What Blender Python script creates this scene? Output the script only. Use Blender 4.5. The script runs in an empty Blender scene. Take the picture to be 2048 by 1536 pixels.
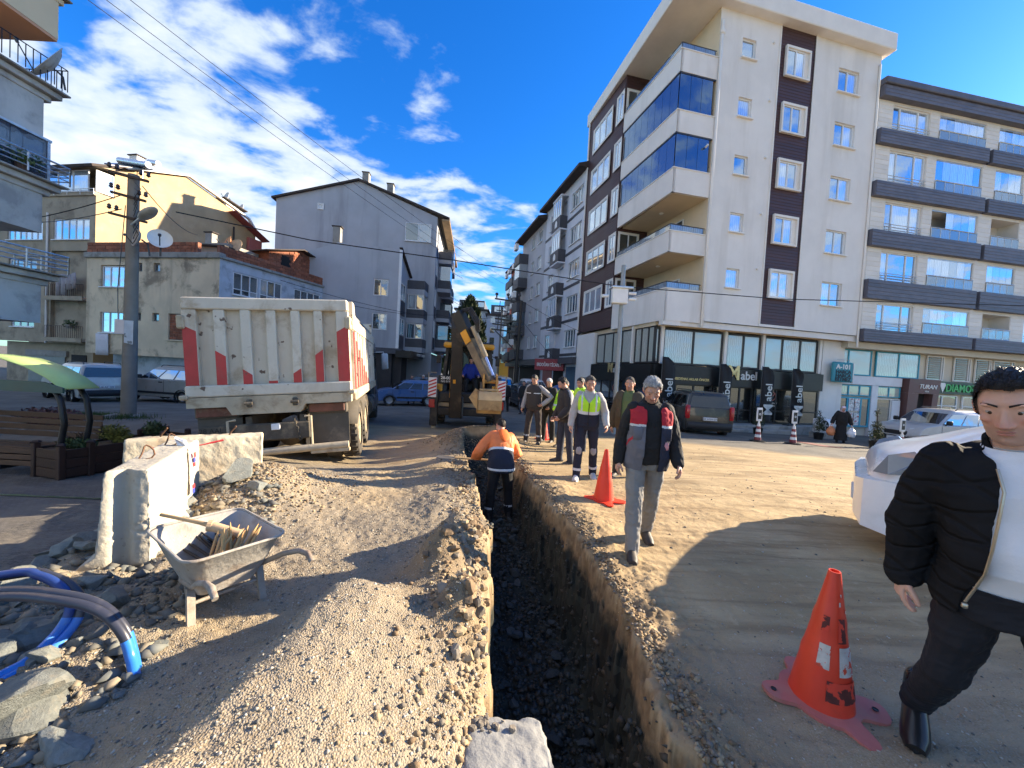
import bpy, bmesh, math, random
import numpy as np
from mathutils import Vector, Matrix, Euler

SC = bpy.context.scene
COL = SC.collection
R = math.radians
rnd = random.Random(7)

# ------------------------------------------------------------------ camera
FPX, PITCH, ROLL, EYE = 769.0, R(1.85), math.atan(.055), 1.7
_F = Vector((0, math.cos(PITCH), -math.sin(PITCH)))
_r0, _u0 = Vector((1, 0, 0)), Vector((0, math.sin(PITCH), math.cos(PITCH)))
_R = _r0 * math.cos(ROLL) + _u0 * math.sin(ROLL)
_U = _u0 * math.cos(ROLL) - _r0 * math.sin(ROLL)
cam_data = bpy.data.cameras.new('camera')
cam = bpy.data.objects.new('camera', cam_data)
COL.objects.link(cam)
cam_data.sensor_width = 36
cam_data.lens = FPX / 2048 * 36
cam_data.clip_start = .05
cam_data.clip_end = 3000
cam.matrix_world = Matrix(((_R.x, _U.x, -_F.x, 0), (_R.y, _U.y, -_F.y, 0), (_R.z, _U.z, -_F.z, EYE), (0, 0, 0, 1)))
SC.camera = cam

def ray(px, py):
    return _F + _R * ((px - 1024) / FPX) - _U * ((py - 768) / FPX)

def G(px, py, z=0.0):
    d = ray(px, py)
    return Vector((0, 0, EYE)) + d * ((z - EYE) / d.z)

def P(px, py, y):
    d = ray(px, py)
    return Vector((0, 0, EYE)) + d * (y / d.y)

# ------------------------------------------------------------------ sun, sky, exposure
SUN_AZ, SUN_EL = R(71.0), R(19.5)
sun_data = bpy.data.lights.new('sun', 'SUN')
sun_data.energy = 4.3
sun_data.angle = R(.53)
sun_data.color = (1.0, .84, .62)
sun = bpy.data.objects.new('sun', sun_data)
COL.objects.link(sun)
_sd = Vector((math.sin(SUN_AZ) * math.cos(SUN_EL), math.cos(SUN_AZ) * math.cos(SUN_EL), math.sin(SUN_EL)))
sun.rotation_euler = _sd.to_track_quat('Z', 'Y').to_euler()
sun.location = (40, 15, 30)

SC.view_settings.view_transform = 'Standard'
SC.view_settings.look = 'None'
SC.view_settings.gamma = 1
SC.view_settings.use_curve_mapping = False
SC.view_settings.exposure = 2.0
SC.cycles.max_bounces = 6
SC.cycles.use_denoising = True
try:
    SC.cycles.use_adaptive_sampling = True
    SC.cycles.adaptive_threshold = .02
except Exception:
    pass

class N:
    """small wrapper to write node trees"""
    def __init__(s, tree):
        s.t = tree
        tree.nodes.clear()

    def n(s, kind, **kw):
        nd = s.t.nodes.new(kind)
        for k, v in kw.items():
            if k.startswith('i_'):
                key = k[2:]
                key = int(key) if key.isdigit() else key.replace('_', ' ')
                s.set(nd, key, v)
            else:
                setattr(nd, k, v)
        return nd

    def set(s, nd, key, v):
        if isinstance(v, bpy.types.NodeSocket):
            s.t.links.new(v, nd.inputs[key])
        else:
            nd.inputs[key].default_value = v

    def math(s, op, a, b=0.0, c=0.0, clamp=False):
        nd = s.n('ShaderNodeMath', operation=op, use_clamp=clamp)
        s.set(nd, 0, a); s.set(nd, 1, b); s.set(nd, 2, c)
        return nd.outputs[0]

    def mix(s, fac, a, b, blend='MIX'):
        nd = s.n('ShaderNodeMixRGB', blend_type=blend)
        s.set(nd, 0, fac)
        s.set(nd, 1, a if not isinstance(a, tuple) or len(a) == 4 else (*a, 1))
        s.set(nd, 2, b if not isinstance(b, tuple) or len(b) == 4 else (*b, 1))
        return nd.outputs[0]

    def ramp(s, fac, lo, hi, a=0.0, b=1.0):
        nd = s.n('ShaderNodeMapRange', interpolation_type='SMOOTHSTEP')
        s.set(nd, 0, fac); s.set(nd, 1, lo); s.set(nd, 2, hi); s.set(nd, 3, a); s.set(nd, 4, b)
        return nd.outputs[0]

    def noise(s, vec, scale, detail=4, rough=.55, dist=0.0, dims='3D'):
        nd = s.n('ShaderNodeTexNoise', noise_dimensions=dims)
        if vec is not None:
            s.set(nd, 'Vector', vec)
        s.set(nd, 'Scale', scale); s.set(nd, 'Detail', detail); s.set(nd, 'Roughness', rough); s.set(nd, 'Distortion', dist)
        return nd.outputs[0]

    def vmath(s, op, a, b=(0, 0, 0)):
        nd = s.n('ShaderNodeVectorMath', operation=op)
        s.set(nd, 0, a); s.set(nd, 1, b)
        return nd.outputs[0]

world = bpy.data.worlds.new('World')
SC.world = world
world.use_nodes = True

def build_sky():
    w = N(world.node_tree)
    sky = w.n('ShaderNodeTexSky', sky_type='NISHITA', sun_disc=False, sun_elevation=SUN_EL, sun_rotation=SUN_AZ,
              altitude=0, air_density=1.0, dust_density=.3, ozone_density=3.0)
    hs = w.n('ShaderNodeHueSaturation')
    w.set(hs, 'Saturation', 1.32); w.set(hs, 'Value', 1.0); w.set(hs, 'Color', sky.outputs[0])
    blue = w.mix(1.0, hs.outputs[0], (.35, .60, .87), 'MULTIPLY')
    tc = w.n('ShaderNodeTexCoord').outputs['Generated']
    sep = w.n('ShaderNodeSeparateXYZ'); w.set(sep, 0, tc)
    dx, dy, dz = sep.outputs
    zz = w.math('MAXIMUM', dz, .03)

    inv = w.math('DIVIDE', 1.0, w.math('ADD', zz, .12))
    cx, cy = w.math('MULTIPLY', dx, inv), w.math('MULTIPLY', dy, inv)
    comb = w.n('ShaderNodeCombineXYZ'); w.set(comb, 0, cx); w.set(comb, 1, cy)

    mp = w.n('ShaderNodeMapping', vector_type='POINT')
    w.set(mp, 'Vector', comb.outputs[0]); w.set(mp, 'Rotation', (0, 0, R(-28))); w.set(mp, 'Scale', (1.05, 1.35, 1)); w.set(mp, 'Location', (3.1, 1.7, 0))
    big = w.noise(mp.outputs[0], .9, 2, .5, 0.0)
    mid = w.noise(mp.outputs[0], 4.0, 8, .55, .2)

    side = w.ramp(w.math('DIVIDE', dx, w.math('ADD', dy, .4)), -.55, .22, .165, -.15)
    side = w.mix(w.ramp(dy, -.35, .25), (.10, .10, .10), side)
    side = w.math('ADD', side, w.math('MULTIPLY', w.ramp(dz, .44, .20, 0.0, -.11), w.ramp(dx, -.12, -.34)))
    low = w.math('ADD', w.ramp(dz, .46, .16, 0.0, .03), w.math('MULTIPLY', w.math('MULTIPLY', w.ramp(dz, .07, .16), w.ramp(dz, .50, .34)), w.math('MULTIPLY', w.ramp(dx, .45, .1), .15)))
    d = w.math('ADD', w.math('ADD', w.math('MULTIPLY', big, .30), w.math('MULTIPLY', mid, .76)), w.math('ADD', side, low))
    dens = w.ramp(d, .585, .73)
    thick = w.ramp(d, .62, .92)
    hz = w.ramp(dz, .0, .07)
    dens = w.math('MULTIPLY', dens, w.math('MULTIPLY', hz, .93))
    cloud = w.mix(thick, (1.75, 2.15, 2.7), (2.9, 3.0, 3.1))
    col = w.mix(dens, blue, cloud)
    bg = w.n('ShaderNodeBackground'); w.set(bg, 0, col); w.set(bg, 1, .1)
    out = w.n('ShaderNodeOutputWorld')
    w.t.links.new(bg.outputs[0], out.inputs[0])

build_sky()

# ------------------------------------------------------------------ helpers: objects and labels

def tag(o, label=None, cat=None, group=None, kind=None):
    if label: o['label'] = label
    if cat: o['category'] = cat
    if group: o['group'] = group
    if kind: o['kind'] = kind
    return o

def link(name, data, parent=None, mw=None):
    o = bpy.data.objects.new(name, data)
    COL.objects.link(o)
    if parent is not None:
        o.parent = parent
    if mw is not None:
        o.matrix_basis = mw
    return o

def thing(name, loc, label, cat, group=None, rz=0.0):
    o = link(name, None)
    o.empty_display_size = .2
    o.location = loc
    o.rotation_euler = (0, 0, rz)
    return tag(o, label, cat, group)

def kids(o):
    return list(o.children)

def copy_tree(o, parent=None):
    c = o.copy()
    COL.objects.link(c)
    if parent is not None:
        c.parent = parent
    for ch in list(o.children):
        copy_tree(ch, c)
    return c

def rotm(rx=0, ry=0, rz=0):
    return Euler((rx, ry, rz)).to_matrix().to_4x4()

def tr(x, y, z):
    return Matrix.Translation((x, y, z))

def frame(o, u, n=None):
    """matrix whose X runs along u (horizontal), Y is inward, Z up"""
    u = Vector((u[0], u[1], 0)).normalized()
    v = Vector((-u.y, u.x, 0)) if n is None else Vector((n[0], n[1], 0)).normalized()
    return Matrix(((u.x, v.x, 0, o[0]), (u.y, v.y, 0, o[1]), (0, 0, 1, o[2]), (0, 0, 0, 1)))

class MB:
    """collects boxes, tubes, prisms ... and links them as one mesh object"""
    def __init__(s, T=None):
        s.v, s.f, s.m, s.mi, s.T = [], [], [], 0, T

    def add(s, pts, faces):
        b = len(s.v)
        if s.T is not None:
            pts = [s.T @ Vector(p) for p in pts]
        s.v.extend([tuple(p) for p in pts])
        flip = s.T is not None and s.T.to_3x3().determinant() < 0
        for f in faces:
            f = [i + b for i in f]
            s.f.append(f[::-1] if flip else f)
            s.m.append(s.mi)
        return s

    def box(s, lo, hi):
        x0, y0, z0 = lo; x1, y1, z1 = hi
        return s.add([(x0, y0, z0), (x1, y0, z0), (x1, y1, z0), (x0, y1, z0), (x0, y0, z1), (x1, y0, z1), (x1, y1, z1), (x0, y1, z1)],
                     [(0, 3, 2, 1), (4, 5, 6, 7), (0, 1, 5, 4), (1, 2, 6, 5), (2, 3, 7, 6), (3, 0, 4, 7)])

    def cbox(s, c, d):
        return s.box([c[i] - d[i] / 2 for i in range(3)], [c[i] + d[i] / 2 for i in range(3)])

    def bbox(s, lo, hi, b=.01):
        """box with chamfered edges"""
        x0, y0, z0 = lo; x1, y1, z1 = hi
        b = min(b, (x1 - x0) * .45, (y1 - y0) * .45, (z1 - z0) * .45)
        def ring(i, z):
            xa, xb, ya, yb = x0 + i, x1 - i, y0 + i, y1 - i
            c = b
            return [(xa + c, ya, z), (xb - c, ya, z), (xb, ya + c, z), (xb, yb - c, z), (xb - c, yb, z), (xa + c, yb, z), (xa, yb - c, z), (xa, ya + c, z)]
        return s.loft([ring(b * .7, z0), ring(0, z0 + b), ring(0, z1 - b), ring(b * .7, z1)], True, True)

    def obox(s, p0, p1, w, h, up=(0, 0, 1)):
        """beam from p0 to p1, width w (sideways), height h (along up)"""
        p0, p1 = Vector(p0), Vector(p1)
        d = (p1 - p0).normalized()
        up = Vector(up)
        sd = d.cross(up)
        if sd.length < 1e-4:
            sd = d.cross(Vector((0, 1, 0)))
        sd.normalize()
        u2 = sd.cross(d).normalized()
        a, b = sd * w / 2, u2 * h / 2
        pts = [p0 - a - b, p0 + a - b, p0 + a + b, p0 - a + b, p1 - a - b, p1 + a - b, p1 + a + b, p1 - a + b]
        return s.add(pts, [(0, 3, 2, 1)[::-1], (4, 5, 6, 7)[::-1], (0, 1, 5, 4)[::-1], (1, 2, 6, 5)[::-1], (2, 3, 7, 6)[::-1], (3, 0, 4, 7)[::-1]])

    def loft(s, rings, cap0=True, cap1=True, closed=True):
        n = len(rings[0])
        pts = [p for r in rings for p in r]
        fs = []
        for i in range(len(rings) - 1):
            for j in range(n if closed else n - 1):
                k = (j + 1) % n
                fs.append((i * n + j, i * n + k, (i + 1) * n + k, (i + 1) * n + j))
        if cap0: fs.append(tuple(range(n))[::-1])
        if cap1: fs.append(tuple(range((len(rings) - 1) * n, len(rings) * n)))
        return s.add(pts, fs)

    def tube(s, pts, r, n=8, cap=True):
        pts = [Vector(p) for p in pts]
        rs = r if isinstance(r, (list, tuple)) else [r] * len(pts)
        rings, prev = [], None
        for i, p in enumerate(pts):
            d = (pts[min(i + 1, len(pts) - 1)] - pts[max(i - 1, 0)])
            d = d.normalized() if d.length > 1e-9 else Vector((0, 0, 1))
            if prev is None:
                a = d.cross(Vector((0, 0, 1)))
                if a.length < .1: a = d.cross(Vector((1, 0, 0)))
            else:
                a = prev - d * prev.dot(d)
                if a.length < 1e-5: a = d.cross(Vector((1, 0, 0)))
            a.normalize(); prev = a
            b = d.cross(a)
            rings.append([p + (a * math.cos(t) + b * math.sin(t)) * rs[i] for t in [2 * math.pi * k / n for k in range(n)]])
        return s.loft(rings, cap, cap)

    def cyl(s, p0, p1, r0, r1=None, n=12):
        return s.tube([p0, p1], [r0, r0 if r1 is None else r1], n)

    def lathe(s, prof, c=(0, 0, 0), axis='z', n=20, cap=False):
        rings = []
        for (r_, h) in prof:
            ring = []
            for k in range(n):
                t = 2 * math.pi * k / n
                a, b = r_ * math.cos(t), r_ * math.sin(t)
                ring.append({'z': (c[0] + a, c[1] + b, c[2] + h), 'x': (c[0] + h, c[1] + a, c[2] + b), 'y': (c[0] + b, c[1] + h, c[2] + a)}[axis])
            rings.append(ring)
        return s.loft(rings, cap, cap)

    def prism(s, poly, d):
        """polygon (3D points) pushed along d"""
        d = Vector(d)
        a = [Vector(p) for p in poly]
        n = Vector((0, 0, 0))
        for i in range(len(a)):
            n += (a[i] - a[0]).cross(a[(i + 1) % len(a)] - a[0])
        if n.dot(d) > 0: a = a[::-1]
        return s.loft([a, [p + d for p in a]], True, True)

    def quad(s, a, b, c, d):
        return s.add([a, b, c, d], [(0, 1, 2, 3)])

    def mesh(s, name, mats, smooth=None):
        me = bpy.data.meshes.new(name)
        me.from_pydata(s.v, [], s.f)
        for m in (mats if isinstance(mats, (list, tuple)) else [mats]):
            me.materials.append(m)
        if any(s.m):
            me.polygons.foreach_set('material_index', s.m)
        if smooth is not None:
            me.shade_smooth()
            me.set_sharp_from_angle(angle=R(smooth))
        me.update()
        return me

    def build(s, name, mats, parent=None, mw=None, smooth=None):
        return link(name, s.mesh(name, mats, smooth), parent, mw)

def np_mesh(name, verts, faces, mats, smooth=False, midx=None):
    me = bpy.data.meshes.new(name)
    verts = np.asarray(verts, dtype=np.float32); faces = np.asarray(faces, dtype=np.int32)
    nv, nf, k = len(verts), len(faces), faces.shape[1]
    me.vertices.add(nv); me.vertices.foreach_set('co', verts.ravel())
    me.loops.add(nf * k); me.loops.foreach_set('vertex_index', faces.ravel())
    me.polygons.add(nf); me.polygons.foreach_set('loop_start', np.arange(nf, dtype=np.int32) * k)
    for m in (mats if isinstance(mats, (list, tuple)) else [mats]):
        me.materials.append(m)
    if midx is not None:
        me.polygons.foreach_set('material_index', np.asarray(midx, dtype=np.int32))
    me.update(calc_edges=True)
    me.validate()
    if smooth: me.shade_smooth()
    return me

def text_mesh(s, size, ext=.004, mat=None, bold=0.0, align='CENTER', spacing=1.0, shear=0.0):
    cu = bpy.data.curves.new('txt', 'FONT')
    cu.body = s; cu.size = size; cu.extrude = ext; cu.align_x = align; cu.align_y = 'CENTER'; cu.offset = bold; cu.space_character = spacing; cu.shear = shear
    cu.resolution_u = 3
    ob = bpy.data.objects.new('txt', cu)
    COL.objects.link(ob)
    dg = bpy.context.evaluated_depsgraph_get()
    me = bpy.data.meshes.new_from_object(ob.evaluated_get(dg))
    bpy.data.objects.remove(ob)
    bpy.data.curves.remove(cu)
    me.name = 'lettering'
    me.materials.clear()
    if mat: me.materials.append(mat)
    return me

def lettering(s, size, T, mat, parent, ext=.004, bold=0.0, sx=1.0, align='CENTER', spacing=1.0, name='lettering', shear=0.0):
    """flat lettering that reads along X of T, upright along Z of T, facing -Y of T"""
    me = text_mesh(s, size, ext, mat, bold, align, spacing, shear)
    return link(name, me, parent, T @ rotm(R(90)) @ Matrix.Diagonal((sx, 1, 1, 1)))

# ------------------------------------------------------------------ helpers: materials
MATS = {}

def mat(name, col, rough=.7, var=.18, scale=2.0, bump=.0, bscale=30.0, metal=0.0, spec=.4, dirt=None, streak=None, coat=0.0, rv=0.0, spots=None, stretch=None):
    """procedural material: base colour with noise, optional dirt (colour, amount, scale), vertical streaks and spots"""
    if name in MATS: return MATS[name]
    m = bpy.data.materials.new(name)
    MATS[name] = m
    m.use_nodes = True
    w = N(m.node_tree)
    tc = w.n('ShaderNodeTexCoord').outputs['Object']
    if rv:
        oi = w.n('ShaderNodeObjectInfo').outputs['Random']
        off = w.n('ShaderNodeCombineXYZ'); w.set(off, 0, w.math('MULTIPLY', oi, 37.0)); w.set(off, 1, w.math('MULTIPLY', oi, 71.0)); w.set(off, 2, w.math('MULTIPLY', oi, 13.0))
        tcv = w.vmath('ADD', tc, off.outputs[0])
    else:
        tcv = tc
    c = tuple(col)
    n1 = w.noise(tcv, scale, 6, .6)
    lo = tuple(max(0, x * (1 - var)) for x in c); hi = tuple(min(1, x * (1 + var)) for x in c)
    colr = w.mix(w.ramp(n1, .3, .7), (*lo, 1), (*hi, 1))
    if rv:
        br = w.math('ADD', 1 - rv, w.math('MULTIPLY', oi, 2 * rv))
        cb = w.n('ShaderNodeCombineXYZ'); [w.set(cb, i, br) for i in range(3)]
        colr = w.mix(1.0, colr, cb.outputs[0], 'MULTIPLY')
    if streak:
        mp = w.n('ShaderNodeMapping'); w.set(mp, 'Vector', tcv); w.set(mp, 'Scale', stretch or (1, 1, .12))
        n2 = w.noise(mp.outputs[0], streak[2], 5, .6)
        colr = w.mix(w.math('MULTIPLY', w.ramp(n2, .48, .72), streak[1]), colr, (*streak[0], 1))
    if dirt:
        n3 = w.noise(tcv, dirt[2], 8, .66, .3)
        colr = w.mix(w.math('MULTIPLY', w.ramp(n3, .5, .66), dirt[1]), colr, (*dirt[0], 1))
    if spots:
        n4 = w.noise(tcv, spots[2], 3, .5)
        colr = w.mix(w.math('MULTIPLY', w.ramp(n4, spots[3] if len(spots) > 3 else .66, (spots[3] if len(spots) > 3 else .66) + .05), spots[1]), colr, (*spots[0], 1))
    b = w.n('ShaderNodeBsdfPrincipled')
    w.set(b, 'Base Color', colr); w.set(b, 'Metallic', metal); w.set(b, 'Specular IOR Level', spec)
    w.set(b, 'Roughness', w.ramp(n1, .2, .8, max(.02, rough - .08), min(1, rough + .08)))
    if coat:
        w.set(b, 'Coat Weight', coat); w.set(b, 'Coat Roughness', .06)
    if bump:
        nb = w.noise(tcv, bscale, 6, .65)
        bp = w.n('ShaderNodeBump'); w.set(bp, 'Strength', bump); w.set(bp, 'Distance', .02); w.set(bp, 'Height', nb)
        w.set(b, 'Normal', bp.outputs[0])
    o = w.n('ShaderNodeOutputMaterial')
    w.t.links.new(b.outputs[0], o.inputs[0])
    return m

def glass_mat(name, tint=(.10, .16, .24), curtain=(.62, .66, .72), amount=.5, refl=.4, tone=(.75, .9, 1.0)):
    """window pane: room or curtain behind a reflecting sheet"""
    if name in MATS: return MATS[name]
    m = bpy.data.materials.new(name); MATS[name] = m
    m.use_nodes = True
    w = N(m.node_tree)
    tc = w.n('ShaderNodeTexCoord').outputs['Object']
    oi = w.n('ShaderNodeObjectInfo').outputs['Random']
    sep = w.n('ShaderNodeSeparateXYZ'); w.set(sep, 0, tc)
    wv = w.math('SINE', w.math('ADD', w.math('MULTIPLY', sep.outputs[0], 55.0), w.math('MULTIPLY', w.noise(tc, 5, 2), 9.0)))
    fold = w.ramp(wv, -1, 1, .68, 1.0)
    cc = w.n('ShaderNodeCombineXYZ'); [w.set(cc, i, w.math('MULTIPLY', fold, curtain[i])) for i in range(3)]
    has = w.ramp(w.math('FRACT', w.math('MULTIPLY', oi, 7.3)), amount - .02, amount + .02, 1, 0)
    base = w.mix(has, (*tint, 1), cc.outputs[0])
    b = w.n('ShaderNodeBsdfPrincipled')
    w.set(b, 'Base Color', base); w.set(b, 'Roughness', .25); w.set(b, 'Specular IOR Level', .5)
    g = w.n('ShaderNodeBsdfGlossy'); w.set(g, 'Color', (*tone, 1)); w.set(g, 'Roughness', .02)
    nb = w.noise(tc, 1.3, 2)
    bp = w.n('ShaderNodeBump'); w.set(bp, 'Strength', .06); w.set(bp, 'Distance', .05); w.set(bp, 'Height', nb)
    w.set(g, 'Normal', bp.outputs[0])
    fr = w.n('ShaderNodeFresnel'); w.set(fr, 0, 1.5)
    mx = w.n('ShaderNodeMixShader')
    w.set(mx, 0, w.math('ADD', w.math('MULTIPLY', fr.outputs[0], .9), refl, clamp=True))
    w.t.links.new(b.outputs[0], mx.inputs[1]); w.t.links.new(g.outputs[0], mx.inputs[2])
    o = w.n('ShaderNodeOutputMaterial')
    w.t.links.new(mx.outputs[0], o.inputs[0])
    return m

# ------------------------------------------------------------------ helpers: noise on arrays
_tab = np.random.RandomState(3).rand(512, 512)

def vnoise(x, y):
    xi, yi = np.floor(x).astype(int), np.floor(y).astype(int)
    fx, fy = x - xi, y - yi
    fx, fy = fx * fx * (3 - 2 * fx), fy * fy * (3 - 2 * fy)
    g = lambda a, b: _tab[a % 512, b % 512]
    return (g(xi, yi) * (1 - fx) + g(xi + 1, yi) * fx) * (1 - fy) + (g(xi, yi + 1) * (1 - fx) + g(xi + 1, yi + 1) * fx) * fy

def fbm(x, y, sc, oct=4, gain=.5):
    t, a, s_ = 0, 1.0, 0
    for i in range(oct):
        t = t + a * (vnoise(x * sc + 17.3 * i, y * sc + 5.1 * i) - .5); s_ += a
        a *= gain; sc *= 2.03
    return t / s_ * 2

def sstep(a, b, x):
    t = np.clip((x - a) / (b - a), 0, 1)
    return t * t * (3 - 2 * t)
# ================================================================== the ground
LY = np.array([0.0, 1.5, 2.2, 2.7, 3.5, 4.8, 6.6, 8.3, 9.6]); LX = np.array([.06, .0, -.05, -.10, -.13, -.31, -.62, -.93, -1.2])
RY = np.array([0.0, 1.6, 2.2, 2.8, 3.6, 4.2, 6.0, 8.0, 9.6]); RX = np.array([.94, .91, .89, .88, .83, .74, .38, .05, -.25])

def tz(x, y):
    x, y = np.asarray(x, float), np.asarray(y, float)
    return -.035 * np.clip(y - 5.5, 0, 16) - .02 * np.clip(np.abs(x) - 5, 0, 15)

def plaza_drop(x, y):
    xl = -3.35 - .14 * np.clip(y - 3, -2, 3) - .9 * sstep(5.0, 6.6, y)
    return .72 * sstep(0, 1.5, xl - x) * (1 - sstep(8.0, 11.0, y))

def bump_at(x, y, cx, cy, rx, ry, h, rot=0.0, p=1.0):
    c, s = math.cos(rot), math.sin(rot)
    u, v = ((x - cx) * c + (y - cy) * s) / rx, (-(x - cx) * s + (y - cy) * c) / ry
    return h * np.exp(-(u * u + v * v) ** p)

def ground_fields(x, y):
    """height and the weights of gravel, trench rock and damp brown soil"""
    x, y = np.asarray(x, float), np.asarray(y, float)
    rough = fbm(x, y, 2.2, 5)
    fine = fbm(x + 31, y - 9, 11, 4)
    vfine = fbm(x - 11, y + 4, 42, 2)
    z = tz(x, y) - plaza_drop(x, y)
    near = 1 - sstep(9.5, 13, y)
    el = np.interp(y, LY, LX) + .12 * fbm(x * .3 + 5, y, 1.7, 3) + .06 * fbm(x * .3, y, 7, 3)
    er = np.interp(y, RY, RX) + .09 * fbm(x * .3 + 9, y, 1.9, 3) + .045 * fbm(x * .3, y, 9, 3)
    left = sstep(.15, -.25, x - el)

    crest = -.88 - .12 * np.clip(2.6 - y, -2, 2)
    side = np.where(x > crest, (x - crest) / .80, (crest - x) / .30)
    mound = .37 * np.exp(-side ** 2) * sstep(2.95, 2.2, y + .25 * (x + .8)) * sstep(.2, 1.0, y)
    z = z + mound * left
    z = z + bump_at(x, y, -.47, 3.0, .24, .34, .46) + bump_at(x, y, -.42, 3.6, .26, .26, .33) + bump_at(x, y, -.22, 2.4, .17, .2, .28) + bump_at(x, y, -.75, 4.6, .35, .55, .10) \
        + bump_at(x, y, -.98, 5.6, .3, .4, .10) + bump_at(x, y, -1.2, 6.9, .3, .6, .12)
    z = z + bump_at(x, y, -3.0, 4.6, .62, .75, .40, .3) + bump_at(x, y, -2.2, 5.2, .7, .4, .06)
    z = z + bump_at(x, y, -.75, 9.55, .95, .55, .42) + bump_at(x, y, -1.3, 8.9, .55, .5, .22) + bump_at(x, y, -.25, 9.2, .3, .5, .2)
    z = z + bump_at(x, y, 1.0, 4.35, .28, .42, .06) + bump_at(x, y, .75, 5.5, .3, .5, .08) + bump_at(x, y, 5.4, 9.2, .9, .22, .08) + bump_at(x, y, 3.7, 6.7, .9, .25, .05, .3)
    z = z + bump_at(x, y, -3.0, 7.9, 1.25, 1.35, -.24)
    rub = sstep(-1.55, -2.4, x) * sstep(3.9, 3.2, y) * (1 - .0 * x)
    lift = .03 + .07 * rub
    rightside = sstep(-.1, .3, x - er)
    berm = sstep(.75, .05, x - er) * sstep(-.05, .06, x - er)
    z = z + near * left * (rough * lift + fine * (.014 + .02 * rub) + vfine * .007)
    z = z + near * rightside * (rough * .012 + fine * .007 + vfine * .004) + near * berm * (.02 + fine * .025 + vfine * .012)

    tr1 = np.sin((y - .30 * x) * 9 + fbm(x, y, .6, 2) * 5)
    z = z + near * rightside * sstep(1.2, 2.2, x) * np.maximum(tr1, 0) * .010

    depth = np.interp(y, [0, 4, 6.5, 8.6, 9.5], [.98, .92, .78, .66, 0])
    cx = (el + er) / 2
    wl, wr = .035 + .03 * vnoise(y * 3, x * 0), .16 + .10 * vnoise(y * 2.3 + 9, x * 0)
    jag = .055 * fbm(x * 2.2, y, 6, 3) + .035 * fbm(x * 2.5 + 3, y, 17, 3)
    inside = np.minimum(sstep(-.01, wl, x - el), sstep(-.02, wr, er - x + jag) ** .8)
    floor = -depth + .10 * ((x - cx) / .45) ** 2 + .05 * fbm(x, y, 5, 4)
    zt = z * (1 - inside) + floor * inside
    wallrough = inside * (.05 * fbm(x * 1.6, y, 7, 4) + .035 * fbm(x, y, 23, 3))
    ztr = np.where(depth > .02, zt + wallrough, z)
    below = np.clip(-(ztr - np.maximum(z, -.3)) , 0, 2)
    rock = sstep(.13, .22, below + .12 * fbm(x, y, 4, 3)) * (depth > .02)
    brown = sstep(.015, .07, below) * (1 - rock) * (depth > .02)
    clod = np.clip(bump_at(x, y, -.45, 2.95, .34, .5, 1.0) + bump_at(x, y, -.26, 2.3, .25, .25, .9) + bump_at(x, y, -.75, 9.55, 1.0, .6, 1.2) + bump_at(x, y, -1.3, 8.9, .6, .5, 1.0) + berm * .75
                   + bump_at(x, y, -.95, 5.9, .3, 1.2, .5), 0, 1) * sstep(-.35, .35, rough + .3)
    brown = np.maximum(brown, clod * (1 - rock) * .8)
    gravel = left * near * sstep(-.55, .5, fbm(x + 3, y, .8, 3) + .35 + .3 * rub)
    gravel = np.maximum(gravel, .55 * rightside * sstep(2.9, 2.1, y + .25 * fbm(x, y, 1.5, 2)) * near)
    plaza = sstep(0, 1.1, -4.2 - .14 * np.clip(y - 3, -2, 3) - x) * (1 - sstep(8.5, 10.5, y))

    xr = 11.9 - .10 * x
    asph = sstep(-.5, .5, y - np.where(x > 2.5, 12.6 - .22 * (x - 2.5), 12.2) + .5 * fbm(x, y, .7, 3))
    asph = np.maximum(asph, sstep(-5.6, -7.0, x) * sstep(8.5, 10, y))
    inm = np.clip(sstep(.0, .03, below) * (depth > .02) * (inside > .001), 0, 1)
    return ztr, gravel * (1 - asph), inm, np.clip(brown * (1 - inm), 0, 1), np.clip(plaza, 0, 1), np.clip(asph, 0, 1), z

def gz(x, y):
    return float(ground_fields(np.array([x]), np.array([y]))[0][0])

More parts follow.
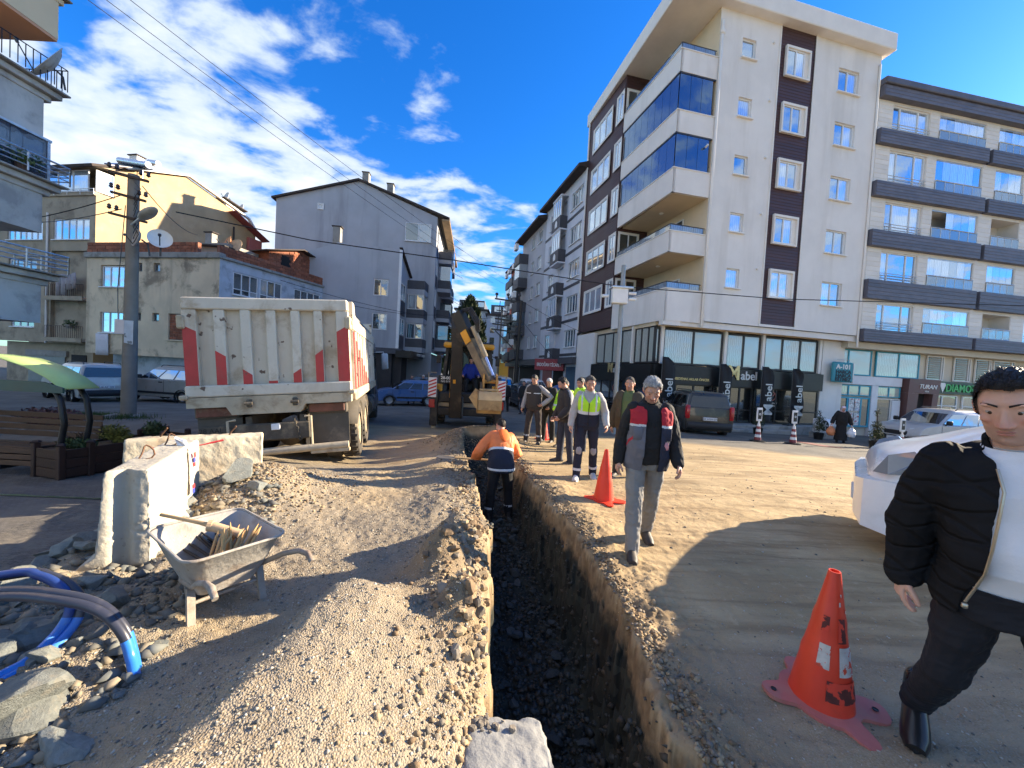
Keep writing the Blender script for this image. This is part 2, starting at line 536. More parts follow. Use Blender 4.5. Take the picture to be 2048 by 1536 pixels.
def ground_mat():
    m = bpy.data.materials.new('site_ground'); m.use_nodes = True
    w = N(m.node_tree)
    co = w.n('ShaderNodeTexCoord').outputs['Object']
    a1 = w.n('ShaderNodeAttribute', attribute_name='soil'); a2 = w.n('ShaderNodeAttribute', attribute_name='soil2')
    s1 = w.n('ShaderNodeSeparateXYZ'); w.set(s1, 0, a1.outputs['Vector'])
    s2 = w.n('ShaderNodeSeparateXYZ'); w.set(s2, 0, a2.outputs['Vector'])
    gravel, rock, brown = s1.outputs
    plaza, asph, bank = s2.outputs
    so = w.n('ShaderNodeSeparateXYZ'); w.set(so, 0, co)
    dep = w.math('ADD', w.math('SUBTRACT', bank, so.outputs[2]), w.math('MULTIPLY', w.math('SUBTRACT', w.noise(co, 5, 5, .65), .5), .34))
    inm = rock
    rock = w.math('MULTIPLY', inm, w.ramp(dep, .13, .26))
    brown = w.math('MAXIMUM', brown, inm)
    n1 = w.noise(co, 1.1, 7, .62, .2); n2 = w.noise(co, 9, 6, .65); n3 = w.noise(co, 60, 4, .6)
    mp = w.n('ShaderNodeMapping'); w.set(mp, 'Vector', co); w.set(mp, 'Rotation', (0, 0, R(-17))); w.set(mp, 'Scale', (.22, 2.2, 1))
    trk = w.noise(mp.outputs[0], 2.6, 7, .62, .25)
    sand = w.mix(w.ramp(n1, .3, .7), (.34, .245, .128, 1), (.47, .35, .195, 1))
    sand = w.mix(w.ramp(trk, .42, .66), sand, (.27, .19, .10, 1))
    sand = w.mix(w.math('MULTIPLY', w.ramp(n2, .55, .72), .5), sand, (.52, .41, .25, 1))
    sand = w.mix(w.math('MULTIPLY', w.ramp(n3, .60, .70), .45), sand, (.13, .10, .07, 1))
    v = w.n('ShaderNodeTexVoronoi', feature='F1'); w.set(v, 'Vector', co); w.set(v, 'Scale', 115); w.set(v, 'Randomness', 1.0)
    vs = w.n('ShaderNodeSeparateXYZ'); w.set(vs, 0, v.outputs['Color'])
    peb = w.mix(vs.outputs[0], (.20, .18, .15, 1), (.43, .40, .35, 1))
    peb = w.mix(w.ramp(vs.outputs[1], .6, .8), peb, (.27, .21, .14, 1))
    peb = w.mix(w.ramp(v.outputs[0], .25, .75), peb, (.17, .13, .08, 1))
    gcol = w.mix(w.math('MULTIPLY', w.ramp(n2, .35, .6), .75), (.295, .25, .185, 1), peb)
    col = w.mix(w.math('MULTIPLY', gravel, .85), sand, gcol)
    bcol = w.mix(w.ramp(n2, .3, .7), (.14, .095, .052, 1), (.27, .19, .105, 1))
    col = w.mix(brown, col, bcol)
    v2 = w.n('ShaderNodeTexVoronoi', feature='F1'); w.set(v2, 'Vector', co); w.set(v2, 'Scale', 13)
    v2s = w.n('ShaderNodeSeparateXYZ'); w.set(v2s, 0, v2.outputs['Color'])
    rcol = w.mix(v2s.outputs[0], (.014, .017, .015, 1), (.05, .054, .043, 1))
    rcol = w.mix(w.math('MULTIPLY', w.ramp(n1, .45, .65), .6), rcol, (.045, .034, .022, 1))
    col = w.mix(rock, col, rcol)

    br = w.n('ShaderNodeTexBrick', offset=.5); w.set(br, 'Vector', co); w.set(br, 'Scale', 5.0); w.set(br, 'Mortar Size', .012)
    w.set(br, 'Color1', (.118, .108, .096, 1)); w.set(br, 'Color2', (.155, .142, .125, 1)); w.set(br, 'Mortar', (.05, .045, .04, 1)); w.set(br, 'Brick Width', .5); w.set(br, 'Row Height', .25)
    pcol = w.mix(w.math('MULTIPLY', w.ramp(n1, .4, .7), .6), br.outputs[0], (.2, .175, .14, 1))
    col = w.mix(plaza, col, pcol)
    acol = w.mix(w.ramp(n1, .3, .7), (.10, .093, .082, 1), (.165, .152, .13, 1))
    acol = w.mix(w.math('MULTIPLY', w.ramp(trk, .5, .7), .5), acol, (.22, .19, .15, 1))
    col = w.mix(asph, col, acol)
    b = w.n('ShaderNodeBsdfPrincipled'); w.set(b, 'Base Color', col); w.set(b, 'Roughness', .93); w.set(b, 'Specular IOR Level', .25)
    h = w.math('ADD', w.math('MULTIPLY', n3, .5), w.math('MULTIPLY', n2, .8))
    hp = w.math('MULTIPLY', w.math('SUBTRACT', .5, v.outputs[0]), w.math('MULTIPLY', gravel, .75))
    h = w.math('ADD', h, hp)
    bp = w.n('ShaderNodeBump'); w.set(bp, 'Strength', .55); w.set(bp, 'Distance', .018); w.set(bp, 'Height', h)
    w.set(b, 'Normal', bp.outputs[0])
    o = w.n('ShaderNodeOutputMaterial'); w.t.links.new(b.outputs[0], o.inputs[0])
    return m

MAT_GROUND = ground_mat()

def ground_patch(name, xs, ys, dz=0.0, hole=None):
    X, Y = np.meshgrid(xs, ys)
    z, g, rk, br, pl, asp, bk = ground_fields(X.ravel(), Y.ravel())
    nx, ny = len(xs), len(ys)
    V = np.stack([X.ravel(), Y.ravel(), z + dz], 1)
    idx = np.arange(nx * ny).reshape(ny, nx)
    Fq = np.stack([idx[:-1, :-1].ravel(), idx[:-1, 1:].ravel(), idx[1:, 1:].ravel(), idx[1:, :-1].ravel()], 1)
    if hole:
        cx = (X[:-1, :-1] + X[1:, 1:]).ravel() / 2; cy = (Y[:-1, :-1] + Y[1:, 1:]).ravel() / 2
        keep = ~((cx > hole[0]) & (cx < hole[1]) & (cy > hole[2]) & (cy < hole[3]))
        Fq = Fq[keep]
    me = np_mesh(name, V, Fq, MAT_GROUND, smooth=True)
    for nm, arr in (('soil', (g, rk, br)), ('soil2', (pl, asp, bk))):
        at = me.attributes.new(nm, 'FLOAT_VECTOR', 'POINT')
        at.data.foreach_set('vector', np.stack(arr, 1).astype(np.float32).ravel())
    o = link(name, me)
    return tag(o, kind='structure')

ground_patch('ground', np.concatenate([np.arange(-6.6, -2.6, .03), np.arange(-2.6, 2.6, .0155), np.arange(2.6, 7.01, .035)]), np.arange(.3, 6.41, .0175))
ground_patch('road', np.arange(-15, 18.01, .09), np.arange(6.36, 17.05, .075))
far_x = np.concatenate([np.linspace(-600, -40, 15), np.arange(-36, -15, 3), np.array([-15, -14.9]), np.arange(-12, 17, 3), np.array([17.9, 18.]), np.arange(21, 40, 3), np.linspace(50, 600, 12)])
far_y = np.concatenate([np.linspace(-200, -5, 8), np.array([-1, .35]), np.array([3, 6.5, 9, 12, 14, 16.9]), np.arange(19, 60, 3), np.linspace(70, 900, 16)])

def far_ground():
    xs = np.array(sorted(set([-600, -300, -150, -80, -50, -36, -30, -25, -20, -15, -10.8, -6.5, 0, 6.9, 12, 17.9, 22, 28, 36, 50, 80, 150, 300, 600])))
    ys = np.array(sorted(set([-200, -80, -30, -10, -2, .36, 3, 6.4, 9, 12, 14.5, 16.98, 20, 24, 28, 34, 40, 50, 70, 100, 150, 300, 900])))
    X, Y = np.meshgrid(xs, ys)
    z, g, rk, br, pl, asp, bk = ground_fields(X.ravel(), Y.ravel())
    nx, ny = len(xs), len(ys)
    V = np.stack([X.ravel(), Y.ravel(), z - .03], 1)
    idx = np.arange(nx * ny).reshape(ny, nx)
    Fq = np.stack([idx[:-1, :-1].ravel(), idx[:-1, 1:].ravel(), idx[1:, 1:].ravel(), idx[1:, :-1].ravel()], 1)
    cx = (X[:-1, :-1] + X[1:, 1:]).ravel() / 2; cy = (Y[:-1, :-1] + Y[1:, 1:]).ravel() / 2
    in1 = (cx > -6.5) & (cx < 6.9) & (cy > .36) & (cy < 6.4)
    in2 = (cx > -15) & (cx < 17.9) & (cy > 6.4) & (cy < 16.98)
    me = np_mesh('street', V, Fq[~(in1 | in2)], MAT_GROUND, smooth=True)
    for nm, arr in (('soil', (g * 0, rk * 0, br * 0)), ('soil2', (pl, asp, bk))):
        at = me.attributes.new(nm, 'FLOAT_VECTOR', 'POINT')
        at.data.foreach_set('vector', np.stack(arr, 1).astype(np.float32).ravel())
    tag(link('street', me), kind='structure')

far_ground()
# ================================================================== building kit
CREAM = mat('cream_render', (.74, .70, .65), .85, .05, .6, .25, 60, streak=((.45, .40, .33), .25, 1.2))
CREAM2 = mat('cream_trim', (.76, .72, .66), .8, .05, 1.0, .1, 60)
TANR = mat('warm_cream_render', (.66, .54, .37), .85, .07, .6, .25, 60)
CLAD = mat('brown_siding', (.062, .030, .030), .5, .14, 1.5, .12, 40, rv=.10)
WFRAME = mat('white_window_frame', (.74, .74, .73), .45, .05, 3)
DFRAME = mat('dark_metal_frame', (.030, .028, .028), .4, .2, 3)
RAILM = mat('grey_metal_rail', (.07, .075, .085), .35, .2, 3, metal=.6)
STEEL = mat('pale_steel', (.55, .58, .60), .35, .12, 4, metal=.7)
BLACKP = mat('black_panel', (.012, .012, .013), .35, .3, 3)
DARKIN = mat('dark_interior', (.02, .018, .017), .8, .3, 2)
CONC = mat('old_concrete', (.30, .285, .255), .9, .15, 1.5, .35, 30, dirt=((.12, .11, .095), .6, 1.7))
GREYR = mat('grey_render', (.41, .42, .445), .88, .07, .5, .2, 50, streak=((.20, .20, .215), .45, .9))
GREYL = mat('light_grey_render', (.42, .43, .46), .85, .06, .7, .2, 50, streak=((.3, .3, .32), .35, 1.0))
CHAR = mat('charcoal_panel', (.075, .075, .085), .6, .12, 2, .1, 30)
ROOFT = mat('dark_roof', (.055, .042, .036), .8, .25, 3, .3, 20)
BRICK = mat('hollow_red_brick', (.30, .105, .055), .9, .18, 6, .35, 40, rv=.28, dirt=((.16, .11, .085), .4, 5))
BRICKB = mat('brick_wall_body', (.25, .10, .06), .9, .3, 5, .3, 30)
MORT = mat('brick_mortar', (.26, .22, .18), .95, .2, 4, .4, 40)
GL = glass_mat('window_glass', (.05, .09, .15), (.60, .64, .70), .62, .42)
GLB = glass_mat('window_glass_blue', (.06, .09, .14), (.62, .67, .74), .5, .48, (.78, .90, 1.0))
GLD = glass_mat('window_glass_dark', (.025, .032, .04), (.40, .40, .40), .22, .16)
GLT = glass_mat('window_glass_tinted', (.006, .012, .028), (.02, .03, .05), .1, .22, (.42, .60, .85))
GLS = glass_mat('shop_glass_blind', (.46, .48, .42), (.56, .57, .50), .5, .10)
GLK = glass_mat('shop_glass_black', (.008, .008, .009), (.02, .02, .02), .2, .10)
GLR = glass_mat('rail_glass', (.10, .13, .16), (.22, .26, .30), .5, .12)

def wall(mb, u0, u1, z0, z1, ops=(), y=0.0, depth=.14):
    """wall face at y with openings (ua, ub, za, zb) whose reveals go back by depth"""
    us = sorted(set([u0, u1] + [min(max(v, u0), u1) for o in ops for v in o[:2]]))
    zs = sorted(set([z0, z1] + [min(max(v, z0), z1) for o in ops for v in o[2:4]]))
    for i in range(len(us) - 1):
        for j in range(len(zs) - 1):
            cu, cz = (us[i] + us[i + 1]) / 2, (zs[j] + zs[j + 1]) / 2
            if any(o[0] < cu < o[1] and o[2] < cz < o[3] for o in ops): continue
            mb.quad((us[i], y, zs[j]), (us[i + 1], y, zs[j]), (us[i + 1], y, zs[j + 1]), (us[i], y, zs[j + 1]))
    for a, b, c, d in [o[:4] for o in ops]:
        e = y + depth
        mb.quad((a, y, c), (a, y, d), (a, e, d), (a, e, c))
        mb.quad((b, y, d), (b, y, c), (b, e, c), (b, e, d))
        mb.quad((a, y, d), (b, y, d), (b, e, d), (a, e, d))
        mb.quad((b, y, c), (a, y, c), (a, e, c), (b, e, c))
        mb.quad((a, e, c), (a, e, d), (b, e, d), (b, e, c)[:3])

_wc = {}

def pane_mesh(w, h, m):
    k = ('pane', round(w, 2), round(h, 2), m.name)
    if k not in _wc:
        _wc[k] = MB().box((0, 0, 0), (w, .012, h)).mesh('pane', m)
    return _wc[k]

def window(parent, T, u, z, w, h, cols=2, rows=(1.0,), fr=None, gl=None, y=.06, bar=.055, sill=True, surround=0.0, smat=None, name='window', panes=True):
    """framed window whose lower corner lies at (u, z) on the facade T; panes are sub-parts"""
    fr, gl = fr or WFRAME, gl or GL
    cw = cols if isinstance(cols, (list, tuple)) else [1.0 / cols] * cols
    key = (round(w, 3), round(h, 3), tuple(cw), tuple(rows), fr.name, sill, surround, bar, smat.name if smat else '')
    if key not in _wc:
        mb = MB()
        mb.box((0, 0, 0), (bar, .07, h)); mb.box((w - bar, 0, 0), (w, .07, h))
        mb.box((bar, 0, 0), (w - bar, .07, bar)); mb.box((bar, 0, h - bar), (w - bar, .07, h))
        x = 0
        for c in cw[:-1]:
            x += c * w
            mb.box((x - bar * .55, -.004, bar), (x + bar * .55, .066, h - bar))
        zz = 0
        for c in rows[:-1]:
            zz += c * h
            mb.box((bar, .004, zz - bar * .4), (w - bar, .06, zz + bar * .4))
        if sill:
            mb.mi = 1
            mb.box((-.07, -.11 - y, -.055), (w + .07, .0, -.004))
            mb.mi = 0
        if surround:
            mb.mi = 1
            s_ = surround
            mb.box((-s_, -y - .07, -s_), (-.002, .0, h + s_)); mb.box((w + .002, -y - .07, -s_), (w + s_, .0, h + s_))
            mb.box((-.002, -y - .068, h + .002), (w + .002, .0, h + s_)); mb.box((-.002, -y - .068, -s_), (w + .002, .0, -.002))
        _wc[key] = mb.mesh('window', [fr, smat or WFRAME])
    o = link(name, _wc[key], parent, T @ tr(u, y, z))
    if panes:
        x = 0
        for c in cw:
            zz = 0
            for rr in rows:
                pw, ph = c * w - bar, rr * h - bar
                link('pane', pane_mesh(pw, ph, gl), o, tr(x * 1.0 + bar / 2, .034, zz + bar / 2))
                zz += rr * h
            x += c * w
    else:
        link('pane', pane_mesh(w - bar, h - bar, gl), o, tr(bar / 2, .034, bar / 2))
    return o

_pc = {}

def plank(parent, T, u, z, L, h, m, t=.022, name='plank', y=0.0, tilt=True):
    """one lapped board: its lower edge stands proud"""
    k = (round(L, 2), round(h, 3), m.name, t)
    if k not in _pc:
        _pc[k] = MB().add([(0, -t * .35, h), (L, -t * .35, h), (L, -t, .012), (0, -t, .012), (0, .01, h), (L, .01, h), (L, -t * .6, 0), (0, -t * .6, 0), (0, .01, 0), (L, .01, 0)],
                          [(3, 2, 1, 0), (7, 6, 2, 3), (0, 1, 5, 4), (8, 9, 6, 7), (2, 6, 9, 5, 1), (4, 8, 7, 3, 0)]).mesh(name, m)
    return link(name, _pc[k], parent, T @ tr(u, y, z))

def rail(mb, pts, h, posts=1.2, r=.02, mids=2, base=.0):
    """railing along a list of points"""
    P_ = [Vector(p) for p in pts]
    for a, b in zip(P_[:-1], P_[1:]):
        L = (b - a).length; n = max(1, int(round(L / posts)))
        for k in range(n + 1):
            p = a.lerp(b, k / n)
            mb.cyl(p, p + Vector((0, 0, h)), r, n=6)
        for k in range(mids + 1):
            dz = Vector((0, 0, h - k * h / (mids + 1)))
            mb.cyl(a + dz, b + dz, r * (1.2 if k == 0 else .75), n=6)
# ================================================================== corner apartment block with the black shop

def corner_block():
    O = Vector((6.9, 18.07, 0))
    uf, ul = Vector((.976, .218, 0)).normalized(), Vector((-.2186, .976, 0)).normalized()
    ul = Vector((-.255, .967, 0)).normalized()
    bld = thing('apartment_block', O, 'cream apartment block with dark brown siding, corner balconies and a black shop below', 'apartment block')
    TF = frame((0, 0, 0), uf, (-.218, .976))
    TL = frame((0, 0, 0), ul, (.976, .218))
    S = 1.95
    W, D = S + 9.75, 9.65
    ZS = [4.62, 7.68, 10.42, 13.16, 15.88, 19.2]
    sills = [6.35, 9.02, 11.74, 14.46, 17.2]
    # ---- front wall
    ops = []
    for z in sills:
        ops += [(S + 1.27, S + 2.03, z, z + .93)]
    w3 = [6.03, 8.70, 11.42, 14.14, 16.82]
    for z in w3: ops += [(S + 7.06, S + 8.38, z, z + 1.2)]
    mb = MB(TF)
    wall(mb, S, S + 3.42, 4.62, 19.2, [o for o in ops if o[1] < S + 3.4])
    wall(mb, S + 5.5, W, 4.62, 19.2, [o for o in ops if o[0] > S + 5.5])
    mb.quad((S + 3.42, .03, 4.75), (S + 5.5, .03, 4.75), (S + 5.5, .03, 19.2), (S + 3.42, .03, 19.2))
    mb.box((S + 3.42, -.03, 4.62), (S + 5.5, .02, 4.74))

    mb.quad((W, 0, 4.62), (W, D, 4.62), (W, D, 19.2), (W, 0, 19.2))
    mb.quad((W, D, -1), (0, D, -1), (0, D, 19.2), (W, D, 19.2))
    mb.quad((S, 4.9, 4.62), (S, 0, 4.62), (S, 0, 19.2), (S, 4.9, 19.2))
    mb.build('front_wall', CREAM, bld)
    mb = MB(TF)
    for u in (S + 3.36, S + 5.5): mb.box((u, -.035, 4.62), (u + .06, -.001, 19.2))
    mb.build('trim', CREAM2, bld)
    mb = MB(TF); mb.bbox((S + .02, -.10, 4.3), (S + .16, -.002, 18.6), .03); mb.bbox((S - .02, -.13, 17.95), (S + .2, -.003, 18.15), .03)
    mb.build('drainpipe', CREAM2, bld, smooth=40)
    mb = MB(TF); mb.bbox((W - .16, -.09, 4.0), (W - .05, -.002, 18.7), .03); mb.build('drainpipe', CREAM2, bld, smooth=40)
    for z in sills:
        window(bld, TF, S + 1.27, z, .76, .93, 1, gl=GLB, smat=CREAM2, y=.09)
    for i, z in enumerate(w3):
        window(bld, TF, S + 7.06, z, 1.32, 1.2, 2, gl=GLB, smat=CREAM2, y=.09)
    w2 = [6.12, 8.80, 11.52, 14.22, 16.92]
    for z in w2:
        o = window(bld, TF, S + 3.78, z, 1.08, 1.25, 2, gl=GLB, y=-.06, sill=False)
        mb = MB(TF)
        a, b, c, d = S + 3.70, S + 5.18, z - .08, z + 1.37
        mb.box((a, -.12, c), (a + .08, .0, d)); mb.box((b - .09, -.12, c), (b, .0, d)); mb.box((a + .08, -.12, d - .11), (b - .09, .0, d)); mb.box((a + .08, -.12, c), (b - .09, .0, c + .075))
        mb.box((a + 1.17, -.03, c + .08), (b - .091, .001, d - .111))
        mb.build('window_surround', CREAM2, bld)
    for k, z in enumerate(sills):
        MB(TF).cyl((S + 3.0, -.10, z + 1.05), (S + 3.0, .0, z + 1.05), .055, n=8).build('vent_cap', CREAM2, bld)
    hp = .152
    for i in range(int((19.2 - 4.76) / hp)):
        plank(bld, TF, S + 3.43, 4.76 + i * hp, 2.06, hp, CLAD, y=.03)
    # ---- side wall with siding
    opl = []
    wz = [5.92, 8.62, 11.36, 14.08, 16.80]
    mb = MB(TL)
    mb.quad((D, .03, 4.66), (4.9, .03, 4.66), (4.9, .03, 19.2), (D, .03, 19.2))
    mb.quad((4.9, .0, 4.66), (4.9, 2.1, 4.66), (4.9, 2.1, 19.2), (4.9, .0, 19.2))
    mb.build('side_wall', CLAD, bld)
    for i in range(int((19.2 - 4.7) / hp)):
        z = 4.70 + i * hp
        plank(bld, TL, 5.02, z, D - 5.02, hp, CLAD, y=.03)
    TR = TL @ tr(4.9, 0, 0) @ rotm(0, 0, R(90))
    TR = frame(ul * 4.9, uf, ul)
    for i in range(int((19.2 - 4.7) / hp)):
        plank(bld, TR, .04, 4.70 + i * hp, 1.9, hp, CLAD, y=-.02)
    for z in wz:
        window(bld, TL, 6.32, z, 2.5, 1.42, 3, gl=GL, y=-.05, sill=False, surround=.11, smat=CREAM2)
    for k, z in enumerate(wz):
        window(bld, TL, 4.98, z + .02, .72, 1.5, 2, gl=GL, y=-.06, sill=False, surround=.09, smat=CREAM2)
        window(bld, TR, .12, z + .02, 1.2, 1.5, 2, gl=GLD, y=-.09, sill=False, surround=.08, smat=CREAM2)
    mb = MB(TL); mb.box((D - .12, -.05, 4.66), (D + .02, .0, 19.2)); mb.build('corner_trim', CREAM2, bld)

    mb = MB(TL)
    mb.quad((4.9, S, 4.62), (0, S, 4.62), (0, S, 19.2), (4.9, S, 19.2))
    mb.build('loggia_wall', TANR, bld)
    for z in [4.86, 7.9, 10.66, 13.4, 16.1]:
        window(bld, TL @ tr(0, S - .12, 0), 1.6, z, 1.5, 2.1, 2, gl=GLD, sill=False, y=.03, name='balcony_door')
    for z in [7.40, 10.14, 12.9, 18.2]:
        MB(TL).lathe([(0, 0), (.1, 0), (.12, -.03), (.08, -.07), (0, -.08)], (2.2, 1.0, z + .27), n=12).build('ceiling_lamp', CREAM2, bld, smooth=50)
    # ---- balconies
    pan = [(4.50, 5.98), (7.68, 8.64), (10.42, 11.52), (13.16, 14.14), (15.88, 16.88)]
    for i, (a, b) in enumerate(pan):
        b_ = MB(TF)
        b_.box((0, 0, a), (S + .02, .14, b))
        b_.build('balcony_front', CREAM, bld)
        MB(TL).box((.0, 0, a), (4.9, .14, b)).build('balcony_side', CREAM, bld)
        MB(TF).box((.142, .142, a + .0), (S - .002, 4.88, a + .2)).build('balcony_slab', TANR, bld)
        cp = MB(TF).box((-.03, -.03, b + .001), (S, .17, b + .04)); cp.T = TL; cp.box((.172, -.03, b + .001), (4.9, .17, b + .039))
        cp.build('coping', CREAM2, bld)
        rl = MB(TF)
        zr = b + .04
        rl.T = TF
        L = .30
        rl.cyl((.07, .07, zr + L), (S - .05, .07, zr + L), .022, n=6)
        for u in (.07, .7, 1.3, S - .12): rl.cyl((u, .07, zr), (u, .07, zr + L), .016, n=6)
        rl.T = TL
        rl.cyl((.07, .07, zr + L), (4.85, .07, zr + L), .022, n=6)
        for u in (.9, 1.8, 2.7, 3.6, 4.5): rl.cyl((u, .07, zr), (u, .07, zr + L), .016, n=6)
        rl.build('balcony_rail', RAILM, bld)
        MB(TF).box((.09, .062, zr + .03), (S - .14, .072, zr + L - .03)).build('rail_pane', GLR, bld)
        MB(TL).box((.09, .062, zr + .03), (4.8, .072, zr + L - .03)).build('rail_pane', GLR, bld)
    for za, zb in ((11.57, 13.16), (14.19, 15.88)):
        n = 3
        for k in range(n):
            x0 = .06 + k * (S - .2) / n
            MB(TF).box((x0 + .008, .045, za + .0), (x0 + (S - .2) / n - .008, .057, zb - .03)).build('folding_pane', GLT, bld)
        for k in range(8):
            x0 = .08 + k * 4.8 / 8
            MB(TL).box((x0 + .008, .045, za), (x0 + .6 - .008, .057, zb - .03)).build('folding_pane', GLT, bld)
        fr = MB(TF).box((.0, .02, zb - .06), (S, .08, zb - .001)); fr.T = TL; fr.box((.082, .02, zb - .06), (4.88, .08, zb - .001))
        fr.build('glazing_track', RAILM, bld)
    MB(TF).cyl((S - .35, -.16, 12.75), (S - .35, .0, 12.7), .05, n=8).build('balcony_camera', WFRAME, bld)
    # ---- roof overhang
    ov = MB(TF)
    ov.bbox((-.42, -.45, 19.2), (W + .35, D + .4, 20.05), .04)
    ov.build('roof_fascia', CREAM2, bld)
    # ---- shop storey
    sb = .62
    mb = MB(TF)
    mb.box((.02, sb + .05, 4.32), (W, D, 4.615))
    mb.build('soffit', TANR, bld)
    mb = MB(TF)
    mb.box((.0, .02, 4.30), (.9, .36, 4.50)); mb.box((.2, .1, 4.31), (W, .14, 4.60))
    mb.build('soffit_beam', CREAM, bld)
    mb = MB(TF)
    for u in (.35, 3.95, 6.25, W - 1.75): mb.box((u, sb - .03, 2.5), (u + .16, sb + .3, 4.32))
    mb.T = TL
    for u in (2.55, 7.0): mb.box((u, .02, 2.5), (u + .12, .3, 4.45))
    mb.build('pillar', CREAM2, bld)
    MB(TF).box((W - 1.5, sb, -.9), (W, D - .2, 4.31)).build('end_wall', CREAM, bld)
    mz0, mz1 = 2.50, 4.25
    for (a, b, n) in ((.02, .34, 1), (.52, 3.92, 2), (4.12, 6.22, 2), (6.45, W - 1.78, 3)):
        window(bld, TF @ tr(0, sb, 0), a, mz0, b - a, mz1 - mz0, n, fr=DFRAME, gl=GLS, y=.06, sill=False, bar=.09, name='mezzanine_window')
    for (a, b, n) in ((.66, 2.5, 3), (2.72, 6.9, 4)):
        window(bld, TL, a, mz0, b - a, mz1 - mz0 + .1, n, fr=DFRAME, gl=GLS, y=.10, sill=False, bar=.08, name='mezzanine_window')

    MB(TF).box((.0, sb - .14, 1.55), (W - 1.5, sb + .06, 2.46)).build('shop_fascia', BLACKP, bld)
    MB(TL).box((sb + .07, -.06, 1.55), (7.1, .1, 2.46)).build('shop_fascia', BLACKP, bld)
    fz0 = -.30
    for (a, b, c) in ((.3, 3.4, [.34, .33, .33]), (3.5, 5.9, [.33, .34, .33]), (6.0, W - 2.9, [.5, .5]), (W - 2.85, W - 1.55, [1.0])):
        window(bld, TF @ tr(0, sb, 0), a, fz0, b - a, 1.85, c, rows=(.36, .64), fr=DFRAME, gl=GLK, y=.03, sill=False, bar=.07, name='shop_window')
    for (a, b, n) in ((.8, 3.6, 2), (3.7, 7.0, 3)):
        window(bld, TL, a, fz0, b - a, 1.85, n, rows=(.36, .64), fr=DFRAME, gl=GLK, y=.05, sill=False, bar=.07, name='shop_window')
    MB(TL).box((7.1, .02, -1), (D, .3, 4.5)).build('side_wall_base', CREAM, bld)
    MB(TL).box((7.6, -.02, -.6), (8.6, .03, 1.6)).build('metal_shutter', CONC, bld)
    mb = MB(TF); mb.bbox((-.35, sb - .75, -1.1), (W - .6, sb + .3, fz0 - .01), .03); mb.T = TL; mb.bbox((sb + .4, -.3, -1.1), (8, .3, fz0 - .012), .03)
    mb.build('plinth', CONC, bld, smooth=30)
    MB(TF).bbox((1.0, sb - 1.15, -1.1), (7.6, sb - .752, -.47), .03).build('step', CONC, bld)

    GOLD = mat('gold_letter', (.62, .48, .22), .35, .12, 4, metal=.5)
    SILV = mat('silver_letter', (.55, .54, .52), .4, .1, 4, metal=.3)
    WPRT = mat('white_print', (.62, .60, .56), .7, .1, 4)
    TS = TF @ tr(0, sb - .15, 0)
    lettering('M', 1.0, TS @ tr(4.5, 0, 2.22), GOLD, bld, .03, .02, .95)
    lettering('abel', .62, TS @ tr(5.42, 0, 2.12), SILV, bld, .03, .008)
    TSL = frame((0, 0, 0), -ul, uf)
    lettering('M', .75, TSL @ tr(-4.55, -.07, 2.22), GOLD, bld, .03, .02)
    lettering('abel', .46, TSL @ tr(-3.85, -.07, 2.12), SILV, bld, .03, .008)
    lettering('NOBEDENAS AKLAR ÖNCER', .17, TS @ tr(2.0, 0, 1.80), GOLD, bld, .01, .002)
    TG = TF @ tr(0, sb + .04, 0)
    for k, (t, s_) in enumerate((('KOLTUK & YATAK', .14), ('Yemek - Yatak', .11), ('Oturma Grubu - Köşe', .11), ('Hatıran Mobilla Home', .12))):
        lettering(t, s_, TG @ tr(2.1, 0, 1.18 - k * .24), WPRT, bld, .003)
    lettering('Ev Tekstili\n& Çeyiz', .14, TG @ tr(7.2, 0, .72), WPRT, bld, .003)
    RED = mat('faded_red_print', (.35, .13, .11), .7, .1, 4)
    mbr = MB(TG); mbr.lathe([(.20, 0), (.24, 0), (.24, -.006), (.20, -.006), (.20, 0)], (7.15, 0, 1.15), 'y', 24); mbr.obox((7.0, -.002, 1.02), (7.3, -.002, 1.28), .006, .04)
    mbr.build('round_emblem', RED, bld)
    mbr = MB(frame((0, 0, 0), -ul, uf) @ tr(0, .02, 0)); mbr.lathe([(.17, 0), (.21, 0), (.21, -.006), (.17, -.006), (.17, 0)], (-4.1, 0, 1.1), 'y', 24)
    mbr.build('round_emblem', RED, bld)

    BAN = mat('black_banner_cloth', (.014, .013, .014), .8, .3, 3, .2, 20)
    for k, (x, lab) in enumerate(((.25, 'black feather banner with white lettering at the shop corner'), (3.45, 'black feather banner with white lettering behind the dark van'),
                                  (5.95, 'black feather banner with white lettering just past the shop door'), (7.85, 'creased black feather banner with white lettering near the potted conifer'))):
        bn = thing('banner', O + (TF @ Vector((x + .35, sb - .45, fz0))), lab, 'banner', 'feather banners in front of the black shop')
        bn.rotation_euler = (0, 0, math.atan2(uf.y, uf.x))
        rows = []
        H = 2.95 if k else 3.1
        sh = []
        for j in range(15):
            t = j / 14
            w_ = .74 if t < .8 else .74 * math.sqrt(max(0, 1 - ((t - .8) / .22) ** 2))
            w_ = max(w_, .2)
            z = .12 + t * (H - .12)
            rows.append([(-.37 + (0), .0, z)] + [(-.37 + w_ * q, .05 * math.sin(q * 5 + t * (9 if k == 3 else 4) + k) * (1.6 if k == 3 else .8), z) for q in (.25, .5, .75, 1.0)])
        me = MB(); me.loft(rows, False, False, closed=False)
        o = me.build('banner_cloth', BAN, bn, smooth=60)
        sm = o.modifiers.new('s', 'SOLIDIFY'); sm.thickness = .012
        MB().cyl((-.385, 0, 0), (-.385, 0, H + .02), .014, n=6).build('banner_pole', RAILM, bn)
        MB().bbox((-.6, -.2, 0), (-.15, .2, .03), .01).build('banner_foot', BLACKP, bn)
        TB = tr(.02, -.10, 0) @ rotm(0, R(-90), 0)
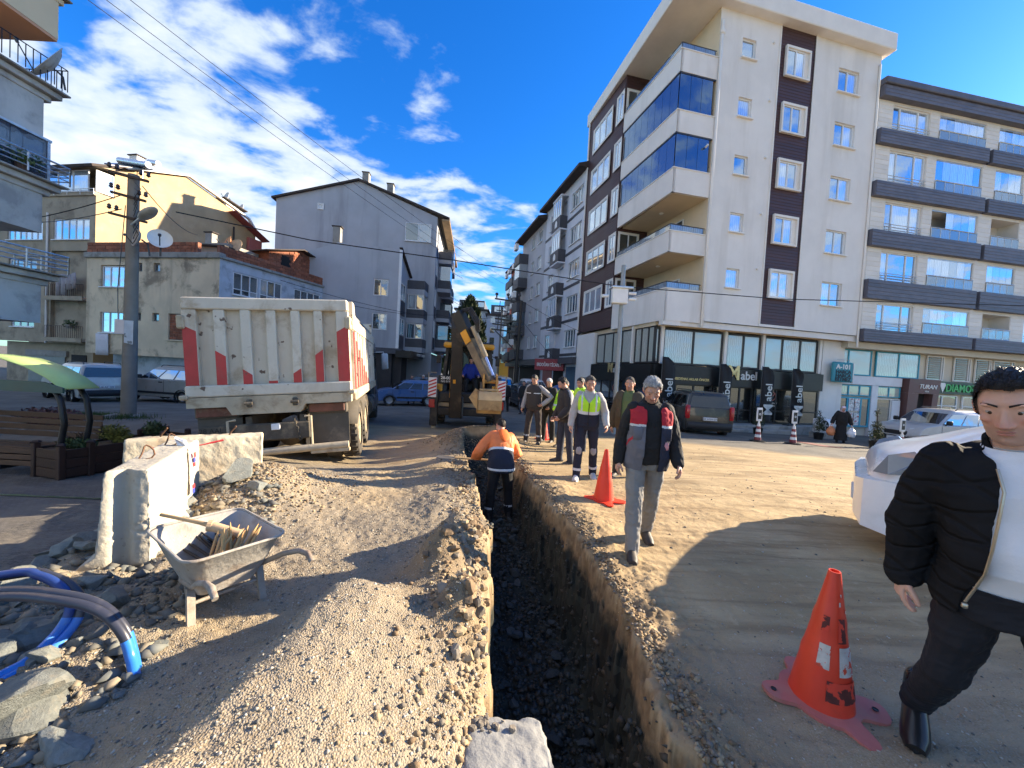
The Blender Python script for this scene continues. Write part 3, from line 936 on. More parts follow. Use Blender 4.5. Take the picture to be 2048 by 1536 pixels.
        lettering('M', .78, tr(.02, -.13, .78) @ rotm(0, R(-90), 0), SILV, bn, .004, .012, 1.0, name='banner_print')
        lettering('abel', .56, tr(-.02, -.13, 1.66) @ rotm(0, R(-90), 0), SILV, bn, .004, .004, name='banner_print')
    return bld

corner_block()
# ================================================================== buildings along the right side of the street

def siding_block():
    uf = Vector((.985, .17, 0)).normalized(); nf = Vector((-.17, .985, 0)).normalized()
    O = Vector((18.35, 20.62, 0))
    bld = thing('apartment_block', O, 'cream sided apartment block with dark bands and glazed balconies above a supermarket', 'apartment block')
    T = frame((0, 0, 0), uf, nf)
    CS = mat('cream_siding', (.72, .67, .60), .7, .06, 1.2, .1, 40, rv=.05)
    DB = mat('slate_band', (.115, .112, .135), .55, .2, 1.5, .2, 25, rv=.12)
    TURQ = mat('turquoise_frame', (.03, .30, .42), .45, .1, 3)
    SOFF = mat('soffit_cream', (.60, .53, .42), .85, .06, 1)
    W = 18.5
    body = MB(T)
    bands = [(4.34, 5.0), (6.6, 7.6), (9.36, 10.2), (11.95, 12.72), (14.66, 15.40)]
    tops = [6.6, 9.36, 11.95, 14.66, 17.0]
    bays = [(.0, 7.3), (7.55, 18.5)]
    cols = [('win', .98, 3.38), ('bal', 4.08, 7.28), ('bal', 8.28, 10.32), ('win', 11.4, 13.6), ('bal', 14.4, 17.4)]
    for (b0, b1), zt in zip(bands, tops):
        ops = [(a, b, b1, zt - .16) for k, a, b in cols]
        wall(body, 0, W, b1, zt, ops, depth=.9)
    body.box((.0, .92, 4.3), (W, 9, 17.0))
    body.build('wall', CS, bld)
    bd = MB(T)

    segs = [(.06, .94), (3.42, 4.04), (10.36, 11.36), (13.64, 14.36), (17.44, 18.4)]
    for (b0, b1), zt in zip(bands, tops):
        n = int(round((zt - b1) / .235)); h = (zt - b1) / n
        for (a, b) in segs[:4]:
            for i in range(n):
                plank(bld, T, a, b1 + i * h, b - a, h, CS, t=.02)
        for i in range(n):
            plank(bld, T, 7.32, b1 + i * h, .9, h, CS, t=.02)

    for (b0, b1) in bands:
        for (a, b) in bays:
            MB(T).box((a - .02, -.24, b0), (b, .0, b1 - .004)).build('band', DB, bld)
            n = 5; h = (b1 - b0) / n
            for i in range(n):
                plank(bld, T, a - .0, b0 + i * h, min(b, 18.4) - a - .02, h - .004, DB, t=.02, y=-.24)
    MB(T).box((-.05, -.3, 17.0), (W, 9, 17.55)).build('parapet', DB, bld)
    for i in range(3):
        plank(bld, T, 0, 17.0 + i * .18, W, .178, DB, t=.02, y=-.3)
    MB(T).bbox((-.1, -.42, 17.56), (W, 9.1, 17.9), .04).build('roof_edge', DB, bld)

    for fl, ((b0, b1), zt) in enumerate(zip(bands, tops)):
        z0 = b1
        for k, a, b in cols:
            h = zt - .16 - b1
            if k == 'win':
                window(bld, T, a, z0, b - a, h, [.22, .5, .28], gl=GLB, y=.07, sill=False)
                r_ = MB(T)
                for q in (.16, .30, .44): r_.cyl((a - .04, -.05, z0 + q), (b + .04, -.05, z0 + q), .018, n=6)
                for q in (a + .4, b - .4): r_.cyl((q, -.05, z0), (q, -.05, z0 + .44), .018, n=6)
                r_.build('window_rail', STEEL, bld)
            else:
                openb = (fl == 0 and a == 8.28) or (fl == 2 and a == 8.28)
                r_ = MB(T)
                r_.cyl((a, -.04, z0 + .62), (b, -.04, z0 + .62), .03, n=6)
                r_.cyl((a, -.04, z0 + .05), (b, -.04, z0 + .05), .022, n=6)
                n = 5 if b - a > 2.5 else 4
                for q in range(n + 1):
                    x = a + (b - a) * q / n
                    r_.cyl((x, -.04, z0 + .03), (x, -.04, z0 + .62), .02, n=6)
                r_.build('balcony_rail', STEEL, bld)
                for q in range(n):
                    x = a + (b - a) * q / n
                    link('rail_pane', pane_mesh((b - a) / n - .06, .5, GLR), bld, T @ tr(x + .03, -.045, z0 + .08))
                if not openb:
                    n = 6 if b - a > 2.5 else 4
                    skip = 2 if (fl == 2 and a == 4.08) else 0
                    m_ = n - (1 if fl % 2 else 0)
                    for q in range(skip, n):
                        x = a + (b - a) * q / n
                        link('folding_pane', pane_mesh((b - a) / n - .012, h - .72, GLB), bld, T @ tr(x + .006, .05, z0 + .66))
                    MB(T).box((a, .03, zt - .22), (b, .09, zt - .161)).build('glazing_track', STEEL, bld)
                else:
                    MB(T).box((a + .5, .86, z0), (a + 1.25, .91, z0 + 1.6)).build('balcony_door', DARKIN, bld)
    # ---- shops
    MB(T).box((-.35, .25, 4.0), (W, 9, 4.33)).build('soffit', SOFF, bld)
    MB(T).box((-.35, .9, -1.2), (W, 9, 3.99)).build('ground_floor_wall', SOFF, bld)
    TS = T @ tr(0, .85, 0)
    for (a, b, n) in ((-.3, 2.0, [.32, .68]), (2.3, 5.35, [.52, .48])):
        window(bld, TS, a, 2.55, b - a, 1.42, n, fr=TURQ, gl=GLS, y=-.06, sill=False, bar=.06, name='mezzanine_window')
    SHUT = mat('taupe_blind', (.30, .26, .21), .7, .1, 2)
    for (a, b) in ((6.0, 7.0), (8.0, 9.0), (9.6, 10.6), (11.0, 12.4)):
        o = window(bld, TS, a - .1, 2.55, b - a + .25, 1.42, [.85, .15], fr=CREAM2, gl=GLD, y=-.06, sill=False, bar=.06, name='mezzanine_window')
        sl = MB(T)
        for i in range(11): sl.box((a, .765, 2.65 + i * .115), (a + (b - a) * .85, .785, 2.65 + i * .115 + .085))
        sl.build('window_blind', SHUT, bld)
    MB(T).box((-.3, .72, 2.04), (4.12, .9, 2.52)).build('white_fascia', mat('white_panel', (.66, .66, .68), .5, .05, 2), bld)

    window(bld, TS, -.95, -.35, 3.0, 1.68, [.22, .28, .30, .20], fr=TURQ, gl=GLD, y=-.10, sill=False, bar=.09, name='shop_window')
    window(bld, TS, 2.5, -.35, 1.6, 1.68, [.62, .38], fr=CREAM2, gl=GLD, y=-.10, sill=False, bar=.05, name='shop_window')
    window(bld, TS, -.95, 1.40, 3.0, .6, 4, fr=TURQ, gl=GLS, y=-.10, sill=False, bar=.06, name='transom_window')
    window(bld, TS, 2.5, 1.40, 1.6, .6, 2, fr=TURQ, gl=GLS, y=-.10, sill=False, bar=.05, name='transom_window')
    MB(T).box((2.06, .70, -1), (2.48, .95, 2.03)).build('pillar', mat('white_panel', (.66, .66, .68)), bld)
    PST = mat('offer_poster', (.62, .60, .58), .5, .45, 9, spots=((.5, .05, .05), .9, 7, .6), dirt=((.05, .18, .40), .8, 6))
    for x, z in ((-.86, .55), (-.86, -.25), (.62, .55), (1.02, .55), (.62, -.25), (1.02, -.25)):
        MB(T).box((x, .735, z), (x + (.34 if x > 0 else .5), .745, z + .7)).build('poster', PST, bld)
    MB(T).box((3.52, .70, .1), (4.08, .74, 1.25)).build('notice_board', mat('white_panel', (.66, .66, .68)), bld)

    BRN = mat('maroon_portal', (.13, .062, .055), .5, .1, 2)
    pt = MB(T)
    y0, y1 = .45, .95
    def pr_(poly): pt.prism([(a, y0, b) for a, b in poly], (0, y1 - y0, 0))
    pr_([(4.15, -1), (4.75, -1), (4.95, 1.72), (4.22, 1.72)])
    pr_([(5.75, -1), (6.15, -1), (6.4, 1.72), (5.98, 1.72)])
    pr_([(4.22, 1.723), (6.4, 1.723), (6.48, 2.55), (4.26, 2.55)])
    pt.build('entrance_surround', BRN, bld)
    MB(T).box((4.6, .86, -1), (6.0, .893, 1.7)).build('entrance_door', DARKIN, bld)
    WH = mat('white_letter', (.7, .7, .66), .5, .05, 3)
    lettering('TURAN', .34, T @ tr(5.55, .44, 2.12), WH, bld, .01, .004, 1.1, shear=.25)
    lettering('NO:6', .13, T @ tr(5.5, .44, 1.86), WH, bld, .006)
    MB(T).box((6.5, .6, 1.78), (10.6, .9, 2.5)).build('sign_board', mat('dark_green_board', (.02, .045, .03), .4, .2, 2), bld)
    GRN = mat('green_letter', (.06, .42, .12), .4, .1, 3)
    lettering('DIAMOND', .62, T @ tr(8.45, .59, 2.12), GRN, bld, .03, .008, .95)
    dm = MB(T); c_ = (6.86, .585, 2.16)
    dm.prism([(c_[0] - .22, c_[1], 2.30), (c_[0] - .14, c_[1], 2.42), (c_[0] + .14, c_[1], 2.42), (c_[0] + .22, c_[1], 2.30), (c_[0], c_[1], 1.86)], (0, .02, 0))
    dm.build('diamond_emblem', WH, bld)
    window(bld, TS, 6.3, -.5, 2.05, 2.2, [.45, .55], rows=(.72, .28), fr=WFRAME, gl=GLD, y=-.05, sill=False, bar=.06, name='shop_window')
    window(bld, TS, 8.75, -.5, 2.0, 2.2, [.5, .5], rows=(.72, .28), fr=WFRAME, gl=GLD, y=-.05, sill=False, bar=.06, name='shop_window')

    SB = mat('teal_sign', (.025, .23, .29), .4, .08, 2)
    p = O + (T @ Vector((-1.2, .22, 0)))
    sg = thing('shop_sign', p, 'rounded teal supermarket sign board between the black shop and the green windows', 'sign')
    sg.rotation_euler = (0, 0, math.atan2(uf.y, uf.x))
    MB().bbox((.0, 0, 2.1), (1.32, .16, 3.18), .06).build('sign_face', SB, sg, smooth=30)
    MB().bbox((1.322, .01, 2.08), (1.38, .17, 3.16), .02).build('sign_edge', WFRAME, sg)
    MB().tube([(.3, .08, 3.17), (.3, .08, 3.32), (1.1, .08, 3.32), (1.1, .08, 3.17)], .015, 6).build('bracket', STEEL, sg)
    lettering('A-101', .34, tr(.64, -.012, 2.92), mat('white_letter', (.7, .7, .66)), sg, .008, .012, 1.1)
    for k, t in enumerate(('HARCA', 'HARCA', 'BİTMEZ')):
        lettering(t, .25, tr(.66, -.012, 2.65 - k * .2), mat('navy_letter', (.01, .02, .035), .5), sg, .008, .010, 1.15)

siding_block()

def street_row():
    ul = Vector((-.255, .967, 0)).normalized(); nl = Vector((.967, .255, 0)).normalized()
    base = Vector((6.9, 18.07, 0))
    WG = mat('white_grey_render', (.60, .61, .65), .85, .06, .8, .2, 40, streak=((.40, .40, .42), .3, 1.1))
    DK = mat('dark_stripe', (.06, .06, .07), .6, .1, 2)
    MAR = mat('maroon_sign', (.28, .035, .04), .4, .1, 2)
    # ---- pale block with dark stripes and enclosed balconies
    O = base + ul * 9.72
    b = thing('apartment_block', O, 'pale grey apartment block with dark stripes and arched emblems above a red shop sign', 'apartment block')
    T = frame((0, 0, 0), ul, nl)
    L = 8.1
    zf = [3.0, 5.55, 8.15, 10.75, 13.35, 15.95]
    cells = [(.35, 2.4), (3.35, 4.55), (5.75, 7.0)]
    ops = [(a, c, zf[i] + .75, zf[i] + 2.05) for i in range(5) for a, c in cells]
    mb = MB(T); wall(mb, 0, L, 3.0, 16.2, ops)
    mb.box((0, .3, -1), (L, 9, 16.2)); mb.build('wall', WG, b)
    for i in range(5):
        window(b, T, .35, zf[i] + .75, 2.05, 1.3, 4, y=.07, gl=GLD)
        window(b, T, 5.75, zf[i] + .75, 1.25, 1.3, 2, y=.07, gl=GLD)
        MB(T).box((.0, -.04, zf[i] + .1), (3.0, -.001, zf[i] + .3)).build('stripe', DK, b)
        MB(T).box((5.2, -.04, zf[i] + .1), (L, -.001, zf[i] + .3)).build('stripe', DK, b)
        MB(T).box((3.1, -.62, zf[i] - .2), (4.95, .0, zf[i] + .72)).build('balcony_panel', DK, b)
        em = MB(T @ tr(3.65, -.63, zf[i] - .02))
        em.prism([(0, 0, 0), (.5, 0, 0), (.5, 0, .3), (.4, 0, .45), (.25, 0, .55), (.1, 0, .45), (0, 0, .3)], (0, -.02, 0))
        em.build('balcony_emblem', WFRAME, b)
        if i in (1, 3, 4):
            window(b, T, 3.15, zf[i] + .74, 1.75, 1.5, 4, y=-.58, gl=GLB, sill=False, name='balcony_glazing')
        else:
            r_ = MB(T); rail(r_, [(3.13, -.58, zf[i] + .74), (4.92, -.58, zf[i] + .74)], .45, .25, .016, 0); r_.build('balcony_rail', STEEL, b)
        MB(T).box((3.1, -.62, zf[i] + 2.25), (4.95, .0, zf[i] + 2.36)).build('balcony_slab', WG, b)
    MB(T).prism([(-.2, -.7, 16.2), (-.2, -.7, 16.4), (-.2, 4, 18), (-.2, 9, 16.4), (-.2, 9, 16.2)], (L + .4, 0, 0)).build('roof', ROOFT, b)
    MB(T).box((-.1, -.28, 2.5), (L, .29, 2.98)).build('canopy', DK, b)
    for k, (a, c) in enumerate(((.4, 2.3), (2.9, 5.0), (5.4, 7.7))):
        MB(T).box((a, .26, -.9), (c, .298, 2.3)).build('shop_door', [mat('blue_door', (.05, .10, .15), .5), DARKIN, MAR][k], b)
    p = O + ul * 3.3 + nl * -.75
    s = thing('shop_sign', (p.x, p.y, 0), 'red shop sign with white lettering on the pale striped block', 'sign')

    s.rotation_euler = (0, 0, R(-28))
    MB().bbox((-1.25, -.08, 1.95), (1.25, .08, 2.85), .03).build('sign_board', MAR, s)
    lettering('ERDOĞAN TİCARET', .36, tr(0, -.09, 2.38), mat('white_letter', (.7, .7, .66)), s, .008, .006, .62)
    # ---- the next blocks
    def plain(o_len, length, H, colr, label, nfl, cells_, roofc=True, balc=(), depth=9.0, off=0.0):
        o = base + ul * o_len + nl * off
        bb = thing('apartment_block', o, label, 'apartment block')
        fl = (H - 3.2) / nfl
        ops_ = [(a, c, 3.2 + i * fl + .9, 3.2 + i * fl + 2.1) for i in range(nfl) for a, c in cells_]
        m_ = MB(T); wall(m_, 0, length, 3.0, H, ops_); m_.box((0, .3, -1), (length, depth, H)); m_.build('wall', colr, bb)
        for i in range(nfl):
            for a, c in cells_:
                window(bb, T, a, 3.2 + i * fl + .9, c - a, 1.2, 2, y=.07, gl=GLD, panes=False)
            for a, c in balc:
                MB(T).box((a, -1.0, 3.2 + i * fl - .15), (c, 0, 3.2 + i * fl + .85)).build('balcony_panel', CHAR, bb)
                MB(T).box((a + .1, -.9, 3.2 + i * fl + .86), (c - .1, -.02, 3.2 + (i + 1) * fl - .16)).build('balcony_glazing', GLD, bb) if i % 2 else None
                MB(T).box((a + .3, -1.35, 3.2 + i * fl + 1.3), (a + 1.1, -1.02, 3.2 + i * fl + 1.9)).build('air_conditioner', WFRAME, bb) if i % 2 == 0 else None
        MB(T).prism([(-.2, -.9, H), (-.2, -.9, H + .2), (-.2, depth / 2, H + 1.7), (-.2, depth, H + .2), (-.2, depth, H)], (length + .4, 0, 0)).build('roof', ROOFT, bb)
        MB(T).box((0, -.25, 2.4), (length, .28, 2.98)).build('canopy', CHAR, bb)
        MB(T).box((.4, .25, -1), (length - .4, .296, 2.3)).build('shop_front', DARKIN, bb)
        return bb
    plain(17.85, 7.6, 15.6, GREYL, 'mid grey apartment block past the striped one, small dark windows', 5, [(1.0, 2.1), (3.2, 4.1)], balc=[(5.3, 7.3)])
    plain(25.5, 6.0, 14.6, mat('beige_render', (.46, .42, .36), .85, .08, .8), 'beige apartment block with grey balcony boxes along the street', 5, [(.6, 1.5)], balc=[(2.2, 3.8), (4.3, 5.8)], off=1.0)
    plain(31.6, 8.0, 16.0, mat('red_render', (.42, .13, .11), .85, .08, .8), 'red rendered apartment block beyond the beige one', 5, [(.6, 1.6), (3.4, 4.4)], balc=[(5.2, 7.2)], off=2.3)

street_row()
# ================================================================== buildings on the other side
OLDW = mat('stained_white_render', (.70, .56, .38), .92, .10, .7, .35, 35, dirt=((.17, .13, .09), .75, .62), streak=((.26, .21, .15), .55, 1.1))
BLUEW = mat('bluish_stained_render', (.48, .51, .55), .9, .12, 1.1, .3, 30, dirt=((.16, .17, .18), .55, 1.0))
TANW = mat('tan_render', (.47, .335, .185), .92, .10, .7, .35, 25, dirt=((.55, .42, .26), .4, 1.1), streak=((.33, .24, .13), .35, 1.0))
TAND = mat('brown_grey_render', (.38, .31, .22), .92, .14, .7, .35, 25, dirt=((.12, .095, .07), .55, .9))
IRON = mat('rusty_iron', (.07, .04, .03), .7, .3, 6)

def bricks(parent, T, u0, u1, z0, z1, bw=.30, bh=.19, y=0.0, clip=None, t=.03):
    """courses of hollow bricks standing 3 cm proud of a mortar bed"""
    k = ('brick', bw, bh)
    if k not in _wc:
        _wc[k] = MB().bbox((.008, -.03, .008), (bw - .008, .02, bh - .008), .008).mesh('brick', BRICK)
        _wc[('half',) + k] = MB().bbox((.008, -.03, .008), (bw / 2 - .008, .02, bh - .008), .008).mesh('brick', BRICK)
    j = 0; z = z0
    while z + bh <= z1 + .02:
        x = u0
        if j % 2:
            if clip is None or clip(x, z, bw / 2, bh): link('brick', _wc[('half',) + k], parent, T @ tr(x, y + rnd.uniform(-.006, .006), z))
            x += bw / 2
        while x + bw <= u1 + .01:
            if clip is None or clip(x, z, bw, bh):
                link('brick', _wc[k], parent, T @ tr(x, y + rnd.uniform(-.007, .007), z) @ rotm(0, rnd.uniform(-.008, .008), rnd.uniform(-.01, .01)))
            x += bw
        if x + bw / 2 <= u1 + .01 and (clip is None or clip(x, z, bw / 2, bh)):
            link('brick', _wc[('half',) + k], parent, T @ tr(x, y, z))
        z += bh; j += 1

def dish(loc, rz, tilt, r, label, colr=None, group=None):
    d = thing('satellite_dish', loc, label, 'satellite dish', group)
    d.rotation_euler = (0, 0, rz)
    c = colr or mat('dish_white', (.66, .66, .64), .5, .06, 3)
    M_ = tr(0, 0, .45) @ rotm(R(tilt), 0, 0)
    pr = [(r * q, -.28 * r * (q * q)) for q in (0.02, .25, .5, .75, 1.0)]
    bk = [(r * 1.0, -.28 * r - .015), (r * .7, -.28 * r * .49 + .02), (r * .3, .02 - .28 * r * .09), (.02, .03)]
    MB(M_).lathe(pr + bk, (0, 0, 0), 'y', 22).build('reflector', c, d, smooth=40)
    a = MB(M_)
    a.cyl((0, -.1, -r * .8), (0, -r * 1.15, -r * .12), .015, n=6); a.cyl((0, -r * 1.1, -r * .16), (0, -r * 1.28, -.02), .04, n=8)
    a.build('feed_arm', RAILM, d)
    MB().tube([(0, .25, 0), (0, .2, .35), (0, .05, .45)], .025, 6).build('mount', RAILM, d)
    return d

def old_house():
    O = Vector((-17.7, 23.0, 0))
    uf = Vector((.985, -.17, 0)).normalized(); ur = Vector((.31, .95, 0)).normalized()
    b = thing('old_house', O, 'weathered two storey house with red brick parapet and stained white walls', 'house')
    T = frame((0, 0, 0), uf, (.17, .985))
    TR = frame((0, 0, 0), ur, (-.95, .31))
    zb, zt = 1.42, 7.45
    ops = [(-8.8, -6.85, 5.62, 7.0), (-8.8, -6.85, 2.75, 4.05), (-4.77, -4.27, 6.62, 7.15), (-4.77, -4.27, 3.58, 4.1), (-5.97, -5.6, 6.62, 7.15), (-5.97, -5.6, 3.58, 4.1), (-3.57, -2.3, 2.5, 4.1)]
    m = MB(T); wall(m, -9.9, 0, zb, zt, ops, depth=.18); m.quad((-9.9, .0, zb), (-9.9, 8, zb), (0, 8, zb), (0, 0, zb))
    m.quad((-9.9, 8, zb), (-9.9, 0, zb), (-9.9, 0, zt), (-9.9, 8, zt))
    m.quad((-9.9, 0, zt), (0, 0, zt), (0, 9, zt), (-9.9, 9, zt))
    m.build('front_wall', OLDW, b)
    for z in (5.62, 2.75):
        window(b, T, -8.75, z + .02, 1.85, 1.3, 3, y=.08, gl=GL)
    for u, z in ((-4.75, 6.64), (-4.75, 3.6), (-5.95, 6.64), (-5.95, 3.6)):
        window(b, T, u, z, .36 if u < -5 else .46, .46, 1, y=.1, gl=GLD, fr=mat('grey_wood', (.2, .19, .18)), sill=False)
    MB(T).box((-3.57, .10, 2.5), (-2.3, .14, 4.1)).build('bricked_up_window', MORT, b)
    bricks(b, T, -3.54, -2.33, 2.53, 4.08, .24, .17, .10)
    MB(T).bbox((-3.65, -.1, 2.42), (-2.2, .12, 2.5), .02).build('sill', OLDW, b)

    m = MB(T)
    m.box((-9.9, 1.5, -1.4), (0, 8, zb - .01)); m.box((-.35, .02, -1.4), (.0, 1.49, zb - .01)); m.box((-5.1, .8, -1.4), (-4.7, 1.49, zb - .01))
    m.build('ground_floor_wall', BLUEW, b)
    MB(T).box((-9.0, 1.42, -1.2), (-7.0, 1.49, 1.1)).build('door', DARKIN, b)
    MB(T).box((-3.9, 1.42, -1.2), (-2.9, 1.49, .9)).build('door', DARKIN, b)

    m = MB(T); m.bbox((-10.0, -.14, 7.45), (.12, .3, 7.78), .03); m.T = TR; m.bbox((.02, -.14, 7.452), (9.3, .3, 7.62), .03)
    m.build('cornice', CONC, b)
    MB(T).box((-9.9, .02, 7.785), (-1.6, .24, 8.42)).build('parapet', BRICKB, b)
    MB(TR).box((.0, .05, 7.625), (9.2, .27, 8.22)).build('parapet', BRICKB, b)
    bricks(b, T, -9.88, -1.6, 7.79, 8.42, .415, .21, .01)
    bricks(b, TR, .05, 9.2, 7.63, 8.2, .46, .19, .04)

    ops = [(.8, 2.45, 5.5, 6.9), (2.56, 4.2, 5.5, 6.9), (5.2, 7.6, 5.3, 6.85)]
    m = MB(TR); wall(m, 0, 9.2, zb, 7.45, ops, depth=.15); m.quad((9.2, 0, zb), (9.2, 8, zb), (9.2, 8, 7.45), (9.2, 0, 7.45)); m.build('side_wall', BLUEW, b)
    window(b, TR, .82, 5.52, 1.62, 1.36, 3, rows=(.26, .74), y=.03, gl=GLD)
    window(b, TR, 2.58, 5.52, 1.62, 1.36, 3, rows=(.26, .74), y=.03, gl=GLD)
    window(b, TR, 5.22, 5.32, 2.36, 1.5, 4, y=.03, gl=GLD)
    MB(TR).box((0, .3, -1.4), (9.2, 8, zb)).build('ground_floor_wall', BLUEW, b)

    TG = frame(ur * 3.9 + Vector((-.9, .3, 0)), ur, (-.95, .31))
    def top(x): return 9.75 if x > 2.6 else 9.0 + .75 * x / 2.6
    m = MB(TG); m.prism([(0, .04, 7.7), (5.4, .04, 7.7), (5.4, .04, 9.3), (2.6, .04, 9.95), (0, .04, 9.2)], (0, 3, 0)); m.build('gable_wall', BRICKB, b)
    def clip(x, z, w, h):
        return z + h < min(9.2 + .29 * max(0, x), 9.95 - .23 * max(0, x + w - 2.6)) and not (.9 < x + w / 2 < 1.8 and z > 8.3)
    bricks(b, TG, .0, 5.4, 8.05, 9.95, .30, .19, .03, clip)
    MB(TG).box((1.0, .0, 8.4), (1.75, .05, 9.2)).build('opening', DARKIN, b)
    m = MB(TG); m.prism([(-.5, -.4, 9.12), (2.6, -.4, 10.05), (5.8, -.4, 9.32), (5.8, -.4, 9.26), (2.6, -.4, 9.97), (-.5, -.4, 9.04)], (0, 4.2, 0))
    m.build('tin_roof', ROOFT, b)

    m = MB(T); m.box((-3.9, 1.6, 7.8), (-1.2, 4, 8.9)); m.build('roof_shed', CONC, b)
    m = MB(T); m.prism([(-4.3, 1.2, 8.75), (-4.3, 1.2, 8.83), (-1.0, 1.2, 8.28 + .35), (-1.0, 1.2, 8.2 + .35)], (0, 3, 0)); m.build('tin_roof', ROOFT, b)
    m = MB(T); m.box((-3.35, 2.0, 8.8), (-2.85, 2.4, 9.7)); m.build('chimney', CONC, b)
    m = MB(T); m.box((-3.45, 1.95, 9.72), (-2.75, 2.45, 9.78)); m.build('chimney_cap', ROOFT, b)

    w_ = O + (T @ Vector((-8.95, -.12, 0)))
    tw = MB(frame((0, 0, 0), uf))
    tw.loft([[(x, .03 * math.sin(x * 7 + z), z) for x in [q * .1 for q in range(11)]] for z in (1.32, 1.7, 2.2, 2.68)], False, False, closed=False)
    o = tw.build('towel', mat('white_cloth', (.62, .58, .58), .9, .06, 3), smooth=60)
    o.location = w_; sm = o.modifiers.new('s', 'SOLIDIFY'); sm.thickness = .02
    tag(o, 'white towel hanging below the lower window of the weathered house', 'towel')
    OR = mat('dish_orange', (.55, .26, .12), .6, .15, 4)
    for (u, y, z, rz, lab, c) in ((-1.75, 2.2, 8.5, -.6, 'orange rusty satellite dish on the brick house roof by the chimney', OR), (-.95, 2.0, 8.25, -.2, 'pale orange satellite dish on the brick house roof, nearer the corner', mat('dish_peach', (.62, .42, .24), .6, .15, 4))):
        p = O + (T @ Vector((u, y, z)))
        dish(p, rz, -20, .55, lab, c)

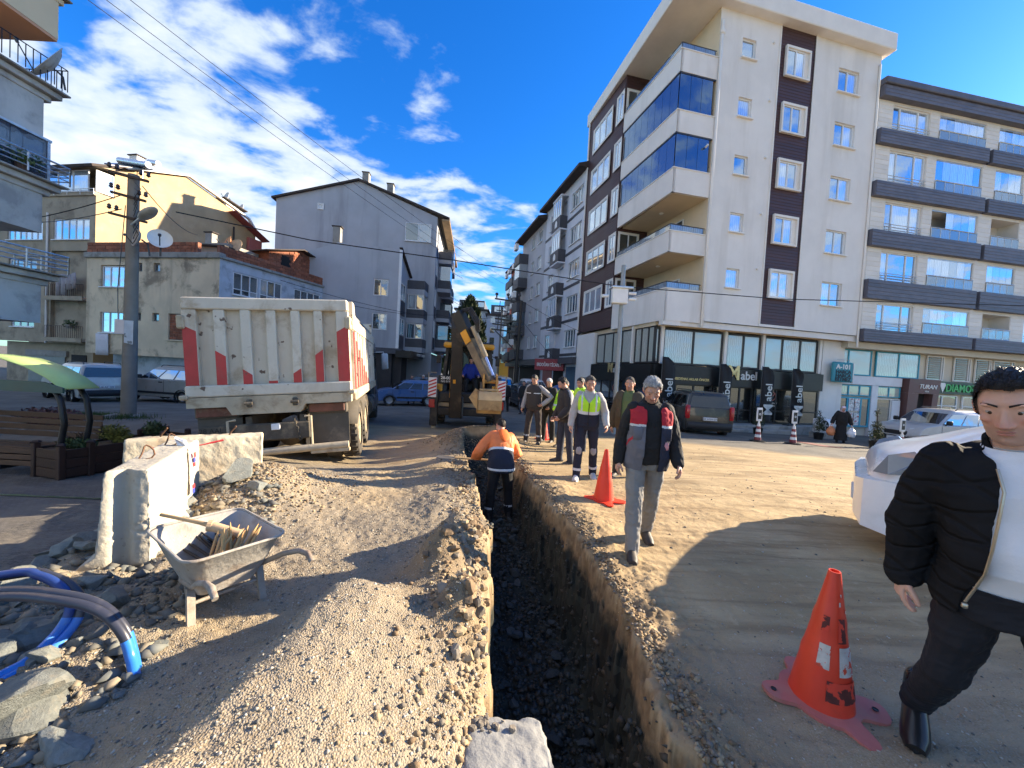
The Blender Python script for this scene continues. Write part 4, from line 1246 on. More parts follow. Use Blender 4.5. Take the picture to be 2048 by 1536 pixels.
def tan_house():
    O = Vector((-28.4, 26.0, 0))
    uf = Vector((.985, -.17, 0)).normalized(); ur = Vector((.31, .95, 0)).normalized()
    b = thing('apartment_house', O, 'tan rendered apartment house with sunlit gable side and solar heater on its roof', 'apartment house')
    T = frame((0, 0, 0), uf, (.17, .985)); TR = frame((0, 0, 0), ur, (-.95, .31))

    m = MB(TR)
    m.add([(0, 0, -1), (11.2, 0, -1), (11.2, 0, 13.1), (10.2, 0, 14.3), (5.4, 0, 15.7), (.95, 0, 14.1), (.95, 0, 12.1), (0, 0, 11.9)], [(0, 1, 2, 3, 4, 5, 6, 7)])
    m.quad((11.2, 0, -1), (11.2, 9, -1), (11.2, 9, 13.1), (11.2, 0, 13.1))
    m.build('side_wall', TANW, b)
    m = MB(TR); m.obox((.6, -.12, 14.15), (5.4, -.12, 15.85), .3, .12); m.obox((5.4, -.12, 15.85), (10.4, -.12, 14.42), .3, .12); m.obox((10.4, -.12, 14.42), (11.6, -.12, 13.0), .3, .12)
    m.build('verge', CREAM2, b)
    RED = mat('red_render', (.42, .13, .11), .85, .08, .8)
    rl_ = MB(TR); rl_.box((10.35, -.35, 8), (11.6, -.02, 12.7)); rl_.build('red_side_wall', RED, b)
    m = MB(TR); m.obox((8.6, -.5, 14.35), (11.9, -.5, 12.75), .9, .08); m.build('red_eave', mat('maroon_trim', (.25, .06, .06), .6), b)
    m = MB(TR); m.cyl((9.1, -.1, 8), (9.1, -.1, 13.2), .07, n=6); m.build('stove_pipe', ROOFT, b)
    window(b, TR, 10.5, 10.3, .7, 1.3, 1, y=-.42, gl=GLD)

    W = 8.6
    ops = [(-3.6, -.5, 8.97, 10.4), (-7.75, -4.55, 8.97, 10.25), (-7.3, -5.2, 2.95, 4.1), (-3.75, -.42, 5.1, 8.25), (-3.75, -.42, 2.3, 4.95), (-7.6, -5.0, 6.1, 7.7)]
    m = MB(T); wall(m, -W, 0, 1.95, 11.9, ops, depth=.2); m.box((-W, 1.6, -1), (0, 9, 14.0)); m.build('front_wall', TAND, b)
    window(b, T, -3.58, 9.0, 3.05, 1.38, 5, y=.05, gl=GL)
    window(b, T, -7.7, 9.0, 3.1, 1.25, 6, y=.05, gl=GL)
    window(b, T, -7.25, 2.97, 2.0, 1.1, 3, y=.05, gl=GLD)
    window(b, T, -7.5, 6.15, 2.4, 1.5, 4, y=.05, gl=GLD)

    m = MB(T); m.box((-4.5, -.1, 11.9), (-.02, 1.5, 12.15)); m.build('bay_slab', TAND, b)
    window(b, T, -4.5, 12.16, 3.9, 1.45, 3, y=-.05, gl=GL, sill=False, name='bay_window')
    window(b, TR, -.35 + .35, 12.2, .92, 1.4, 2, y=.02, gl=GL, sill=False, name='bay_window')
    m = MB(T); m.prism([(-4.9, -.4, 13.65), (.35, -.5, 13.65), (.35, -.5, 13.75), (-4.9, -.4, 13.75)], (0, 2.5, .5)); m.build('bay_roof', TAND, b)
    rl = MB(T); rail(rl, [(-4.5, -.14, 11.95), (0, -.14, 11.95)], .35, 1, .02, 1); rl.build('bay_rail', WFRAME, b)

    m = MB(T)
    m.add([(-W - .5, -.6, 13.7), (.5, -.6, 13.7), (.6, 5.2, 15.95), (-W - .5, 5.2, 16.2), (.5, 11, 13.6), (-W - .5, 11, 13.6)], [(0, 1, 2, 3), (3, 2, 4, 5)])
    o = m.build('roof', ROOFT, b); s = o.modifiers.new('s', 'SOLIDIFY'); s.thickness = .15
    m = MB(T); m.box((-2.2, 3.4, 15), (-1.5, 3.9, 16.5)); m.build('chimney', CREAM2, b)
    m = MB(T); m.box((-2.3, 3.3, 16.5), (-1.4, 4.0, 16.56)); m.build('chimney_cap', ROOFT, b)
    m = MB(TR); m.box((8.7, .4, 13.0), (9.9, 1.8, 15.2)); m.build('roof_dormer', CREAM2, b)
    m = MB(TR); m.obox((8.3, 1, 15.5), (10.4, 1, 15.05), 2.0, .08); m.build('dormer_roof', ROOFT, b)

    for (z0, z1) in ((5.1, 8.25), (2.3, 4.95)):
        bx = MB(T); bx.box((-3.75, 1.5, z0), (-.42, 1.55, z1)); bx.box((-3.75, .21, z0 - .18), (-.42, 1.5, z0 - .001)); bx.box((-3.75, -.35, z0 - .2), (-.42, .2, z0 - .002))
        bx.build('balcony_wall', mat('pale_balcony_wall', (.46, .43, .39), .9, .08, 1), b)
        MB(T).box((-3.8, -.42, z0 - .06 - .2), (-.38, -.36, z0 + .02)).build('balcony_edge', TAND, b)
        rl = MB(T); rail(rl, [(-3.7, -.32, z0), (-.45, -.32, z0)], .82, .16, .013, 0); rl.build('balcony_rail', IRON, b)
        MB(T).box((-2.2, 1.44, z0), (-1.3, 1.497, z0 + 1.9)).build('balcony_door', DARKIN, b)
    MB(T).cyl((-4.0, -.08, 1.9), (-4.0, -.08, 10.8), .06, n=8).build('drainpipe', CREAM2, b)

    m = MB(T); m.box((-W, .5, -1.5), (0, 1.59, 1.93)); m.build('ground_floor_wall', TAND, b)
    sh = MB(T); [sh.box((-6.4, .40 + .0, -1 + i * .09), (-3.1, .47, -1 + i * .09 + .075)) for i in range(22)]
    sh.build('roller_shutter', mat('grey_shutter', (.26, .26, .25), .5, .1, 2, metal=.4), b)
    MB(T).box((-6.6, .35, 1.0), (-2.9, .49, 1.4)).build('shutter_box', CONC, b)
    MB(T).box((-2.6, .45, -1), (-1.3, .499, 1.2)).build('door', DARKIN, b)

    st = mat('striped_blanket', (.34, .31, .31), .95, .12, 4, .2, 30, streak=((.16, .14, .14), .8, 8), stretch=(1, 1, .05))
    for (u0, u1, z0, z1, lab) in ((-2.75, -1.75, 5.15, 6.55, 'grey striped blanket hung over the iron balcony rail'), (-1.7, -1.05, 5.6, 6.65, 'smaller grey blanket bunched beside the striped one on the balcony')):
        m = MB(T); m.loft([[(u, -.36 - .03 * math.sin(u * 14) * (1 + (z1 - z)), z + .06 * math.sin(u * 5)) for u in [u0 + (u1 - u0) * q / 12 for q in range(13)]] for z in (z0, (z0 + z1) / 2, z1)], False, False, closed=False)
        o = m.build('blanket', st, smooth=60); o.location = O; s = o.modifiers.new('s', 'SOLIDIFY'); s.thickness = .03
        tag(o, lab, 'blanket')

    p = O + (T @ Vector((-.9, 2.0, 14.75)))
    s = thing('solar_heater', p, 'solar water heater with bright tank on the tan house roof', 'solar heater')
    s.rotation_euler = (0, 0, math.atan2(uf.y, uf.x))
    MB().obox((-.4, 0, .35), (2.0, -.2, -.25), 1.5, .08, (0, -.5, 1)).build('collector', mat('solar_glass', (.02, .025, .035), .15, .2, 2), s)
    MB().cyl((-.6, .3, .75), (2.1, .2, .28), .22, n=14).build('tank', mat('bright_tank', (.62, .63, .64), .25, .05, 2, metal=.8), s, smooth=40)
    MB().cyl((1.5, .7, .75), (2.3, .7, .62), .2, n=14).build('tank', mat('bright_tank', (.62, .63, .64)), s, smooth=40)
    f = MB(); [f.cyl((x, .3, -.6), (x, .3, .6 - .18 * x), .025, n=6) for x in (-.4, .5, 1.5)]; f.build('stand', STEEL, s)
    dish(O + (TR @ Vector((8.9, .5, 15.3))), -.5, -15, .42, 'white satellite dish on the tan house roof edge, higher one')
    dish(O + (TR @ Vector((10.3, .6, 14.9))), -.5, -15, .38, 'white satellite dish on the tan house roof edge, lower one')

    pl = thing('hanging_plant', O + (T @ Vector((-1.9, -.1, 3.0))), 'green plant trailing inside the lower iron balcony', 'plant')
    leafm = mat('plant_leaf', (.055, .09, .025), .6, .4, 5, rv=.2)
    leaf_cloud('leaves', [(0, 0, .3, .5, .25, .3)], 160, .09, leafm, pl, 5)
    MB().lathe([(.05, 0), (.16, 0), (.2, .25), (.17, .25)], (0, 0, -.02), n=10).build('pot', CONC, pl)

def leaf_cloud(name, blobs, n, size, m, parent, seed, flat=.35):
    """many leaf-sized faces spread through ellipsoids (x, y, z, rx, ry, rz)"""
    rs = np.random.RandomState(seed)
    V, Fc = [], []
    wts = np.array([b_[3] * b_[4] * b_[5] for b_ in blobs]); wts = wts / wts.sum()
    for i in range(n):
        bl = blobs[rs.choice(len(blobs), p=wts)]
        d = rs.normal(size=3); d /= np.linalg.norm(d)
        q = d * (rs.rand() ** .45)
        c = np.array(bl[:3]) + q * np.array(bl[3:])
        a = rs.normal(size=3); a /= np.linalg.norm(a)
        u = np.cross(a, d + rs.normal(size=3) * .3); u /= np.linalg.norm(u) + 1e-9
        s_ = size * rs.uniform(.6, 1.3)
        k = len(V)
        V += [c - a * s_, c + u * s_ * flat, c + a * s_, c - u * s_ * flat]
        Fc.append((k, k + 1, k + 2, k + 3))
    me = np_mesh(name, V, Fc, m)
    return link(name, me, parent)

def near_house():
    """the house whose stepped balconies come in at the edge"""
    b = thing('balcony_house', (-16.5, 9.0, -.6), 'grey rendered house with stepped balconies and an orange top floor', 'house')
    T = tr(16.5, -9.0, .6)
    GR = mat('weathered_grey_render', (.46, .44, .40), .9, .14, .8, .3, 30, dirt=((.17, .17, .165), .5, 1.0), streak=((.2, .2, .2), .4, 1.3))
    ORG = mat('orange_render', (.56, .30, .17), .85, .06, .8)
    YEL = mat('cream_yellow_render', (.66, .50, .30), .85, .05, .8)
    m = MB(T); m.box((-26, 3, -1), (-16.2, 10.2, 13)); m.build('wall', GR, b)
    m = MB(T); m.box((-26, 3.02, 13.002), (-16.0, 10.6, 16)); m.build('top_wall', ORG, b)
    def step(z, colr, x0=-14.25, y1=11.85, dx=.0):
        for k in range(3):
            q = MB(T)
            q.bbox((-15.2, 10.2, z + .17 * k), (x0 + .14 * k + dx, y1 - .34 + .16 * k, z + .17 * (k + 1) - .012), .02)
            q.build('stepped_corbel', colr, b)
        MB(T).bbox((-15.6, 10.0, z + .51), (x0 + .42 + dx, y1 + .08, z + .56), .015).build('coping', CONC, b)
    for z in (3.32, 5.98, 8.72):
        MB(T).box((-17, 3, z - .95), (-14.15, 11.5, z + .42)).build('balcony_wall', GR, b)
        step(z, GR)
    MB(T).box((-17, 3, 10.78), (-14.0, 11.7, 12.4)).build('balcony_wall', YEL, b)
    MB(T).box((-17, 3, 10.70), (-14.01, 11.69, 10.775)).build('balcony_soffit', ORG, b)
    MB(T).prism([(-17, 9.8, 9.9), (-14.9, 9.8, 10.7), (-17, 9.8, 10.7)], (0, 1.2, 0)).build('bracket', ORG, b)
    step(11.5, YEL)

    for k in range(5):
        MB(T).box((-14.06, 11.5 - (k + 1) * .82, 6.60), (-14.04, 11.5 - k * .82 - .015, 7.70)).build('glazing_pane', GLT, b)
    f = MB(T); f.box((-14.09, 7, 7.70), (-14.0, 11.6, 7.765)); f.box((-14.09, 7, 6.54), (-14.0, 11.6, 6.6)); f.box((-14.09, 11.5, 6.6), (-14.01, 11.57, 7.7)); f.build('glazing_frame', STEEL, b)
    MB(T).box((-17, 6.6, 6.42), (-14.2, 11.45, 7.76)).build('enclosed_room', DARKIN, b)
    for z in (3.9, 6.56):
        rl = MB(T); rail(rl, [(-14.0, 6, z), (-13.75, 11.85, z), (-15.4, 11.85, z)], .52, 1.0, .022, 3); rl.build('balcony_rail', STEEL, b)
    rl = MB(T); rail(rl, [(-14.0, 6, 9.3), (-13.75, 11.75, 9.3), (-15.4, 11.75, 9.3)], .62, .16, .012, 0)
    rl.build('balcony_rail', BLACKP, b)
    leafm = mat('plant_leaf', (.055, .09, .025), .6, .4, 5, rv=.2)
    for (x, y, z, lab) in ((-13.95, 11.0, 12.06, 'green plant spilling over the orange top balcony'), (-14.0, 10.9, 6.56, 'small dark plant behind the steel balcony rail')):
        pl = thing('balcony_plant', (x, y, z), lab, 'plant')
        leaf_cloud('leaves', [(0, 0, .3, .35, .45, .3)], 220, .07, leafm, pl, 9)
        MB().lathe([(.05, 0), (.12, 0), (.15, .2), (.13, .2)], n=10).build('pot', IRON, pl)
    dish((-13.9, 11.5, 9.35), R(-25), -28, .62, 'large stained satellite dish on the black balcony rail', mat('dish_stained', (.44, .42, .37), .7, .15, 2, dirt=((.2, .16, .11), .7, 2.5)))

near_house(); old_house(); tan_house()
# ================================================================== grey gabled block, far buildings, trees

def grey_block():
    ug = Vector((.995, .10, 0)).normalized(); ng = Vector((-.10, .995, 0)).normalized()
    O = Vector((-21.4, 34, 0))
    b = thing('apartment_block', O, 'plain grey gabled apartment block with two chimneys beyond the dump truck', 'apartment block')
    T = frame((0, 0, 0), ug, ng)
    L = 13.9
    m = MB(T)
    m.add([(0, 0, -1), (L, 0, -1), (L, 0, 15.3), (6.9, 0, 17.85), (0, 0, 15.75)], [(0, 1, 2, 3, 4)])
    m.quad((0, 14, -1), (0, 0, -1), (0, 0, 15.75), (0, 14, 15.75))
    m.build('gable_wall', GREYR, b)
    m = MB(T)
    m.add([(-.35, -.25, 15.72), (6.9, -.25, 18.0), (15.0, -.25, 15.3), (15.0, 16, 15.3), (6.9, 16, 18.0), (-.35, 16, 15.72)], [(0, 1, 4, 5), (1, 2, 3, 4)])
    o = m.build('roof', ROOFT, b); s = o.modifiers.new('s', 'SOLIDIFY'); s.thickness = .16
    MB(T).box((14.3, -.2, 15.0), (15.0, 16, 15.12)).build('eave_soffit', mat('wood_soffit', (.42, .28, .15), .7), b)
    window(b, T, 3.52, 15.1, .42, .42, 1, y=-.04, gl=GLD, sill=False, surround=.06)
    for (x, z, nm) in ((7.0, 17.4, 0), (9.2, 16.6, 0)):
        MB(T).box((x, .5, z), (x + .55, 1.1, z + 1.5)).build('chimney', CONC, b)
        MB(T).box((x - .06, .44, z + 1.5), (x + .61, 1.16, z + 1.56)).build('chimney_cap', ROOFT, b)
    window(b, T, 11.1, 13.0, 2.3, 1.6, 2, y=-.06, gl=GLD, name='attic_window')

    TS = frame(ug * L, ng, -ug)
    m = MB(TS); m.quad((0, 0, 3), (14, 0, 3), (14, 0, 15.3), (0, 0, 15.3)); m.box((0, .2, -1), (14, 5, 3)); m.build('street_wall', GREYL, b)
    for i, z in enumerate((3.6, 6.5, 9.4, 12.2)):
        for u in (.5, 9.6):
            window(b, TS, u, z + .9, 1.2, 1.5, 2, y=-.04, gl=GLD, sill=False)
            MB(TS).box((u, -.05, z - .2), (u + 1.2, -.01, z + .85)).build('panel', CHAR, b)
        for u in (2.6, 6.3):
            MB(TS).box((u, -1.25, z - .3), (u + 2.6, 0, z + .05)).build('balcony_slab', GREYL, b)
            MB(TS).box((u, -1.25, z + .052), (u + 2.6, -.002, z + .85)).build('balcony_panel', CHAR, b)
            MB(TS).box((u + .06, -1.2, z + .86), (u + 2.5, -.01, z + 2.2)).build('balcony_glazing', GLD, b) if (i + (u > 4)) % 2 == 0 else None
        ar = MB(TS); ar.obox((2.6, -1.3, z + 2.3), (2.6, -2.3, z + 1.7), .05, .05); ar.obox((5.2, -1.3, z + 2.3), (5.2, -2.3, z + 1.8), .05, .05); ar.build('awning_arm', STEEL, b)

    OE = Vector((-9.5, 31.0, 0)) - O
    TE = frame(OE, ug, ng); TES = frame(OE, (-.02, 1), (-1, -.02))
    ops = [(-1.95, -.78, 7.15, 8.5), (-1.95, -.78, 4.45, 5.75)]
    m = MB(TE); wall(m, -8.6, 0, 3.05, 9.6, ops, depth=.12)
    m.add([(-8.6, 0, 9.6), (0, 0, 9.6), (0, 0, 10.95), (-4.7, 0, 11.1)], [(0, 1, 2, 3)])
    m.build('front_wall', GREYR, b)
    for z in (7.17, 4.47): window(b, TE, -1.93, z, 1.13, 1.3, 2, y=.02, gl=GLD, sill=False)
    MB(TE).box((-5.3, .3, 11.0), (-4.75, .8, 12.4)).build('chimney', CONC, b)
    MB(TE).box((-5.4, .25, 12.4), (-4.65, .85, 12.47)).build('chimney_cap', ROOFT, b)
    MB(TE).box((-.02, -.06, 3.05), (.2, .1, 10.9)).build('corner_drainpipe', WFRAME, b)
    m = MB(TES); m.add([(0, 0, 3.05), (4.4, 0, 3.05), (4.4, 0, 9.0), (0, 0, 10.95)], [(0, 1, 2, 3)]); m.build('side_wall', GREYR, b)
    m = MB(TES); m.obox((-.1, -.1, 11.05), (3.4, -.1, 9.5), .25, .1); m.build('verge', ROOFT, b)
    for z in (7.1, 4.25):
        window(b, TES, .5, z, 1.5, 1.35, 2, y=-.05, gl=GLD, sill=False)
        MB(TES).box((.5, -.06, z - 1.25), (2.0, -.01, z - .08)).build('panel', CHAR, b)

    for z in (3.35, 5.9, 8.4):
        u0, u1 = 2.7, 4.6
        MB(TES).box((u0, -1.5, z - .45), (u1, .0, z - .002)).build('balcony_slab', GREYL, b)
        MB(TES).box((u0, -1.5, z), (u1, -.0, z + .75)).build('balcony_panel', CHAR, b)
        if z < 8:
            w_ = TES @ tr(0, -1.45, 0)
            window(b, TES, u0 + .05, z + .76, 1.8, 1.3, 3, y=-1.44, gl=GLD, sill=False, name='balcony_glazing')
            TB = frame(OE + Vector((0, 1, 0)) * u0, (1, 0.02), (-.02, 1))
            window(b, TB, .02, z + .76, 1.4, 1.3, 2, y=.03, gl=GLD, sill=False, name='balcony_glazing')
    MB(TE).box((-8.6, .5, -1), (.4, 3, 3.0)).build('ground_floor_wall', mat('dark_shop_recess', (.045, .04, .038), .8), b)
    MB(TE).box((-8.6, -.2, 2.6), (.4, .49, 3.04)).build('canopy', CHAR, b)
    MB(TES).box((-.2, -1.3, 2.35), (5, -.05, 2.9)).build('shop_fascia', BLACKP, b)
    MB(TES).box((.0, .3, -1), (4.5, 3, 2.6)).build('shop_front', mat('dark_shop_recess', (.045, .04, .038)), b)
    TL_ = frame(OE + Vector((1.32, 0, 0)), (.06, 1), (-1, .06))
    lettering('AYDIN TORUN', .34, TL_ @ tr(2.4, -.02, 2.62), mat('white_print', (.62, .60, .56)), b, .01)

    c = thing('house', (-24.3, 44, 0), 'pale house peeking out between the tan house and the grey gabled block', 'house')
    MB().box((-2.6, 0, -1), (3.5, 8, 12.3)).build('wall', CREAM2, c)
    MB().box((-2.9, -.4, 12.3), (3.8, 8.3, 12.75)).build('roof', TAND, c)
    q = MB(); [q.box((-2.2 + k * 1.9, -.05, 10.6), (-1.0 + k * 1.9, -.004, 11.7)) for k in range(1)]; q.build('window', GLD, c)

def far_block(x, y, w, d, h, colr, label, rows, cols, roofh=2.0, roofm=None, rz=0.0):
    b = thing('apartment_block', (x, y, -.8), label, 'apartment block'); b.rotation_euler = (0, 0, rz)
    T = Matrix()
    fl = (h - 3) / rows
    ops = [(w * (k + .3) / cols, w * (k + .7) / cols, 3 + i * fl + .8, 3 + i * fl + 2.2) for i in range(rows) for k in range(cols)]
    m = MB(); wall(m, 0, w, 0, h, ops); m.box((0, .2, 0), (w, d, h)); m.build('wall', colr, b)
    for o_ in ops:
        MB().box((o_[0], .06, o_[2]), (o_[1], .1, o_[3])).build('window', GLD, b)
    m = MB(); m.box((-.4, -.5, h), (w + .4, d + .4, h + .4))
    m.build('roof', roofm or ROOFT, b)
    m = MB(); m.box((w * .1, -.08, h + .402), (w * .9, d * .8, h + .4 + roofh)); m.build('attic', CHAR, b)
    for k in range(3):
        MB().box((w * (.2 + .25 * k), -.1, h + .9), (w * (.2 + .25 * k) + 1.4, -.081, h + .4 + roofh - .4)).build('window', GL, b)
    return b

grey_block()
BLG = mat('far_blue_grey_render', (.36, .39, .46), .9, .06, .3)
far_block(-6.5, 88, 8.0, 14, 15.0, BLG, 'far blue grey apartment block closing the street behind the cypress', 5, 3)
far_block(-14.3, 92, 7.5, 14, 16.5, GREYL, 'far pale apartment block glimpsed past the grey balconies', 5, 2)
far_block(-1.0, 80, 6.5, 14, 13.4, mat('far_grey_render', (.46, .47, .50), .9, .05, .3), 'far light grey apartment block behind the metal pylon', 4, 3, 3.6)
far_block(-2.6, 62, 3.8, 8, 4.4, mat('yellow_render', (.60, .52, .12), .8, .06, .5), 'small bright yellow building far down the street', 1, 2, .4)

def cypress(x, y, z, h, r, label, seed, n=2600):
    t = thing('cypress_tree', (x, y, z), label, 'tree')
    MB().tube([(0, 0, 0), (.05, 0, h * .4), (0, 0, h * .9)], [r * .16, r * .1, .03], 8).build('trunk', mat('bark', (.10, .07, .045), .9, .3, 4, .5, 12), t, smooth=50)
    rs = np.random.RandomState(seed)
    V, Fc = [], []
    lob = [(rs.uniform(0, 6.28), rs.uniform(.1, .95), rs.uniform(.10, .30)) for _ in range(26)]
    for i in range(n):
        q = rs.rand() ** .8; zz = h * (.06 + .94 * q); th = rs.uniform(0, 2 * math.pi)
        rad = r * (math.sin(min(1, (1 - q) * 1.9) * math.pi / 2) ** .8) * (.62 + .38 * min(1, q * 6))
        for a, lz, la in lob:
            d = abs((th - a + math.pi) % (2 * math.pi) - math.pi)
            if d < .7 and abs(q - lz) < .13: rad *= 1 + la * (1 - d / .7)
        rad *= .55 + .5 * rs.rand() ** .4
        c = np.array([math.cos(th) * rad, math.sin(th) * rad, zz])
        up = np.array([math.cos(th) * .35, math.sin(th) * .35, 1.0]) + rs.normal(size=3) * .25
        sd = np.cross(up, rs.normal(size=3)); sd /= np.linalg.norm(sd)
        s_ = rs.uniform(.35, .75) * h / 14
        k = len(V)
        V += [c - up * s_ * .6, c + sd * s_ * .32, c + up * s_, c - sd * s_ * .32]; Fc.append((k, k + 1, k + 2, k + 3))
    link('crown', np_mesh('crown', V, Fc, mat('cypress_leaf', (.035, .055, .022), .8, .5, .9)), t)

cypress(-6.9, 58, -.8, 13.2, 1.9, 'tall dark cypress rising behind the digger', 4)
cypress(-9.2, 60, -.8, 9.8, 1.9, 'lower cypress hidden behind the digger arm', 6, 1800)
# ================================================================== vehicles
TYRE = mat('tyre_rubber', (.022, .021, .020), .85, .25, 6, .4, 30, dirt=((.16, .13, .09), .5, 3))
TYRED = mat('dusty_tyre', (.06, .052, .042), .9, .3, 4, .4, 30, dirt=((.34, .27, .18), .8, 2.2))
RIM = mat('steel_rim', (.36, .36, .37), .4, .15, 5, metal=.7)
TRIMB = mat('black_plastic', (.022, .022, .024), .6, .2, 4)
CGL = glass_mat('car_glass', (.010, .013, .016), (.05, .05, .05), .15, .02, (.45, .5, .55))
REDL = mat('tail_lamp', (.38, .018, .02), .2, .1, 5, coat=.6)
WHL = mat('head_lamp', (.55, .57, .58), .15, .1, 8, coat=.8)
PLT = mat('number_plate', (.62, .63, .64), .5, .04, 3)
NAVY = mat('navy_letter', (.01, .02, .035), .5)

def paint(name, c, dirt=.25):
    return mat(name, c, .32, .05, 1.2, coat=.55, dirt=((.22, .18, .12), dirt, 1.3))

def heading(h):
    return math.atan2(-h[0], h[1])

def wheel(parent, x, y, r, wd, tyre=TYRE, rim=RIM, name='wheel', tread=0):
    """wheel standing on the ground; the visible face points to the sign of x"""
    s = 1 if x > 0 else -1
    prof = [(r * .62, -wd / 2), (r * .93, -wd / 2), (r, -wd * .36), (r, wd * .36), (r * .93, wd / 2), (r * .62, wd / 2)]
    t = MB().lathe(prof, (0, 0, 0), 'x', 28)
    if tread:
        for k in range(tread):
            a = 2 * math.pi * k / tread
            for sg in (-1, 1):
                c, s_ = math.cos(a + .06 * sg), math.sin(a + .06 * sg)
                t.obox((sg * wd * .08, c * r * 1.0, s_ * r * 1.0), (sg * wd * .47, math.cos(a + .10) * r * .99, math.sin(a + .10) * r * .99), r * .09, r * .07, (0, c, s_))
    w_ = t.build(name, tyre, parent, tr(x, y, r), smooth=40)
    rm = MB().lathe([(r * .63, wd * .42 * s), (r * .55, wd * .36 * s), (r * .48, wd * .2 * s), (r * .2, wd * .16 * s), (r * .17, wd * .3 * s), (0, wd * .3 * s)], (0, 0, 0), 'x', 24)
    rm.lathe([(r * .63, -wd * .4 * s), (r * .5, -wd * .2 * s), (0, -wd * .2 * s)], (0, 0, 0), 'x', 20)
    for k in range(5):
        a = 2 * math.pi * k / 5
        rm.obox((wd * .30 * s, math.cos(a) * r * .14, math.sin(a) * r * .14), (wd * .38 * s, math.cos(a) * r * .58, math.sin(a) * r * .58), r * .13, wd * .08, (1, 0, 0))
    rm.build('rim', rim, w_, smooth=40)
    return w_

def rrect(hw, y0, y1, z, c=.16, n=4):
    """rounded rectangle ring"""
    pts = []
    for cx, cy, a0 in ((hw - c, y0 + c, -90), (hw - c, y1 - c, 0), (-hw + c, y1 - c, 90), (-hw + c, y0 + c, 180)):
        for k in range(n + 1):
            a = R(a0 + 90 * k / n)
            pts.append((cx + c * math.cos(a), cy + c * math.sin(a), z))
    return pts

